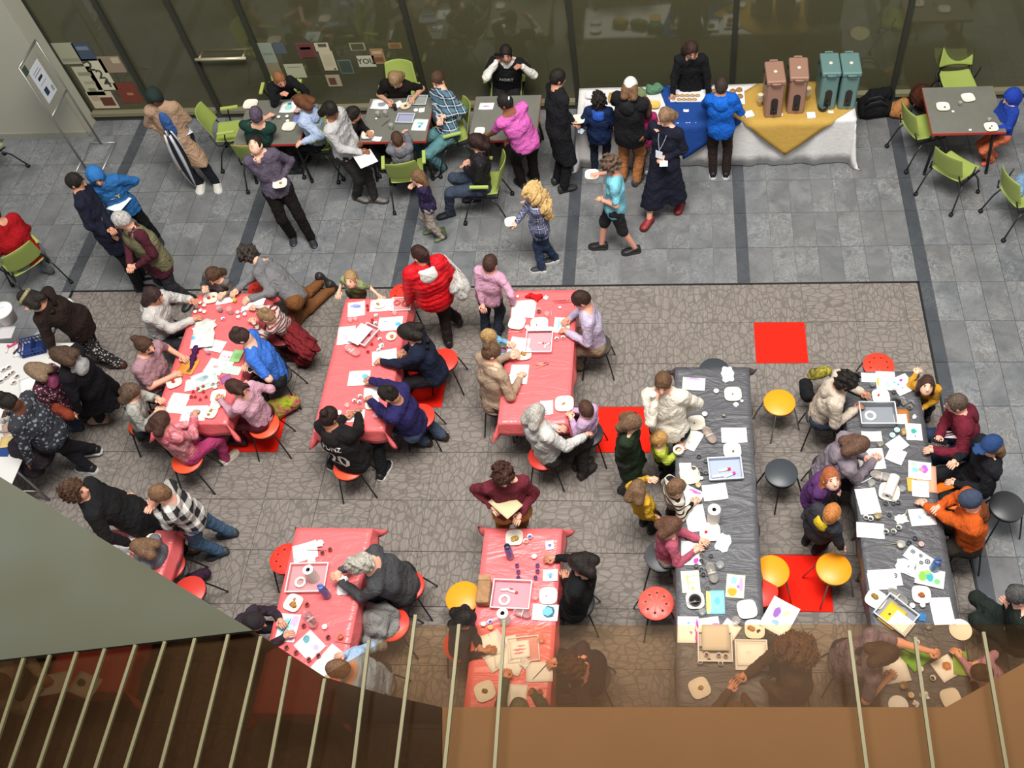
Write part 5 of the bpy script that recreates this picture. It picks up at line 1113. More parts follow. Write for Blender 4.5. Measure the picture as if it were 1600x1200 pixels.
for i, (sx, sy) in enumerate(((-1, -1), (1, -1), (1, 1), (-1, 1))):
    me = MB().tube([(sx * .225, sy * .10, .44), (sx * .25, sy * .20, .30), (sx * .275, sy * .29, .06)], .011, 7).me('leg', True); me.materials.append(mat('#3a3b3e', .35, .6)); _cm['leg%d' % i] = me
    me = MB().tube([(sx * .275 - .02, sy * .29, .028), (sx * .275 + .02, sy * .29, .028)], .027, 12).me('caster', True); me.materials.append(M_BLKM); _cm['cas%d' % i] = me
def chair(px, py, face, label, z=.46, arms=True):
    p = P(px, py, z); r = empty('wheeled_chair', (p.x, p.y, 0), label, 'chair', 'lime green wheeled chairs', math.radians(face - 90))
    for k, nm in (('seat', 'seat'), ('backrest', 'backrest'), ('frame', 'frame')): copymesh(nm, _cm[k], r, (0, 0, 0))
    if arms:
        for k in ('armL', 'armR'): copymesh('armrest', _cm[k], r, (0, 0, 0))
    for i in range(4): o = copymesh('leg', _cm['leg%d' % i], r, (0, 0, 0)); copymesh('caster', _cm['cas%d' % i], o, (0, 0, 0))
    return r
chair(1442, 200, 20, 'empty lime chair beside the brown backpack', arms=False)
chair(1492, 262, 45, 'empty lime chair angled in front of the end grey table', arms=False)
chair(1496, 128, 275, 'empty lime chair behind the end grey table', arms=False)
chair(1598, 304, 20, 'lime chair with a pale blue jacket at the frame edge', arms=False)
chair(364, 206, 10, 'lime chair at the wall end of the first grey table')
chair(408, 240, 90, 'lime chair under the dark green shirt')
chair(446, 154, 275, 'lime chair under the black sweater person')
chair(500, 220, 175, 'lime chair under the pale blue hoodie')
chair(548, 222, 10, 'lime chair under the dark-haired child in black')
chair(628, 158, 270, 'lime chair under the blond painter')
chair(636, 268, 100, 'lime chair under the small grey-hooded child')
chair(704, 210, 200, 'lime chair under the blue plaid shirt')
chair(792, 138, 272, 'lime chair under the phone caller')
chair(756, 288, 180, 'lime chair under the leather jacket')
chair(36, 408, 140, 'lime chair under the red top')
chair(-28, 232, 60, 'wheeled chair almost wholly beyond the frame edge by the pale wall')
# ---- craft table, bags, coats
folding_table(-11.3, -3.3, -9.95, -1.45, 'wide white craft table crowded with paints and cups')
o = bevel(MB().box((-11.32, -3.32, .735), (-9.92, -1.42, .745)).build('tabletop_sheet', mat('#cfcdc9', .6)), .004); tag(o, 'white paper sheet covering the craft table', 'table cover')
def lump(name, caps, c, label, cat, seed=1, amp=.008, h=.014, pat=None, c2='#ffffff', pos=None, rough=.85):
    F_ = Field(h); o0 = Vector(caps[0][0]); o0.z = 0
    for a, b_, ra, rb in caps: F_.cap(Vector(a) - o0, Vector(b_) - o0, ra, rb, .04)
    V, Fq = F_.mesh(amp=amp, freq=22, seed=seed, fn=lambda F1, g: np.maximum(F1, .004 - g[..., 2]))
    return tag(link(name, mesh_np(name, V, Fq), cloth(c, pat, c2, None, 1.0, rough, .8), None, o0), label, cat)
def W(px, py, z): return tuple(P(px, py, z))
bp_ = lump('backpack', [(W(1440, 150, .12), W(1440, 150, .38), .17, .14), (W(1448, 160, .12), W(1448, 158, .25), .12, .10)], '#4a2416', 'brown rounded backpack leaning by the end grey table', 'backpack', 3)
lump('duffel_bag', [(W(1356, 172, .11), W(1384, 168, .12), .12, .11), (W(1364, 150, .16), W(1386, 146, .18), .10, .09), (W(1350, 160, .1), W(1350, 175, .1), .09, .08)], '#161618', 'black soft bag on the floor by the food table', 'bag', 4)
lump('tan_bag', [(W(1400, 170, .12), W(1412, 162, .2), .10, .08), (W(1412, 180, .06), W(1396, 176, .08), .06, .06)], '#b07848', 'small tan leather bag next to the black bag', 'bag', 5)
lump('folded_jacket', [(W(1598, 282, .5), W(1590, 300, .5), .09, .08)], '#7f9fc0', 'pale blue jacket lying over the chair at the frame edge', 'jacket', 6)
lump('winter_coat', [(W(600, 960, .52), W(590, 985, .50), .12, .11), (W(585, 950, .5), W(580, 1000, .42), .08, .09), (W(612, 985, .45), W(596, 1010, .40), .07, .06)], '#8b8a86', 'grey rumpled coat heaped on a red stool', 'coat', 7, .03)
lump('draped_coat', [(W(448, 512, .50), W(480, 545, .40), .14, .13), (W(478, 540, .35), W(472, 560, .12), .12, .10)], '#7a2328', 'dark red coat draped over the stool of the striped child', 'coat', 8, .022)
lump('patterned_bag', [(W(430, 640, .1), W(456, 628, .14), .12, .10)], '#a8b52e', 'lime and magenta patterned bag on the red carpet square', 'bag', 9, pat='dye', c2='#c8406c')
lump('floral_coat', [(W(1272, 586, .42), W(1290, 580, .44), .07, .06)], '#c9b93a', 'yellow flowered jacket over a dark stool behind the cream hoodie', 'jacket', 10, pat='dye', c2='#5a5230')
lump('dark_bag', [(W(1258, 600, .36), W(1262, 618, .30), .07, .08)], '#1b1b1e', 'small black bag beside the yellow flowered jacket', 'bag', 11)
lump('shoulder_bag', [(W(300, 905, .10), W(320, 895, .12), .07, .06)], '#3a2436', 'small plum bag by the flowered leggings', 'bag', 12)
lump('school_backpack', [(W(36, 700, .72), W(60, 712, .66), .14, .15), (W(34, 712, .62), W(52, 730, .5), .12, .12)], '#30262c', 'dark plum backpack resting on a folding chair by the craft table', 'backpack', 13)
sb = lump('brown_satchel', [(W(84, 634, .82), W(108, 650, .80), .06, .06), (W(92, 640, .74), W(104, 648, .74), .07, .06)], '#8a3c28', 'reddish brown satchel hanging behind the maroon flowered jacket', 'bag', 14)
fc = empty('folding_chair', tuple(P(40, 745, 0)), 'grey metal folding chair below the plum backpack', 'chair')
b = MB()
for sx in (-.2, .2): MB().tube([(sx, -.2, 0), (sx, .15, .75)], .012, 8).build('leg', M_METAL, fc, smooth=True); MB().tube([(sx, .2, 0), (sx, -.15, .45)], .012, 8).build('leg', M_METAL, fc, smooth=True)
bevel(MB().box((-.2, -.2, .44), (.2, .18, .46)).build('seat', mat('#9a9a98', .4), fc), .008); bevel(MB().box((-.2, .12, .62), (.2, .14, .78)).build('backrest', mat('#9a9a98', .4), fc), .006)
dbag = [o for o in COL.objects if o.name == 'duffel_bag'][0]; O2 = Vector(dbag.location)
for k_ in (-1, 1): MB().tube([P(1352, 168, .2) - O2 + Vector((0, k_ * .05, 0)), P(1360, 158, .33) - O2 + Vector((0, k_ * .05, 0)), P(1376, 154, .34) - O2 + Vector((0, k_ * .05, 0)), P(1386, 162, .22) - O2 + Vector((0, k_ * .05, 0))], .012, 8).build('strap', mat('#26262a', .7), dbag, smooth=True)
O2 = Vector(bp_.location); MB().ell((0, 0, 0), (.11, .05, .10), None, 14, 8).build('front_pocket', cloth('#5a2e1c'), bp_, P(1441, 160, .16) - O2, smooth=True); MB().tube([P(1440, 140, .55) - O2, P(1440, 136, .60) - O2, P(1446, 136, .60) - O2, P(1446, 140, .55) - O2], .01, 8).build('grab_loop', mat('#3a1c12'), bp_, smooth=True)
# drawstring bag carried by the red puffer wearer
lump('drawstring_bag', [(W(716, 432, 1.12), W(722, 448, 1.05), .075, .10), (W(716, 450, 1.05), W(722, 460, .98), .10, .07)], '#c9c6c0', 'white crinkled drawstring bag hanging from the red puffer jacket', 'bag', 15, pat='dye', c2='#a5a29c')
MB().tube([W(690, 398, 1.42), W(712, 418, 1.24), W(718, 432, 1.16)], .004, 6).tube([W(694, 398, 1.42), W(720, 424, 1.2)], .004, 6).build('cord', mat('#e6e2da'), [o for o in COL.objects if o.name == 'drawstring_bag'][0]).matrix_parent_inverse = Matrix.Translation(-[o for o in COL.objects if o.name == 'drawstring_bag'][0].location)
# striped umbrella held by the tan-coat woman
r = empty('folded_umbrella', W(302, 288, 0), 'folded black and white striped umbrella held point down', 'umbrella')
top_, tip = P(262, 208, 1.18), P(306, 292, .06); O_ = Vector(r.location); ax_ = (tip - top_); L_ = ax_.length
for i in range(8):
    a = i * math.pi / 4; z_ = ax_.normalized(); e1 = z_.orthogonal().normalized(); e2 = z_.cross(e1); V = []; n = 8
    for k in range(n + 1):
        t = k / n; rr = .010 + .085 * max(0, math.sin((t * .88 + .12) * math.pi)) ** .8 * (1 - t * .25)
        for da in (-.39, 0, .39): f_ = rr * (1.18 if da == 0 else .85); V.append(top_ + ax_ * t + (e1 * math.cos(a + da) + e2 * math.sin(a + da)) * f_ - O_)
    F = [(k * 3 + q, k * 3 + q + 1, (k + 1) * 3 + q + 1, (k + 1) * 3 + q) for k in range(n) for q in range(2)]
    o = link('canopy_panel', mesh_np('canopy_panel', V, F), mat('#17171c' if i % 2 else '#d6d9e2', .6), r); s_ = o.modifiers.new('s', 'SOLIDIFY'); s_.thickness = .002
MB().tube([top_ - O_ - ax_ * .12, tip - O_ + ax_ * .02], .006, 8).build('shaft', M_BLKM, r, smooth=True)
# ================================================================ THINGS ON THE TABLES
ZT = .7445; _z = {}
def paper(px, py, w, h, rz, label, c='#f1efeb', a=None, z=None, cat='sheet of paper', name='paper', lift=0, grp=None, curl=.004):
    """one sheet of watercolour paper"""
    zz = (ZT if z is None else z) + .003 + lift; p = P(px, py, zz); n = 5; V = []
    for i in range(n + 1):
        for j in range(n + 1):
            u, v = i / n - .5, j / n - .5; V.append((u * w, v * h, curl * 4 * (u * u + v * v) * (.6 + .4 * math.sin(px + 5 * u))))
    F = [(i * (n + 1) + j, (i + 1) * (n + 1) + j, (i + 1) * (n + 1) + j + 1, i * (n + 1) + j + 1) for i in range(n) for j in range(n)]
    o = link(name, mesh_np(name, V, F), art(c, a) if a else mat(c, .75), None, p); o.rotation_euler = (0, 0, math.radians(rz))
    s_ = o.modifiers.new('s', 'SOLIDIFY'); s_.thickness = .0016; return tag(o, label, cat, grp)
_pm = {}
def plate(px, py, label, rz=0, s=.10, c='#e9e0d0', z=None, food=(), round_=False, lift=0, grp=None):
    zz = (ZT if z is None else z) + lift; p = P(px, py, zz); k = (s, c, round_)
    if k not in _pm:
        me = MB().lathe([(s * .62, .0), (s * .70, .002), (s * .97, .016), (s, .019), (s * .985, .021), (s * .93, .018), (s * .68, .0055), (.001, .0045)], 32, sq=0 if round_ else 3.4).me('plate', True); me.materials.append(mat(c, .6)); _pm[k] = me
    o = bpy.data.objects.new('plate', _pm[k]); COL.objects.link(o); o.location = (p.x, p.y, zz + .0015); o.rotation_euler = (0, 0, math.radians(rz)); tag(o, label, 'plate', grp)
    fr_ = random.Random(int(px * 7 + py))
    for nm, dx, dy, r_, cc_, lb in food:
        b = MB(); 
        for q in range(fr_.randint(2, 4)): b.ell((fr_.uniform(-.45, .45) * r_, fr_.uniform(-.45, .45) * r_, .006), (r_ * fr_.uniform(.5, .8), r_ * fr_.uniform(.45, .7), .011), None, 10, 6)
        f = b.build(nm, cloth(cc_, 'dye', '#8a5a2c' if cc_ != '#c8201c' else '#e04a3a', None, .3), None, (p.x + dx, p.y + dy, zz + .012), smooth=True); tag(f, lb, 'food')
    return o
def cup(px, py, label, r=.022, h=.035, c='#e8e6e2', paint=None, z=None, see=False, grp=None, lift=0):
    zz = (ZT if z is None else z) + lift; p = P(px, py, zz + h * .5); k = ('cup', r, h, c, see)
    if k not in _pm:
        me = MB().lathe([(r * .75, 0), (r * .95, h * .95), (r * 1.06, h), (r * 1.0, h), (r * .88, h * .92), (r * .68, .003), (.001, .003)], 18).me('cup', True); me.materials.append(clear(c, .42) if see else mat(c, .5)); _pm[k] = me
    o = bpy.data.objects.new('cup', _pm[k]); COL.objects.link(o); o.location = (p.x, p.y, zz + .002); tag(o, label, 'cup', grp)
    if paint:
        k = ('paint', r, h, paint)
        if k not in _pm: me = MB().lathe([(r * .70, h * .2), (r * .78, h * .5), (.001, h * .5)], 16).me('paint', True); me.materials.append(mat(paint, .25)); _pm[k] = me
        f = bpy.data.objects.new('paint', _pm[k]); COL.objects.link(f); f.parent = o
    return o
ORD = ['first', 'second', 'third', 'fourth', 'fifth', 'sixth', 'seventh', 'eighth', 'ninth']
def cups(pts, label, grp, **k):
    pal = k.pop('pal', None); pt = k.pop('paint', None); order = sorted(range(len(pts)), key=lambda i: pts[i][1] + pts[i][0] * .01)
    for i, (x, y) in enumerate(pts):
        cup(x, y, label + (', %s from the far end' % ORD[order.index(i)] if len(pts) > 1 else ''), grp=grp, paint=(pal[i % len(pal)] if pal else pt), **k)
def tray(px, py, w, h, rz, label, c='#b9bec6', rim=.03, see=.75, z=None, name='storage_tray', grp=None):
    zz = ZT if z is None else z; p = P(px, py, zz); o = MB(); t = .004
    o.box((-w / 2, -h / 2, 0), (w / 2, h / 2, t))
    for a, b in (((-w / 2, -h / 2), (w / 2, -h / 2 + t)), ((-w / 2, h / 2 - t), (w / 2, h / 2)), ((-w / 2, -h / 2), (-w / 2 + t, h / 2)), ((w / 2 - t, -h / 2), (w / 2, h / 2))): o.box((*a, 0), (*b, rim))
    q = o.build(name, clear(c, see, .3), None, (p.x, p.y, zz + .003), rz=math.radians(rz)); tag(q, label, 'tray', grp)
    b = MB(); e = .010
    for a0, b0 in (((-w / 2 - e, -h / 2 - e), (w / 2 + e, -h / 2)), ((-w / 2 - e, h / 2), (w / 2 + e, h / 2 + e)), ((-w / 2 - e, -h / 2), (-w / 2, h / 2)), ((w / 2, -h / 2), (w / 2 + e, h / 2))): b.box((*a0, rim - .004), (*b0, rim + .002))
    b.build('rim', clear('#dfe2e6', .8, .3), q); return q
def roll(px, py, label, r=.055, h=.24, lie=None, z=None):
    zz = ZT if z is None else z; p = P(px, py, zz + (h if lie is None else r)); p.z = 0
    e = empty('paper_towel_roll', (p.x, p.y, zz), label, 'paper towel roll'); 
    b = MB().lathe([(.018, 0), (r, 0), (r, h), (.020, h), (.020, h - .06)], 28, cap0=False, cap1=False)
    a = b.build('towel', cloth('#e4dfd6', None, '#ffffff', None, 1, .9, .2), e, smooth=False); smooth_by_angle(a.data, 50)
    c = MB().lathe([(.0185, .01), (.0185, h - .005)], 18, cap0=True).lathe([(.001, h - .07), (.018, h - .07)], 18, cap0=False); d = c.build('core', mat('#4a4038', .9), e, smooth=True)
    if lie is not None: e.rotation_euler = (0, math.pi / 2, 0); e.rotation_euler = (math.pi / 2, 0, math.radians(lie)); e.location.z = zz + r + .004
    return e
def tape(px, py, label, r=.055, c='#ece8e0', z=None, lift=.004, inner=.6, h=.022):
    zz = (ZT if z is None else z) + lift; p = P(px, py, zz + h)
    o = MB().lathe([(r * inner, 0), (r, 0), (r, h), (r * inner, h), (r * inner, 0)], 28, cap0=False).build('tape_roll', mat(c, .5), None, (p.x, p.y, zz), smooth=False); smooth_by_angle(o.data, 40); return tag(o, label, 'tape roll')
def bottle(px, py, label, c='#3c4c8c', cap='#1c2236', h=.24, r=.037, lie=None):
    p = P(px, py, ZT + (h if lie is None else r)); e = empty('water_bottle', (p.x, p.y, ZT + .002), label, 'bottle')
    MB().lathe([(r * .9, 0), (r, .01), (r, h * .55), (r * .92, h * .62), (r, h * .7), (r * .8, h * .84), (r * .62, h * .88)], 22, cap1=True).build('bottle_body', mat(c, .25), e, smooth=True)
    MB().lathe([(r * .78, h * .84), (r * .8, h * .98), (r * .6, h), (.001, h)], 20).build('cap', mat(cap, .4), e, smooth=True)
    MB().tube([(r * .5, 0, h), (r * .6, 0, h + .02), (-r * .5, 0, h + .02), (-r * .5, 0, h)], .004, 6).build('carry_loop', mat(cap, .4), e, smooth=True)
    if lie is not None: e.rotation_euler = (math.pi / 2, 0, math.radians(lie)); e.location.z = ZT + r + .004
    return e
def brush(px, py, rz, label, c='#3a2a24', L=.17, z=None, lift=.006, grp='thin paint brushes'):
    zz = (ZT if z is None else z) + lift; p = P(px, py, zz); e = empty('paint_brush', (p.x, p.y, zz + .004), label, 'brush', grp, math.radians(rz))
    MB().tube([(-L / 2, 0, 0), (L * .1, 0, 0), (L * .28, 0, 0)], [.0022, .0042, .0030], 6).build('handle', mat(c, .4), e, smooth=True)
    MB().tube([(L * .28, 0, 0), (L * .42, 0, 0)], .0036, 6).build('ferrule', M_METAL, e, smooth=True); MB().tube([(L * .42, 0, 0), (L * .5, 0, 0)], [.0036, .001], 6).build('bristles', mat('#2b2522', .9), e, smooth=True); return e
def napkin(px, py, label, s=.075, seed=1, c='#efeeec', z=None, lift=.004, cat='napkin', name='napkin', asp=1.0, amp=.016, rz=None):
    zz = (ZT if z is None else z) + lift; p = P(px, py, zz); rs = np.random.default_rng(seed); n = 10; ph = rs.uniform(0, 6, 8); V = []
    for i in range(n + 1):
        for j in range(n + 1):
            u, v = i / n * 2 - 1, j / n * 2 - 1; k = 1 - .16 * abs(math.sin(3 * u + ph[0]) * v) - .16 * abs(math.sin(3 * v + ph[1]) * u)
            V.append((u * s * k, v * s * k * asp, max(.001, amp * (1 + math.sin(3.1 * u + 1.7 * v + ph[2]) + .6 * math.sin(5 * v - 2 * u + ph[3])) * (1 - .35 * (u * u + v * v)))))
    F = [(i * (n + 1) + j, (i + 1) * (n + 1) + j, (i + 1) * (n + 1) + j + 1, i * (n + 1) + j + 1) for i in range(n) for j in range(n)]
    o = link(name, mesh_np(name, V, F), cloth(c, None, '#ffffff', None, 1, .9, .3), None, (p.x, p.y, zz)); o.rotation_euler = (0, 0, rs.uniform(0, 6) if rz is None else math.radians(rz)); s_ = o.modifiers.new('s', 'SOLIDIFY'); s_.thickness = .0015
    return tag(o, label, cat)
def caddy(px, py, rz, label, c='#b5a9a2', s=1.0):
    """clear waisted brush caddy with two wells"""
    p = P(px, py, ZT); n = 32; V = []; F = []
    def ringp(k, z):
        for i in range(n):
            a = 2 * math.pi * i / n; r_ = .062 * (1 + .75 * math.cos(a) ** 2) * s * k * (1 - .10 * math.cos(2 * a) * 0); V.append((r_ * math.cos(a), r_ * math.sin(a) * .72 * (1 - .25 * (1 - abs(math.cos(a))) ** 2), z))
    for k, z in ((.82, 0), (.95, .045), (1.03, .05), (.97, .05), (.86, .04), (.76, .006)): ringp(k, z)
    for q in range(5): F += [(q * n + i, q * n + (i + 1) % n, (q + 1) * n + (i + 1) % n, (q + 1) * n + i) for i in range(n)]
    F += [tuple(range(n - 1, -1, -1)), tuple(5 * n + i for i in range(n))]
    e = empty('brush_caddy', (p.x, p.y, ZT + .002), label, 'container', None, math.radians(rz)); link('tub', mesh_np('tub', V, F), clear(c, .6, .2), e)
    bevel(MB().box((-.006, -.042 * s, .006), (.006, .042 * s, .046)).build('divider', clear('#e2dcd6', .6), e), .002); return e
def marker(px, py, rz, label, c='#f0f0ee', capc='#d8402c', L=.10, r=.011, z=None, lift=.006):
    zz = (ZT if z is None else z) + lift; p = P(px, py, zz); e = empty('glue_stick', (p.x, p.y, zz + r), label, 'glue stick', None, math.radians(rz))
    MB().tube([(-L / 2, 0, 0), (L * .25, 0, 0)], r, 12).build('tube', mat(c, .4), e, smooth=True); MB().tube([(L * .25, 0, 0), (L / 2, 0, 0)], r * 1.08, 12).build('cap', mat(capc, .4), e, smooth=True)
TQ, BLU, MAG, GR_, YEL, PUR = '#4fb7b0', '#3e9ccc', '#cf3f92', '#7fc06a', '#ecd24a', '#8a4aa8'
tA, tB, tC, tD, tE, tF, tG = (' on the crowded red table', ' on the puffer wearer\'s table', ' on the lavender shirt\'s table', ' on the grey-haired eater\'s table', ' on the paper-bag table', ' on the first black table', ' on the second black table')
# -- table A
plate(330, 467, 'plate of red strawberries near the far end' + tA, 10, .085, food=(('strawberry', -.02, .0, .028, '#c8201c', 'red strawberries on the plate at the far end of the crowded table'), ('cracker', .03, .02, .022, '#c9a05c', 'tan cracker beside the strawberries')))
paper(352, 466, .22, .17, 12, 'blank sheet beside the strawberry plate' + tA)
paper(396, 475, .24, .20, -8, 'large blank sheet under the kneeling reacher' + tA)
cups([(313, 474), (320, 478), (308, 481), (320, 488), (314, 486), (306, 488)], 'small white paint cup by the strawberry plate', 'white paint cups by the strawberries')
cups([(372, 489), (380, 488), (373, 496), (383, 492), (349, 499)], 'small white paint cup near the kneeling reacher' , 'white paint cups by the kneeling reacher', pal=['#f2f2ee', '#34408c', '#e8e6e2'])
cup(367, 470, 'clear cup holding yellow-green water' + tA, .026, .05, '#d7c95a', '#c9bd3a', see=True)
cup(344, 484, 'clear grey water cup' + tA, .032, .07, '#b9b9bd', '#8d8f96', see=True); cup(360, 486, 'pinkish clear cup with brushes' + tA, .035, .09, '#d8b4b4', see=True)
o = napkin(320, 512, 'white plastic bag with green leaf print' + tA, .15, 4, '#d9dcd4', cat='bag', name='plastic_bag', asp=.85, amp=.02, rz=10)
paper(316, 532, .26, .20, 8, 'painted sheet with pink ring and blue corner' + tA, a=[(-.2, .1, (.22, .25), '#e3a9b8'), (-.2, .1, .1, '#f3efec'), (-.8, .5, .3, '#7fc3e6'), (.6, .2, .3, '#c9dccc')], lift=.05)
paper(335, 540, .24, .16, -12, 'pale green washed sheet under the plastic bag' + tA, a=[(0, 0, .6, '#d6e7da'), (-.4, -.4, .3, '#9fc9b8')], lift=.002)
paper(372, 528, .14, .12, -40, 'turquoise painted sheet under the blue tee elbow' + tA, a=[(0, 0, .9, '#6cc3cf')])
paper(355, 560, .20, .20, -8, 'sheet with three pink flowers' + tA, a=[(-.4, .2, .2, '#eaa2b4'), (.1, .2, .2, '#e88fa8'), (.0, -.3, .2, '#edb9c4')], lift=.004)
paper(370, 556, .12, .17, -8, 'bright green painted card beside the flower sheet' + tA, c='#a6d88e', a=[(0, 0, .6, '#8fce7a')], lift=.008)
paper(362, 578, .22, .12, -10, 'mint green sheet below the flower sheet' + tA, c='#bfdcc4')
paper(337, 573, .22, .20, -15, 'sheet with a rose-brown blot' + tA, a=[(0, 0, (.35, .25), '#c89a9c'), (-.6, .6, .4, '#dfe9ec')], lift=.002)
paper(316, 592, .24, .18, 25, 'grey-green seascape painting on a stack' + tA, a=[(0, 0, (.8, .55), '#9fb4b4'), (.3, .1, .3, '#7d9a9c'), (-.4, -.3, .3, '#c4d6ce')], lift=.012)
paper(324, 598, .24, .18, 28, 'green-edged sheet under the seascape' + tA, c='#b5d6c2', lift=.004)
paper(303, 601, .20, .16, 10, 'white sheet at the edge of the seascape stack' + tA)
paper(353, 592, .12, .10, 30, 'purple painted card near the braided girl' + tA, c='#9a5a8c')
paper(277, 630, .22, .26, -8, 'large sheet with a faint grey circle' + tA, a=[(.1, -.1, .45, '#e3e5e4'), (.1, -.1, .4, '#f0efec')])
paper(303, 646, .28, .20, 2, 'sheet with a dark outlined blue oval' + tA, a=[(0, .1, (.55, .5), '#6d8896', .1), (0, .1, (.5, .45), '#b5d0d8', .1), (.3, 0, .15, '#8fb2bc')])
o = lump('yarn_bundle', [(W(306, 545, .78), W(302, 560, .77), .035, .03), (W(302, 560, .77), W(298, 575, .76), .025, .02)], '#4a2250', 'dark purple bundle of yarn on the orange placemat', 'yarn', 30, .01, .008)
paper(294, 572, .20, .22, -12, 'orange and brown patterned placemat under the purple yarn' + tA, a=[(-.5, -.3, .4, '#c77a2a'), (.3, .3, .5, '#d9902f'), (.4, -.5, .3, '#6a4a30'), (-.2, .5, .2, '#e6c36a')], c='#d08a34', cat='placemat', name='placemat')
plate(273, 598, 'square plate with strawberries beside the seascape' + tA, 30, .085, food=(('strawberry', -.01, .01, .03, '#c8201c', 'cut strawberries on the plate beside the seascape'),))
plate(342, 620, 'plate of golden crackers by the braided girl' + tA, 5, .085, food=(('cracker', 0, .01, .04, '#d9a550', 'golden crackers beside the braided girl'),)); plate(338, 634, 'second plate peeking below the cracker plate' + tA, 0, .06)
plate(330, 646, 'plate with two olive cookies at the table corner' + tA, -10, .075, food=(('cookie', 0, .03, .022, '#b0a050', 'olive cookie at the corner of the crowded table'), ('cookie', -.01, -.03, .022, '#a8964a', 'second olive cookie at the corner of the crowded table')))
cups([(302, 612), (310, 608), (318, 612), (305, 620), (313, 624), (299, 620), (318, 604), (322, 620)], 'tiny cup of dark red paint' + tA, 'dark red paint cups on the crowded table', c='#d06a66', pal=['#7d1f2a', '#5a1830'], r=.018, h=.03)
cup(325, 550, 'tall clear cup with lilac water' + tA, .022, .09, '#e6d2dc', '#d0bcd0', see=True); cups([(333, 600), (337, 606), (341, 598)], 'small white cup with lid near the braided girl', 'white lidded cups by the braids', pal=['#8c2a34', '#f0eee8'])
# -- table B
paper(557, 483, .20, .22, 10, 'sheet with blue-violet mountain wash at the far end' + tB, a=[(-.2, .5, (.7, .25), '#8f97c9'), (.1, .3, (.5, .2), '#6f82bd'), (-.1, -.2, (.7, .1), '#c6c9e2')])
paper(597, 477, .28, .18, 4, 'blank sheet under the cookie plate' + tB); plate(594, 476, 'oval plate with cookies at the far end' + tB, 0, .075, lift=.006, food=(('cookie', -.02, 0, .025, '#dca85c', 'golden cookie on the far oval plate'),), round_=True)
o = tray(627, 476, .22, .18, 2, 'clear tray lid with red tape roll' + tB, '#e8c4c4', .012, .3); tape(620, 472, 'pinkish red ring of tape inside the clear tray lid', .04, '#d85a5c'); tape(633, 473, 'larger red ring of tape inside the clear tray lid', .045, '#e04a44')
paper(610, 506, .28, .20, 4, 'sheet with big blue disc and small blue marks' + tB, a=[(.65, -.1, (.25, .33), '#55a8d8', .08), (-.4, .4, (.2, .12), '#7f9fd0'), (-.1, -.1, .4, '#f0f0da')])
paper(541, 524, .20, .26, 6, 'sheet with pink outlined flower drawing' + tB, a=[(-.1, .3, (.6, .45), '#d9a5bd'), (-.1, .3, (.45, .3), '#efe2e8'), (.2, -.3, (.4, .3), '#e0b0c0')])
b_ = tray(574, 527, .17, .27, -28, 'narrow pink box with white papers leaning' + tB, '#e6a8ac', .06, .6); paper(562, 522, .17, .27, -28, 'white sheets stacked on the narrow pink box', lift=.064, c='#f3f2ef')
paper(601, 558, .28, .20, 12, 'sheet being painted by the navy jacket hand' + tB); paper(561, 591, .24, .20, 3, 'sheet with one sky-blue disc' + tB, a=[(.55, .2, (.32, .36), '#5fb2e0', .06)])
paper(582, 614, .19, .15, 8, 'small sheet under the indigo jacket hand' + tB); paper(555, 650, .20, .15, 5, 'sheet under the jersey wearer\'s hand' + tB, a=[(-.4, 0, (.2, .5), '#c9cdc8')])
plate(612, 527, 'oval plate with one golden cookie near navy jacket' + tB, 0, .062, food=(('cookie', 0, 0, .03, '#d9952f', 'golden round cookie beside the navy jacket'),), round_=True)
plate(582, 632, 'plate with dark grapes and a cracker' + tB, 10, .075, food=(('grapes', 0, -.02, .03, '#2e2430', 'dark grapes on the plate by the indigo jacket'), ('cracker', .0, .03, .02, '#c9974a', 'tan cracker above the dark grapes')))
cups([(588, 494), (587, 506), (594, 531), (597, 540), (592, 548)], 'white cup with teal paint' + tB, 'white cups in mid table by the puffer jacket', pal=['#3f9a84', '#2f7f8c', '#2a2a2e'])
cups([(582, 500), (581, 505), (575, 484), (574, 478), (588, 512), (588, 524), (581, 538), (575, 550), (577, 524)], 'tiny crimson rimmed cup' + tB, 'dark red cups by the puffer jacket', c='#c8444a', pal=['#8c1f34', '#4a2230'], r=.018, h=.028)
cups([(563, 620), (554, 627), (562, 629)], 'white cup with dark blot' + tB, 'three white cups by the jersey', pal=['#4a4a52', '#8a2a3a'])
cup(543, 634, 'clear pinkish cup apart from the white three' + tB, .026, .04, '#f0c4c4', see=True); cup(588, 650, 'clear round tub near the indigo jacket' + tB, .032, .035, '#f2c9ca', see=True); cup(531, 648, 'white cup at the jersey wearer\'s face', .03, .08)
cups([(548, 501), (556, 499), (617, 490)], 'translucent pink water cup' + tB, 'pink water cups by the puffer jacket', c='#efb8b8', see=True, r=.026, h=.05)
caddy(552, 551, -35, 'clear waisted brush caddy' + tB, '#e3a0a2')
napkin(596, 541, 'small crumpled napkin with blue stain' + tB, .035, 5, amp=.01)
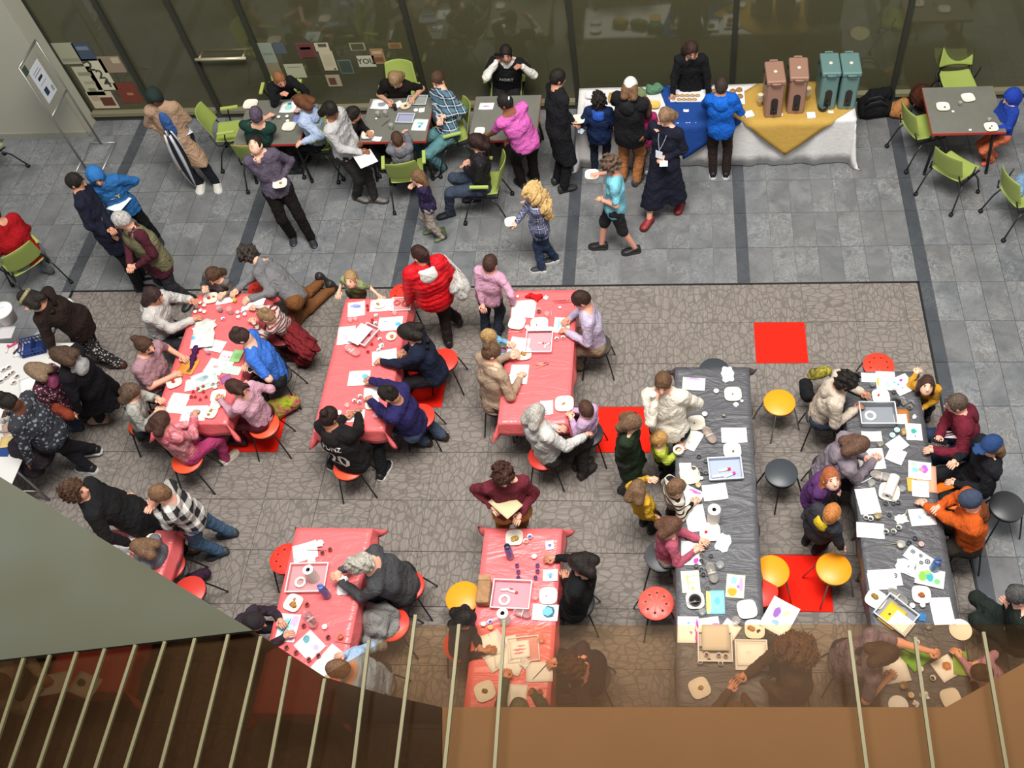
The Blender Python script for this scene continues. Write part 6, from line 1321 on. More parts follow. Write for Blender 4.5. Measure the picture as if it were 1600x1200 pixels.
# -- table C
paper(817, 482, .26, .24, 3, 'blank sheet under the pink shirt boy\'s hand' + tC); paper(819, 484, .26, .23, -3, 'second blank sheet showing at the edge' + tC, lift=.003)
o = lump('red_yarn', [(W(822, 463, .765), W(845, 463, .765), .024, .028), (W(838, 468, .765), W(830, 461, .765), .02, .02)], '#d21f22', 'bright red ball of yarn at the far end' + tC, 'yarn', 31, .008, .007); napkin(853, 465, 'white scrap beside the red yarn', .03, 6, amp=.008)
plate(808, 506, 'stacked empty square plates by the boy' + tC, -12, .095); plate(808, 506, 'top empty square plate of the stack by the boy', -8, .093, lift=.008, z=.744)
plate(843, 508, 'white plate with crumbs over the pink tray' + tC, 4, .10, food=(('crumbs', -.03, -.01, .008, '#6a4a3a', 'dark crumbs on the plate over the pink tray'),), lift=.035)
tray(843, 535, .28, .40 * .8, 0, 'pinkish clear storage tray in mid table' + tC, '#eab4bc', .05, .5); paper(843, 514, .28, .06, 0, 'white paper edge across the tray', lift=.05)
for i, q in enumerate([(845, 537, 0), (852, 541, 80), (857, 538, 20)]): marker(*q, 'white glue stick with red cap lying in the pink tray, number %s from the plate' % ('first', 'second', 'third')[i] if False else ('white glue stick in the pink tray', 'white glue stick standing across the others in the pink tray', 'white glue stick nearest the pink tray wall')[i], L=.07, r=.009)
paper(878, 508, .18, .22, -2, 'sheet with turquoise sea wash being painted' + tC, a=[(-.5, 0, (.35, .9), '#8fd6d6'), (-.6, 0, (.15, .9), '#b7e4e0')]); brush(881, 507, 65, 'brush held over the turquoise wash')
paper(810, 543, .22, .28, -10, 'blank sheet beside the burger plate' + tC); paper(811, 585, .20, .26, -2, 'blank sheet under the beige sweater hand' + tC)
plate(818, 554, 'square plate with a round bun' + tC, 8, .09, lift=.004, food=(('bun', 0, 0, .036, '#cf9440', 'round golden bun on the square plate'),)); plate(882, 632, 'square plate with half an egg-yellow snack' + tC, 4, .10, food=(('snack', -.01, 0, .02, '#e0b64a', 'yellow snack on the lower square plate'),))
paper(854, 637, .14, .18, 4, 'small white card beside the silver hair' + tC); tape(793, 590, 'white ring of tape by the beige sweater' + tC, .045)
cups([(870, 530), (880, 528)], 'white paint cup with dark centre near the lavender shirt', 'two white cups by the lavender shirt', pal=['#4a3a3e'])
cups([(836, 472), (875, 481), (809, 464)], 'tiny white cup lid near the red yarn', 'tiny cups by the red yarn', r=.016, h=.02)
cup(855, 492, 'clear pink water cup' + tC, .028, .06, '#f0b8b8', see=True); cup(842, 486, 'jar with a dark topped brush' + tC, .028, .06, '#d8a8a0', '#3a2a2a', see=True); cup(798, 559, 'clear pink tub by the toddler' + tC, .03, .05, '#f0b8b8', see=True); cup(824, 513, 'white mug beside the crumb plate' + tC, .026, .05)
brush(862, 487, 88, 'pale pink brush near the turquoise sheet', '#e0a0a0'); brush(805, 519, 3, 'pale brush below the stacked plates', '#e8c8b8'); brush(877, 470, 3, 'red pencil at the far end by the yarn', '#a8202a', .2); brush(880, 473, 3, 'second red pencil beneath the first', '#b8303a', .2)
for i, a in enumerate((10, 18, 6, 24)): brush(842 + i * 2, 568 + i, a, '%s brush in the small bundle' % ORD[i] + tC, '#c9a090', .16, lift=.006 + i * .004)
# -- table D
paper(477, 862, .24, .19, 18, 'sheet with pale mint wash' + tD, a=[(0, -.2, .7, '#dcefe2'), (-.7, -.6, .4, '#b9e0c9'), (-.2, .6, .4, '#f6f7f0')]); napkin(500, 850, 'crumpled white napkin beside the mint sheet' + tD, .042, 7); napkin(487, 876, 'torn white tissue below the mint sheet' + tD, .045, 8)
brush(495, 860, 0, 'long dark brush from the cup' + tD, '#5a2a2a', .2); cups([(504, 864), (516, 859)], 'tiny dark paint cup near the mint sheet', 'dark cups by the mint sheet', c='#a85a54', pal=['#3a2028'], r=.02)
tray(482, 905, .36, .28, 2, 'pink tinted clear tray with paper rolls' + tD, '#e6b0b4', .05, .45); roll(481, 890, 'white paper towel roll standing in the pink tinted tray', .05, .22); tape(469, 909, 'white ring of tape in the pink tinted tray', .055, '#e6e0d6', .62 * 0 + None if False else None, .01)
bottle(500, 916, 'blue metal bottle leaning by the tray' + tD, '#4c5a92', '#5c72b4')
plate(459, 943, 'plate with a muffin and cookie' + tD, -20, .085, food=(('muffin', .0, -.015, .036, '#c98d48', 'golden muffin on the lower plate'), ('cookie', .005, .035, .02, '#d9b27a', 'pale cookie above the muffin')))
paper(450, 981, .19, .27, -3, 'turquoise and lilac painting held by the capped child', a=[(-.3, .1, .7, '#6cc8d2'), (.5, .5, .5, '#d0a8dc'), (.1, -.2, .5, '#a8e2d8'), (.7, -.6, .4, '#d9b8e4')]); brush(448, 979, 72, 'brush held over the turquoise and lilac painting')
paper(484, 1009, .24, .20, -40, 'blotchy teal and violet painting' + tD, a=[(-.6, .2, .4, '#5f9aa4'), (.2, -.2, .5, '#cfd0e6'), (.5, .3, .3, '#b9a8d0')]); paper(515, 1035, .22, .28, -35, 'blank sheet under the pale blue shirt boy\'s hand')
caddy(487, 970, -50, 'clear waisted brush caddy with brushes' + tD, '#c88e90', .95)
for i, a in enumerate((150, 135, 160)): brush(482 + i * 3, 968 + i, a, '%s brush standing in the caddy' % ORD[i] + tD, '#7a4a4a', .14, lift=.04)
napkin(537, 920, 'white folded napkin by the grey sleeve' + tD, .075, 9, amp=.004); cup(508, 980, 'small round white pot' + tD, .024, .035, '#efe6e0', '#f4ecec')
cups([(480, 945), (475, 978), (513, 996), (483, 1031), (498, 1025), (463, 1020), (448, 1012)], 'small cup of near-black paint' + tD, 'near-black cups on the eater\'s table', c='#b85c58', pal=['#2a1a22', '#4a1c2c'])
cup(532, 995, 'clear cup with orange-brown water' + tD, .03, .05, '#dc9080', '#b0603a', see=True); brush(536, 1004, -8, 'thin pink brush below the orange-brown cup', '#d87a78'); o = napkin(538, 906, 'bitten white sandwich wrapper in the eater\'s hands', .04, 10, z=.90)
# -- table E
plate(804, 841, 'square plate of golden chips at the far end' + tE, 3, .085, food=(('chips', 0, 0, .045, '#dcb45c', 'golden chips heaped on the far square plate'),)); bottle(792, 853, 'violet-blue bottle with dark lid standing' + tE, '#6468a8', '#22283c', .25, .036)
cups([(828, 839), (822, 846)], 'white cup of bright paint' + tE, 'two cups by the chips', pal=['#3a5f9a', '#e0604a'], r=.025); cup(835, 870, 'pinkish white pot' + tE, .026, .03, '#f0c9c9')
cups([(808, 884), (810, 894), (810, 903), (840, 884), (840, 893), (837, 903)], 'small purple paint cup' + tE, 'purple cups in two rows', c='#8a5a80', pal=['#4a2a58', '#3a3470'], r=.02, h=.03)
paper(859, 852, .08, .09, 10, 'small card with a violet-blue flower' + tE, a=[(0, 0, .5, '#5f66a8')]); paper(860, 899, .14, .12, 2, 'card with a small blue figure' + tE, a=[(0, 0, (.2, .6), '#4f8fc4', .1), (0, .1, (.6, .15), '#6fa8d4', .1)])
tray(800, 931, .35, .27, -2, 'pink tinted clear tray holding glue and tape' + tE, '#e8a8b4', .05, .5); tape(788, 937, 'white ring of tape in the pink tray with glue', .055); marker(792, 922, 4, 'white glue stick lying flat in the pink tray', L=.11); marker(802, 925, -15, 'second white glue stick with red ends in the tray', L=.09)
plate(857, 932, 'square plate with tiny crumbs beside the black-clad painter', 2, .085, food=(('crumbs', -.02, 0, .006, '#5a5a4a', 'few tiny crumbs on the square plate'),)); cup(837, 933, 'clear pink tub left of the crumb plate', .035, .05, '#e8a8a8', see=True)
paper(852, 957, .24, .16, -2, 'sheet with a dark rimmed teal moon' + tE, a=[(.25, .1, (.5, .8), '#33566c', .12), (.15, .15, (.4, .6), '#6fb4be', .12)])
o = empty('paper_bag', tuple(P(758, 930, ZT)), 'brown paper bag standing beside the pink tray', 'bag')
bevel(MB().prism([(-.065, -.12), (.065, -.12), (.06, .13), (-.06, .14)], .004, .12).build('bag_body', cloth('#b48a64', None, '#ffffff', None, 1, .9, .6), o), .02, 2); MB().box((-.055, .10, .11), (.055, .15, .13)).build('folded_top', cloth('#bd946e', None, '#ffffff', None, 1, .9, .6), o)
roll(785, 958, 'paper towel roll standing below the pink tray' + tE, .052, .20); caddy(817, 961, -15, 'clear waisted brush caddy' + tE, '#c49a9a', .8)
cups([(756, 976), (766, 972), (767, 981)], 'paint cup, white rim, beside the child in dark shirt', 'three cups by the dark-shirt child', pal=['#e0e6da', '#4a4a8c', '#e8b23a'], r=.022)
paper(778, 1000, .10, .20, 35, 'pale lilac strip card' + tE, c='#dccade', lift=.006); paper(790, 1018, .22, .28, 12, 'blank sheet in the white heap' + tE); paper(774, 1022, .22, .28, 35, 'blank sheet fanned left in the white heap', lift=.003); paper(802, 1030, .22, .26, -20, 'blank sheet fanned right in the white heap', lift=.006); paper(765, 1008, .18, .22, 20, 'blank sheet under the dark-shirt child\'s hand', lift=.009)
paper(812, 1015, .18, .16, 10, 'sheet with rosy leaf strokes' + tE, a=[(0, 0, (.8, .15), '#d88a9a'), (.2, .4, (.5, .12), '#dd9aa8'), (-.1, -.4, (.6, .12), '#d88a9a')], lift=.012); tray(818, 1015, .27, .22, 8, 'shallow clear tray lid over the leaf painting', '#e8c8c4', .012, .22)
paper(843, 1050, .24, .18, 3, 'sheet with a dark brush line by the plum shirt' ); brush(847, 1046, 50, 'long dark brush held by the plum shirt person', '#2a2020', .24); paper(807, 1087, .18, .2, -3, 'sheet with pale circle near the ledge' + tE, a=[(0, 0, .5, '#e2e6dc')])
plate(758, 1081, 'square plate with green-brown herbs near the ledge' + tE, 25, .09, food=(('herbs', 0, 0, .03, '#7a7234', 'green-brown herbs on the plate near the ledge'),)); cup(846, 1000, 'clear amber cup' + tE, .032, .06, '#e0a488', see=True); napkin(820, 1036, 'crumpled tissue over the white heap', .05, 11)
cups([(829, 1082), (844, 1081), (852, 1095)], 'small rust coloured paint cup near the ledge', 'rust cups near the ledge', c='#cf8a70', pal=['#8a4a34'], r=.024)
# -- table F
paper(1084, 600, .24, .16, -4, 'violet-edged white sheet behind the cream sweater arm' + tF, a=[(0, .8, (.9, .2), '#b79ac8')]); napkin(1137, 585, 'white folded towel at the far end' + tF, .075, 12, '#e6eef0', asp=1.5, amp=.008, cat='towel', name='towel', rz=4)
plate(1145, 617, 'square plate with pink crumbs near the far end' + tF, 2, .09, food=(('crumbs', .0, .0, .01, '#a8706c', 'pinkish crumbs on the far square plate'),)); plate(1088, 662, 'square plate with two crumbs by the cream sweater' , 8, .09, food=(('crumbs', -.02, 0, .009, '#8a7a5a', 'two brown crumbs on the plate by the cream sweater'),)); plate(1144, 705, 'square plate with brown bits above the grey tray', 3, .09, food=(('crumbs', .01, -.01, .012, '#7a5a3c', 'brown bits on the plate above the grey tray'),))
cups([(1119, 612), (1101, 648)], 'lone round white cup' + tF, 'round white cups on bare black cloth', r=.027, h=.035, paint='#f0efe8'); cup(1131, 649, 'small grey cup beside the white one' + tF, .022, .03, '#6a6a66', '#8d8a80'); napkin(1150, 632, 'torn white paper bit by the crumb plate', .03, 13, amp=.004); cup(1159, 627, 'tiny white lid by the crumb plate', .016, .015)
paper(1079, 686, .20, .24, -28, 'sheet with pale green and pink leaf drawing', a=[(-.1, .3, .35, '#dfeacc'), (.1, -.4, .2, '#e4b9b4')]); paper(1147, 680, .26, .18, 1, 'blank sheet with a faint orange mark' + tF, a=[(.4, -.1, .13, '#f2d9c0')]); caddy(1108, 683, -62, 'clear waisted caddy beside the leaf drawing', '#b4a49a')
tray(1133, 735, .32, .24, 4, 'grey-blue storage tray holding glue sticks' + tF, '#a9b4c6', .05, .85)
for i, q in enumerate([(1132, 735, 12, '#d82c3c', 'white glue stick with red cap in the grey-blue tray'), (1122, 745, 10, '#d8d8d8', 'white glue stick nearest the tray corner'), (1140, 743, 25, '#d83a9a', 'white glue stick with magenta cap in the grey-blue tray')]): marker(q[0], q[1], q[2], q[4], capc=q[3], L=.12, r=.014)
cups([(1092, 713), (1103, 720), (1084, 731), (1094, 733), (1095, 740), (1103, 739)], 'small clear cup of grey paint by the grey-blue tray', 'clear cups by the grey-blue tray', c='#8d8f90', pal=['#2a2a2e', '#4a4c4c'], see=True, r=.026)
cup(1096, 748, 'little white cup under the tray corner', .018, .025); plate(1078, 744, 'stacked cream plates by the striped boy' , 12, .10, c='#e8d8b8'); cup(1091, 759, 'tan paper cup by the cream plates', .026, .05, '#cbb48c'); paper(1071, 731, .12, .11, 3, 'small square card beside the lime toddler'); tape(1060, 702, 'white tape ring held by the lime toddler', .055, '#e4e0da', .80)
paper(1117, 769, .24, .18, 8, 'blank sheet below the grey-blue tray'); paper(1079, 779, .20, .24, -28, 'child drawing with pink letters along its edge', a=[(.1, .75, (.7, .12), '#c05ab0', .1), (.2, .1, .3, '#f6dccb'), (.3, -.2, .2, '#f3cbb0')]); paper(1087, 810, .19, .28, 10, 'sheet with light pencil sketch by the striped boy', a=[(-.2, .3, (.3, .1), '#d3d6d8'), (.3, .4, (.2, .1), '#ccd4d6')])
roll(1116, 796, 'white paper towel roll standing in mid table' + tF, .062, .22); plate(1109, 832, 'cream plate with two strawberries' , 0, .10, food=(('strawberry', -.04, .0, .022, '#c8201c', 'two red strawberries on the cream plate'),)); napkin(1130, 848, 'pale blue folded cloth beside the strawberry plate', .08, 14, '#cfe0ec', asp=1.35, amp=.006, cat='cloth', name='folded_cloth', rz=-22)
paper(1080, 864, .19, .25, 0, 'drawing with a hot pink heart under the girl\'s hands', a=[(.5, -.65, (.3, .25), '#e03aa8', .1), (-.4, -.7, .3, '#c2e6e0')]); cups([(1103, 854), (1096, 868), (1111, 868), (1096, 876), (1088, 884), (1096, 890), (1099, 897), (1106, 919)], 'small clear cup of dark paint by the heart drawing', 'clear cups by the heart drawing', c='#a09e98', pal=['#232428', '#4a464a', '#2c3c48'], see=True, r=.024)
caddy(1112, 898, -75, 'clear waisted caddy below the heart drawing', '#a8a29a', .95); cup(1125, 884, 'clear wide water cup with silver brush' , .036, .06, '#b8bab8', see=True); tape(1108, 772, 'x', .001) if False else None
paper(1079, 909, .17, .22, 4, 'painting of green crossed branches', c='#e8eccc', a=[(-.3, 0, (.1, .9), '#a8bb72'), (0, .5, (.9, .08), '#a8bb72'), (.1, -.1, (.7, .08), '#b6c684'), (.2, -.6, .2, '#a2bf52')]); paper(1149, 916, .17, .23, -6, 'orange, blue and violet abstract painting', c='#f4ecc8', a=[(-.2, .5, .4, '#8fcbe6'), (-.3, -.5, (.6, .45), '#ef9a1c'), (.6, .2, (.25, .8), '#cc9ad0'), (.3, 0, .2, '#9a6ab8')])
paper(1118, 941, .17, .23, 0, 'sky blue painting with a yellow edge', c='#84c4d4', a=[(-.8, 0, (.35, 1.2), '#ece67c'), (.2, .1, .4, '#5fb0cc')]); plate(1086, 939, 'white plate holding a dark bowl', 5, .085); cup(1086, 938, 'dark round bowl with a brush on a plate', .055, .03, '#3a3536', '#222024', lift=.01); brush(1082, 941, 8, 'brush resting across the dark bowl', '#9a9a98', lift=.045)
plate(1167, 953, 'empty cream plate lying upside down', 10, .09, c='#e6d9cc'); cup(1097, 957, 'clear cup with pale brushes below the dark bowl', .032, .06, '#b6b8b4', see=True); cup(1150, 971, 'clear wide cup with pink scrap', .038, .06, '#c4bcb4', see=True)
paper(1218, 964, .26, .32, -30, 'sheet with purple and olive figure overhanging the table edge', a=[(-.3, .2, (.25, .4), '#8d5aa8'), (.3, .4, .25, '#c8cc98'), (-.1, -.4, (.3, .2), '#8aa8c4')], z=.76); paper(1075, 984, .19, .25, -1, 'sheet with magenta border stripe', a=[(.85, -.2, (.2, 1.1), '#d24ad0', .1), (.1, .5, (.25, .1), '#7fa0c0'), (.3, -.2, (.2, .15), '#9a8ac8')])
paper(1105, 975, .22, .12, 8, 'pink splashed sheet behind the grey folder', a=[(.6, -.4, (.4, .4), '#e23ab8', .1), (-.2, .3, .4, '#f5d5c8')]); paper(1140, 984, .16, .16, -35, 'tilted white card with a raised ring', c='#efece8')
plate(1179, 984, 'plate with cookies and grapes by the curly hair', 0, .09, food=(('cookie', -.03, 0, .035, '#dca24c', 'golden cookies on the plate by the curly hair'), ('grapes', .035, -.02, .022, '#3a2a24', 'dark fruit beside the golden cookies')))
tray(1117, 1012, .29, .26, 0, 'pale tray of paint cups' + tF, '#cfc9c4', .035, .8); q = paper(1118, 996, .24, .24, 0, 'grey folder sheet propped on the paint tray', c='#cbc3b4', lift=.06)
cups([(1095, 1012), (1124, 1015), (1104, 1023), (1123, 1024), (1134, 1025), (1108, 1031), (1094, 1035), (1126, 1037)], 'white paint cup standing in the pale tray', 'white cups in the pale tray', pal=['#4a3a6a', '#3a3a3e', '#5a2a34'], r=.021, lift=.006)
tray(1174, 1024, .27, .26, 0, 'white rimmed paint board tray by the curly hair', '#d8d2ca', .014, .9); paper(1174, 1023, .25, .20, 0, 'sheet with faint green marks on the white board tray', a=[(-.2, .2, .2, '#dfe2cc')], lift=.012); plate(1093, 1076, 'square plate with pale melon pieces near the ledge', 25, .09, food=(('melon', 0, .01, .03, '#dca860', 'pale orange melon piece on the near plate'),))
# -- table G
paper(1357, 590, .15, .12, -4, 'small blank card by the cream hoodie face' + tG); paper(1384, 595, .20, .24, -3, 'sheet with orange mark and teal wash', a=[(-.8, -.2, (.12, .5), '#ecaa2c', .1), (.3, -.4, (.5, .4), '#a6ded6'), (.1, .3, .35, '#f3ecc6')]); paper(1410, 601, .22, .22, 28, 'sheet with violet and blue spots by the toddler', a=[(.2, .5, (.2, .15), '#9a2ac8', .12), (-.3, .2, .15, '#3e9ccc'), (-.2, -.3, .12, '#7a4ab0'), (.4, -.4, .2, '#8fb8dc'), (-.5, .6, .15, '#6fc4a8')])
plate(1376, 621, 'square plate with two red strawberries' + tG, 2, .09, food=(('strawberry', -.02, .02, .018, '#c8201c', 'red strawberries on the second black table'),)); tray(1370, 652, .35, .25, 0, 'big grey storage tray with a tape ring inside', '#9aa0a8', .09, .65); tape(1360, 649, 'white ring of tape inside the big grey tray', .058, '#f0efec')
cups([(1363, 602), (1397, 612), (1358, 626), (1423, 630), (1412, 631), (1421, 637), (1409, 625)], 'small clear cup with murky water near the spotted sheet', 'clear cups by the spotted sheet', c='#a8a8a4', pal=['#6a6a62', '#3a3a3c'], see=True, r=.027, h=.05); cup(1400, 629, 'wide dark round bowl beside the strawberry plate', .05, .035, '#3a3a3c', '#2a2a2c', see=True)
paper(1408, 650, .16, .17, -3, 'brown board under a small white card', c='#a86a34', cat='board', name='board'); paper(1407, 655, .13, .12, -1, 'small white card on the brown board', lift=.004); paper(1428, 675, .16, .20, -3, 'sheet with a dark teal blot', a=[(0, .1, (.4, .35), '#2f9a90', .2), (.1, -.5, (.12, .15), '#a84ac0', .1), (-.5, .6, .15, '#a8d4e4')]); napkin(1429, 652, 'small white twisted tissue at the table edge' + tG, .025, 15)
cups([(1401, 673), (1394, 681)], 'pale turquoise paint cup beside the teal blot sheet', 'two turquoise cups', c='#c9e6e6', pal=['#9ad8d8'], r=.028); cup(1412, 676, 'amber water glass beside the teal blot sheet', .03, .08, '#cfb98c', '#b89a5a', see=True)
paper(1402, 695, .19, .15, 35, 'tilted blank card above the towel roll'); paper(1400, 712, .17, .17, -28, 'blank card with one dot above the towel roll', lift=.003, a=[(0, .3, .06, '#e6b4ae')]); paper(1361, 717, .26, .24, 3, 'sheet with orange shape being drawn', a=[(-.4, .1, (.28, .35), '#e8683c', .15)]); paper(1362, 682, .2, .12, 0, 'sheet tucked under the lilac hoodie hair')
roll(1398, 745, 'white paper towel roll lying towards the lilac hoodie', .052, .24, lie=-25); cup(1375, 695, 'clear cup beside the lilac hoodie hair', .03, .06, '#a8a49a', '#8a8474', see=True); caddy(1376, 747, -15, 'clear waisted caddy beside the lying towel roll', '#b9b2aa', 1.0); cup(1361, 756, 'clear cup with a white brush by the caddy', .034, .07, '#b8b8b4', see=True); brush(1357, 749, 30, 'white handled brush across the clear cup', '#e6e6e2', lift=.06)
paper(1437, 735, .22, .20, -8, 'bright violet and teal painting by the cap wearer', a=[(.4, .2, (.4, .6), '#a456c8', .25), (-.4, 0, .35, '#7cc4dc'), (-.5, .6, .35, '#a8d8b0'), (.1, .1, .3, '#e58a8a')], lift=.005); paper(1447, 748, .20, .30, -6, 'salmon board under the violet painting', c='#d89c80', cat='board', name='board'); paper(1438, 764, .16, .18, -6, 'sheet with pale teal stains below the violet painting', a=[(.0, .4, .3, '#a8dce0'), (.1, -.2, .25, '#c6e8e4')], lift=.008); paper(1424, 757, .08, .16, -3, 'yellow-brown card strip by the violet painting', c='#cfa044', lift=.003)
plate(1389, 770, 'square plate with an orange slice' , -14, .10, food=(('orange_slice', -.02, -.01, .022, '#cf6f24', 'orange slice on the square plate in mid table'),)); cup(1409, 765, 'clear water cup beside the orange slice plate', .032, .05, '#b0b2b0', see=True); paper(1356, 783, .20, .28, 7, 'blank sheet below the caddy' + tG)
cups([(1384, 786), (1396, 786), (1404, 785), (1390, 804)], 'small clear grey cup below the orange slice plate', 'grey clear cups mid table', c='#8f9294', pal=['#33363a'], see=True, r=.026); cups([(1353, 809), (1360, 811)], 'white paint cup with black centre by the blank sheets', 'two white cups with black', pal=['#222224'], r=.025); cup(1371, 807, 'tan murky water cup by the two white cups', .035, .06, '#b8a888', '#a0906a', see=True)
napkin(1408, 811, 'torn white paper with a brush on it', .065, 16, amp=.004, asp=.8); brush(1415, 803, 70, 'pale wooden brush across the torn paper', '#c0b084'); paper(1441, 808, .24, .18, 5, 'sheet with small blue leaf strokes under the orange sleeve', a=[(-.2, 0, (.15, .3), '#8fa8d4'), (.1, .4, (.2, .15), '#a8d4c4'), (.5, .2, (.2, .15), '#7f8a98'), (-.6, .1, .12, '#b4b8bc')])
paper(1360, 829, .26, .16, -4, 'sheet with faint pink strokes' + tG, a=[(0, -.1, (.2, .15), '#e2c8cc'), (.4, -.3, .15, '#dcb9c4')]); cups([(1384, 831), (1396, 831), (1404, 825)], 'white rimmed cup of dark paint beside the faint pink sheet', 'cups by the faint pink sheet', c='#c8c8c2', pal=['#2a2a2a', '#3c403c'], r=.025)
cups([(1421, 848), (1430, 841)], 'clear grey cup in the near group of four', 'clear grey cups near the vase of water', c='#7c7e86', pal=['#2c2d33'], see=True, r=.028); cup(1407, 852, 'wide frosted cup with a brush', .038, .06, '#c8c6be', '#b9b4a4', see=True); cup(1439, 851, 'pink rimmed white cup by the orange sleeve', .025, .03, '#d8b4a8', '#b09a94'); brush(1396, 850, 8, 'olive brush leaning on the frosted cup', '#8a8a54')
bottle(1466, 876, 'blue bottle with a loop lid near the table edge' , '#46649a', '#3a5488', .2, .04)
for (x, y, w_, h_, rz, lb) in ((1436, 872, .26, .15, -38, 'white stencil template with round cutouts, upper one'), (1430, 892, .28, .14, -25, 'white stencil template with round cutouts, lower one'), (1383, 903, .30, .17, 4, 'white stencil template half under a blank sheet')):
    t_ = paper(x, y, w_, h_, rz, lb, c='#dfe2e6', cat='stencil', name='stencil', lift=.004)
    for i_, (u, v, r_) in enumerate(((-.3, .15, .022), (.0, .2, .018), (.3, .1, .026), (.15, -.2, .02))):
        MB().lathe([(r_ * .6, 0), (r_, 0)], 16, cap0=False).lathe([(r_ * .4, 0), (.0005, 0)], 14, cap0=False).build('cutout', mat('#3a3c40', .6), t_, (u * w_, v * h_, .0045))
napkin(1415, 885, 'white crumpled plastic bag with a pale blue rim', .085, 17, '#d8e4ee', asp=1.2, amp=.014, cat='bag', name='plastic_bag'); paper(1453, 902, .26, .18, -14, 'painting of green and teal leaves', a=[(-.5, 0, (.35, .7), '#7fb24a', .25), (0, .0, (.3, .6), '#2fa0a8', .25), (.5, -.3, (.25, .4), '#6cbc6a'), (-.2, .5, .25, '#9ac45a')], lift=.012); paper(1378, 908, .25, .17, 3, 'blank sheet over the stencil template', lift=.008, c='#e4e4e4')
plate(1368, 937, 'oblong carton of salad and tan dip', -35, .09, food=(('salad', 0, .02, .035, '#9a8a3c', 'salad leaves in the oblong carton'),)); plate(1439, 930, 'square plate with mixed red fruit' , -3, .085, food=(('fruit', -.01, 0, .035, '#b85a34', 'mixed red fruit on the near square plate'),)); caddy(1401, 935, -45, 'clear waisted caddy beside the oblong carton', '#a9a8a0', .95)
tray(1399, 962, .30, .24, -42, 'grey tray holding a yellow patterned sheet', '#8f949c', .05, .85); paper(1394, 962, .17, .22, -42, 'yellow patterned sheet in the grey tray', c='#ecb42a', lift=.01, a=[(.2, .4, .15, '#5a4a8c'), (-.3, 0, .12, '#3a3a2c'), (.1, -.4, .2, '#f6d040')]); paper(1408, 974, .19, .17, -42, 'white card laid over the yellow patterned sheet', lift=.03)
cups([(1425, 947), (1441, 946)], 'small cream pot below the red fruit plate', 'two cream pots', r=.024, paint='#efe6d6'); napkin(1440, 964, 'white cloth scrap soaked in deep blue paint', .045, 18, '#3f7cae', amp=.006, cat='cloth', name='painted_cloth'); paper(1472, 955, .19, .26, 3, 'blank sheet at the near right edge' + tG); cup(1450, 980, 'empty clear ring cup near the blank sheet', .028, .03, '#8d8d8c', see=True)
paper(1430, 1025, .22, .20, 38, 'bright green painting with white border', c='#6fae2c', a=[(0, 0, .7, '#5c9c22'), (-.5, .5, .3, '#9acc4a')], lift=.004); paper(1395, 1046, .26, .24, 10, 'blank torn sheet under the purple blouse hand'); paper(1478, 1044, .19, .19, 30, 'sheet with a rusty brown blot', a=[(.2, .1, .5, '#b0703c'), (.2, .1, .25, '#c98a5a')]); paper(1500, 1036, .12, .22, -6, 'narrow green painting at the far hand', c='#86a84a', a=[(0, 0, .7, '#76a032')], lift=.004)
cups([(1438, 1046), (1457, 1060), (1423, 1087), (1417, 1007), (1432, 1004)], 'small white cup near the green paintings', 'white cups by the green paintings', r=.024, pal=['#d8d4c8', '#3a2e2a', '#c9a060']); cup(1411, 1072, 'clear amber cup below the torn sheet', .034, .05, '#b09878', '#9a8258', see=True); plate(1403, 1103, 'round white paper plate at the table end', 0, .085, c='#e8e8ea', round_=True); plate(1485, 1092, 'cream square plate near the sloping ledge', 15, .085)
napkin(1444, 1087, 'crumpled white tissue near the round plate', .04, 19); napkin(1431, 1100, 'second crumpled tissue beside the round plate', .03, 20); plate(1500, 985, 'white round plate half over the table edge', 0, .10, round_=True, z=.735, c='#ddd8cc')
brush(1418, 1018, 150, 'brush by the green painting') 
# -- grey tables
plate(392, 164, 'white plate on the first grey table by the lime chair'); paper(451, 167, .22, .24, 0, 'turquoise and green painting on the first grey table', a=[(0, .5, (.3, .3), '#2f86a8'), (0, -.1, .6, '#9fd8c8')]); paper(467, 186, .16, .18, 6, 'blue, pink and teal gradient painting on the first grey table', c='#8f8fd4', a=[(.6, 0, .5, '#e05a9c'), (0, -.8, (.8, .3), '#6fc8d8')]); plate(452, 199, 'square plate with crumbs on the first grey table', -4, .09)
napkin(419, 186, 'white folded paper by the dark green shirt', .055, 21, amp=.004); cups([(436, 184), (449, 183), (450, 190)], 'small white cup on the first grey table', 'white cups on the first grey table', r=.024)
paper(595, 163, .26, .20, -4, 'sheet with a grey circle by the blond painter', a=[(.1, 0, (.5, .6), '#8a8a94')]); tray(652, 158, .26, .18, -2, 'frosted tray by the blue plaid shirt', '#a8b0ac', .02, .6); plate(634, 167, 'round cream plate with grapes on the second grey table', 0, .075, c='#d8c8a8', round_=True, food=(('grapes', 0, 0, .022, '#4a2a24', 'dark grapes on the round cream plate'),)); paper(622, 163, .12, .12, 35, 'folded pale card by the blond painter')
tray(634, 187, .22, .17, -4, 'pale lilac tray with clear dome', '#a8acc4', .03, .75); paper(656, 195, .20, .23, -3, 'teal wash painting by the plaid shirt', a=[(0, .3, (.6, .2), '#7cc8bc'), (0, -.3, .25, '#5a8ad0'), (.2, .1, .2, '#3fae9c')]); plate(575, 212, 'white plate with a bitten snack on the second grey table', 5, .085, food=(('snack', .01, 0, .015, '#5a4a3a', 'dark bitten snack on the plate'),)); paper(589, 217, .12, .09, -12, 'small printed white card by the bitten snack')
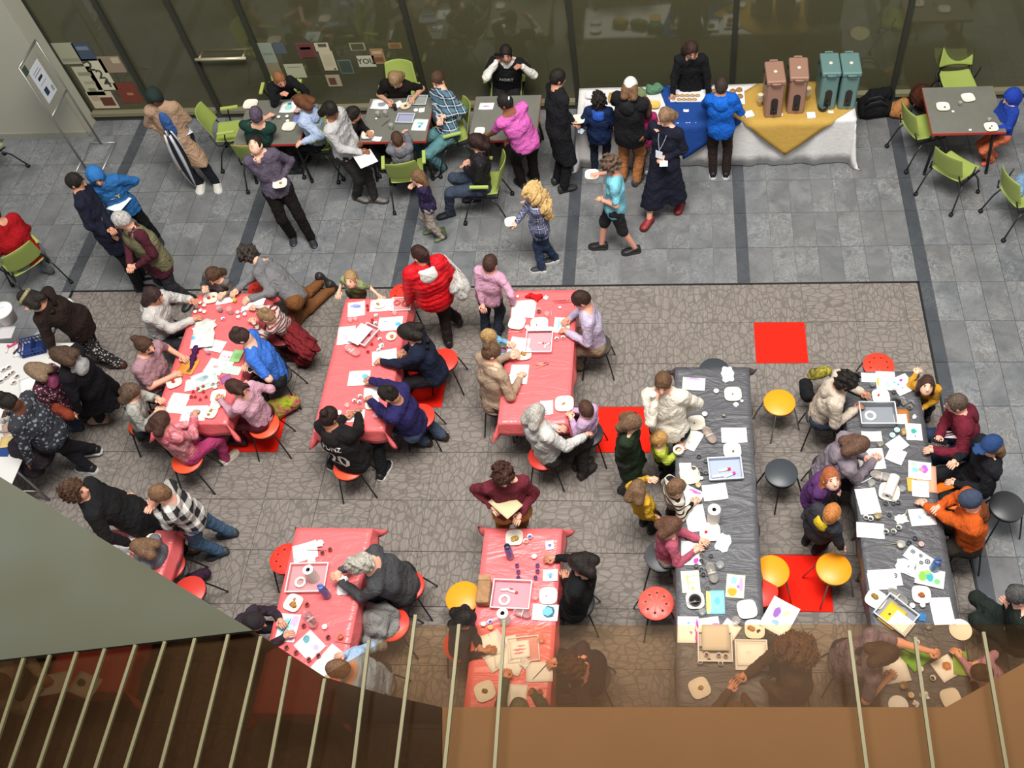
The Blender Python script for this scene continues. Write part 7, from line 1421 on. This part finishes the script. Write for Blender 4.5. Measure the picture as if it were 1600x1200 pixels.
napkin(650, 172, 'white napkin by the frosted tray', .035, 22, amp=.005); paper(659, 172, .08, .09, 3, 'tiny white card next to the white napkin'); cups([(612, 198), (591, 179), (603, 178)], 'clear water cup on the second grey table', 'clear cups on the second grey table', c='#b8bab4', see=True, r=.03, h=.08); cup(588, 186, 'tiny white cup lid on the second grey table', .014, .012); cup(617, 168, 'dark drink cup by the blond painter', .03, .09, '#4a3434', '#2a1c1c'); brush(603, 192, 55, 'dark brush on the bare second grey table')
paper(760, 166, .20, .14, -4, 'white card with a pink doodle on the third grey table', a=[(0, 0, (.6, .2), '#d85a9c')]); plate(750, 206, 'white plate at the edge of the third grey table', 0, .07)
plate(1473, 168, 'square plate with one dark crumb on the end table', 0, .085, food=(('grape', .02, -.01, .012, '#3a3432', 'dark grape on the end table plate'),)); plate(1512, 154, 'empty square plate on the end grey table', 10, .085); plate(1548, 200, 'square plate with two dark grapes on the end table', 5, .085, food=(('grape', -.015, -.02, .012, '#3a3432', 'lower dark grape of the pair'), ('grape', .01, .02, .012, '#3a3432', 'upper dark grape of the pair'))); cups([(1500, 162), (1545, 188)], 'small clear cup on the end grey table', 'clear cups on the end table', c='#b0b0a8', see=True, r=.026, h=.05); napkin(1489, 174, 'torn white scrap on the end grey table', .02, 23, amp=.004); napkin(1516, 203, 'second torn white scrap on the end grey table', .02, 24, amp=.004)
# -- food table
ZF = .752
def platter(px, py, w, h, rz, label, c='#dfe0e2'):
    p = P(px, py, ZF); o = MB().box((-w / 2, -h / 2, 0), (w / 2, h / 2, .008)).box((-w / 2 - .012, -h / 2 - .012, .006), (w / 2 + .012, -h / 2, .018)).box((-w / 2 - .012, h / 2, .006), (w / 2 + .012, h / 2 + .012, .018)).box((-w / 2 - .012, -h / 2, .006), (-w / 2, h / 2, .018)).box((w / 2, -h / 2, .006), (w / 2 + .012, h / 2, .018)).build('serving_tray', mat(c, .4), None, (p.x, p.y, ZF + .002), rz=math.radians(rz)); return tag(o, label, 'serving tray')
platter(1075, 151, .44, .22, -2, 'white serving tray of flat pastries on the blue cloth')
for i in range(9): x = 1058 + (i % 5) * 8 + 3 * (i // 5); y = 149 + 6 * (i // 5); b = MB().ell((0, 0, 0), (.035, .028, .012), None, 12, 6); tag(b.build('pastry', cloth('#c9a878', 'dye', '#b08a58'), None, P(x, y, ZF + .022), smooth=True), 'flat golden pastry on the white serving tray, %s along its rows' % ORD[i], 'food', 'pastries on the tray')
brush(1052, 157, -45, 'serving tongs resting on the pastry tray', '#a8a8a8', .16, z=ZF, lift=.02, grp=None)
platter(1150, 152, .20, .30, 0, 'white serving tray of bread rolls beside the blue hoodie boy'); platter(1118, 146, .14, .22, 0, 'white tray of pretzels behind the blue hoodie boy')
for i, q in enumerate([(1145, 142), (1155, 140), (1148, 150), (1156, 150), (1150, 166), (1156, 170), (1116, 142)]): tag(MB().ell((0, 0, 0), (.045, .04, .022), None, 12, 6).build('bread_roll', cloth('#b58a50', 'dye', '#8f6430'), None, P(q[0], q[1], ZF + .03), smooth=True), 'brown bread roll by the blue hoodie boy, %s from the glass wall' % ORD[i], 'food', 'bread rolls on the trays')
for q, lb in (((1219, 179), 'small white menu card between the pink dispensers'), ((1298, 175), 'small white menu card before the teal dispensers'), ((1072, 173), 'small patterned menu card on the blue cloth')):
    paper(q[0], q[1], .07, .05, 0, lb, z=ZF, cat='card', name='menu_card')
o = MB().box((-.055, -.05, 0), (.055, .05, .035)).build('napkin_stack', mat('#ecebea', .8), None, tuple(P(1267, 182, ZF)), rz=.05); tag(bevel(o, .006), 'square stack of white napkins in front of the teal pair', 'napkins'); o = MB().box((-.06, -.055, 0), (.06, .055, .03)).build('napkin_stack', mat('#e6e6e6', .8), None, tuple(P(1170, 180, ZF)), rz=.3); tag(bevel(o, .006), 'stack of white napkins beside the bread trays', 'napkins')
for q, lb in (((1187, 165), 'tall stack of white cups by the first pink dispenser'), ((1261, 155), 'tall thin stack of cups before the teal dispensers')):
    p = P(q[0], q[1], ZF); e = empty('cup_stack', (p.x, p.y, ZF), lb, 'cups'); 
    for i in range(5): MB().lathe([(.024, 0), (.036, .085), (.038, .088), (.034, .086), (.023, .003)], 18).build('cup', mat('#dccfae', .6), e, (0, 0, .002 + i * .022), smooth=True)
p = P(983, 140, ZF); 
for q, c, lb, sd in (((1022, 140), '#5f8a6c', 'green cloth-lined basket on the food table', 40), ((963, 152), '#c9a24a', 'round basket of yellow snacks beside the small navy boy', 41), ((995, 148), '#7c8a62', 'olive cloth bundle behind the cap wearer', 42)):
    lump('food_basket', [(W(q[0] - 6, q[1], .80), W(q[0] + 6, q[1] - 2, .80), .065, .07)], c, lb, 'basket', sd, .012, .011)
plate(1022, 165, 'yellow plate of snacks near the navy dress', 0, .08, c='#cfae5a', z=ZF); plate(922, 165, 'clear plate of food at the food table corner', 0, .08, z=ZF, c='#cfc9cc'); plate(924, 150, 'second plate at the food table corner', 0, .08, z=ZF, c='#d4d2d6'); plate(903, 188, 'white plate in the black coat hand', 0, .09, z=.98); napkin(908, 205, 'pale blue napkin hanging from the plate', .05, 25, '#a9bccb', z=.85)
# -- craft table on the far side
for i, q in enumerate([(6, 578), (14, 574), (20, 582), (10, 590), (2, 596), (22, 598), (14, 586), (27, 588)]): cup(*q, 'small cup of plum or brown paint on the craft table, %s of its block' % ORD[i], paint=['#5a2a3a', '#3a2a34', '#7a3a2c'][i % 3], r=.03, grp='plum paint cups on the craft table')
p = P(55, 545, .75); e = empty('wire_basket', (p.x, p.y, .748), 'navy blue open plastic basket on the craft table', 'basket', None, .3)
bk_ = MB()
for z_ in (.0, .05, .10): 
    for a, b in (((-.13, -.1), (.13, -.1)), ((.13, -.1), (.13, .1)), ((.13, .1), (-.13, .1)), ((-.13, .1), (-.13, -.1))): bk_.tube([(*a, z_ + .006), (*b, z_ + .006)], .007, 6)
for i in range(-3, 4):
    for s_ in (-1, 1): bk_.box((i * .04 - .005, s_ * .1 - .003, 0), (i * .04 + .005, s_ * .1 + .003, .1))
bk_.box((-.13, -.1, 0), (.13, .1, .004)); bk_.build('basket_shell', mat('#22366e', .4), e); MB().box((-.003, -.1, .0), (.003, .1, .1)).build('divider', mat('#22366e', .4), e)
p = P(14, 500, .75); e = empty('cake_bucket', (p.x, p.y, .748), 'white round tub with lid and red mark on the craft table', 'tub')
MB().lathe([(.10, 0), (.125, .16), (.13, .165)], 28, cap1=True).build('tub_body', mat('#d8d6d2', .4), e, smooth=True); MB().lathe([(.135, .16), (.135, .185), (.12, .195), (.001, .197)], 28).build('lid', mat('#e6e4e2', .35), e, smooth=True); MB().ell((-.03, 0, .20), (.014, .014, .006)).build('red_mark', mat('#d82020', .4), e); MB().tube([(-.02, 0, .2), (.04, .04, .2)], .004, 6).build('spoon', mat('#b8b8b8', .3), e)
for q, w_, h_, rz, lb, cc_ in (((35, 545), .2, .2, 20, 'white sheet by the navy basket', '#d9d8d6'), ((44, 600), .2, .2, 25, 'white sheet beneath the maroon jacket hands', '#e0dfdc'), ((8, 520), .2, .18, 5, 'clear box lid beside the white tub', '#c4c0c2'), ((6, 640), .22, .2, 0, 'white sheet under the leaf-print top', '#d8d8d8'), ((20, 667), .22, .16, 30, 'peach patterned paper on the craft table', '#cfa58a'), ((16, 690), .22, .14, 10, 'yellow patterned paper on the craft table', '#d9bd7a'), ((6, 706), .14, .12, 0, 'dark blue card on the craft table', '#24407c'), ((70, 520), .2, .16, -20, 'white foam board by the headband', '#d4d4d4')): paper(q[0], q[1], w_, h_, rz, lb, c=cc_)
for i, q in enumerate([(20, 540), (27, 548), (12, 546), (32, 538)]): marker(q[0], q[1], 40 + 30 * i, ['magenta marker pen in the pile by the navy basket', 'black marker pen in the pile by the navy basket', 'pale marker pen in the pile by the navy basket', 'dark brown marker pen touching the navy basket'][i], c=['#c43a7a', '#2a2226', '#d8d0cc', '#3a2a30'][i], L=.11)
for i, q in enumerate([(5, 658), (12, 655), (18, 648)]): cup(*q, 'glass jar by the leaf-print top, %s from the table edge' % ORD[i], .03, .06, '#a8a49c', see=True, grp='glass jars on the craft table')
# -- table I and the sheet glimpsed through the hazy glass
paper(176, 846, .2, .16, -10, 'sheet on the table half hidden by the soffit'); paper(205, 850, .16, .2, -30, 'white sheet at the grey-dress girl\'s elbow'); plate(240, 846, 'plate with crackers beside the grey-dress girl', 0, .08, food=(('cracker', 0, 0, .03, '#d9a04c', 'cracker beside the grey-dress girl'),)); paper(86, 1068, .26, .2, 12, 'white pad with small marks seen through the hazy glass', z=.745); paper(133, 1071, .26, .2, -18, 'sheet with dark green splashes seen through hazy glass', a=[(-.4, .1, .4, '#3a6a3a')]); 
# -- in hands and on the floor
plate(925, 274, 'plate with an apple slice held by the turquoise tee boy', 0, .085, z=1.14, food=(('apple_slice', .02, 0, .028, '#d9b08c', 'apple slice on the held plate'),)); tag(MB().ell((0, 0, 0), (.035, .035, .03), None, 12, 8).build('cookie', cloth('#d9b08c'), None, P(936, 311, 1.03), smooth=True), 'round cookie in the turquoise tee boy\'s hand', 'food')
plate(438, 288, 'plate held by the upturned eater', 10, .09, z=1.06, food=(('cookie', 0, 0, .03, '#d3a24c', 'yellow snack on the upturned eater\'s plate'),)); plate(174, 306, 'oval plate held by the blue-hooded person', 0, .09, z=1.08); paper(186, 318, .20, .26, -18, 'white sheet hanging below the blue-hooded person\'s plate', z=.98, curl=.002); paper(571, 248, .24, .28, 32, 'blank white sheet held by the grey sweatshirt person', z=.95, curl=.002)
paper(790, 787, .20, .27, 48, 'tan sheet of cardboard held by the maroon shirt person', c='#c4b48e', z=1.22, curl=.002); plate(799, 348, 'white plate held by the curly blond child', 10, .08, z=.80); paper(1037, 255, .10, .12, 0, 'white napkin held by the navy dress person', z=1.03, curl=.002)
tag(MB().ell((0, 0, 0), (.022, .022, .018), None, 10, 6).build('cookie', cloth('#d6b488'), None, P(1030, 196, 1.38), smooth=True), 'small cookie at the navy dress person\'s mouth', 'food')
for q, z_, rz, lb in (((390, 574), .87, 40, 'white phone held by the bright blue tee person'), ((780, 86), 1.24, 80, 'dark phone at the caller\'s ear'), ((1468, 690), .86, 70, 'dark phone held by the glasses wearer')):
    p = P(q[0], q[1], z_); e = empty('phone', (p.x, p.y, z_), lb, 'phone', None, math.radians(rz)); bevel(MB().box((-.038, -.075, -.004), (.038, .075, .004)).build('case', mat('#d8d8dc' if z_ == .87 else '#1b1c20', .4), e), .004); MB().box((-.033, -.068, .004), (.033, .068, .0052)).build('screen', mat('#15161c', .1), e)
cup(1020, 620, 'white cup at the cream sweater person\'s mouth', .035, .09, z=1.46); paper(283, 208, .20, .26, -50, 'pale sheet tucked under the tan-coat arm', c='#c3c9d6', z=.95, curl=.003)
paper(105, 478, .18, .16, -40, 'white round-edged paper tucked under the brown jacket arm', c='#c9d2d0', z=1.0)
cl_ = [o for o in COL.objects if o.parent is None and o.get('category')]

p = PY(1343, 56, YW + .6); e = empty('pendant_lamp', (p.x, p.y, p.z), 'round cream lamp glowing behind the glass above the teal dispensers', 'lamp')
lm = NT('lamp'); lm.b.inputs['Base Color'].default_value = lin('#e8dcb8'); lm.b.inputs['Emission Color'].default_value = lin('#f4e3b4'); lm.b.inputs['Emission Strength'].default_value = 1.6
MB().lathe([(.10, .0), (.13, .03), (.13, .06), (.02, .09)], 24).build('lamp_shade', lm.m, e, smooth=True); MB().tube([(0, 0, .08), (0, 0, 3.6 - p.z)], .004, 6).build('cord', M_BLKM, e)
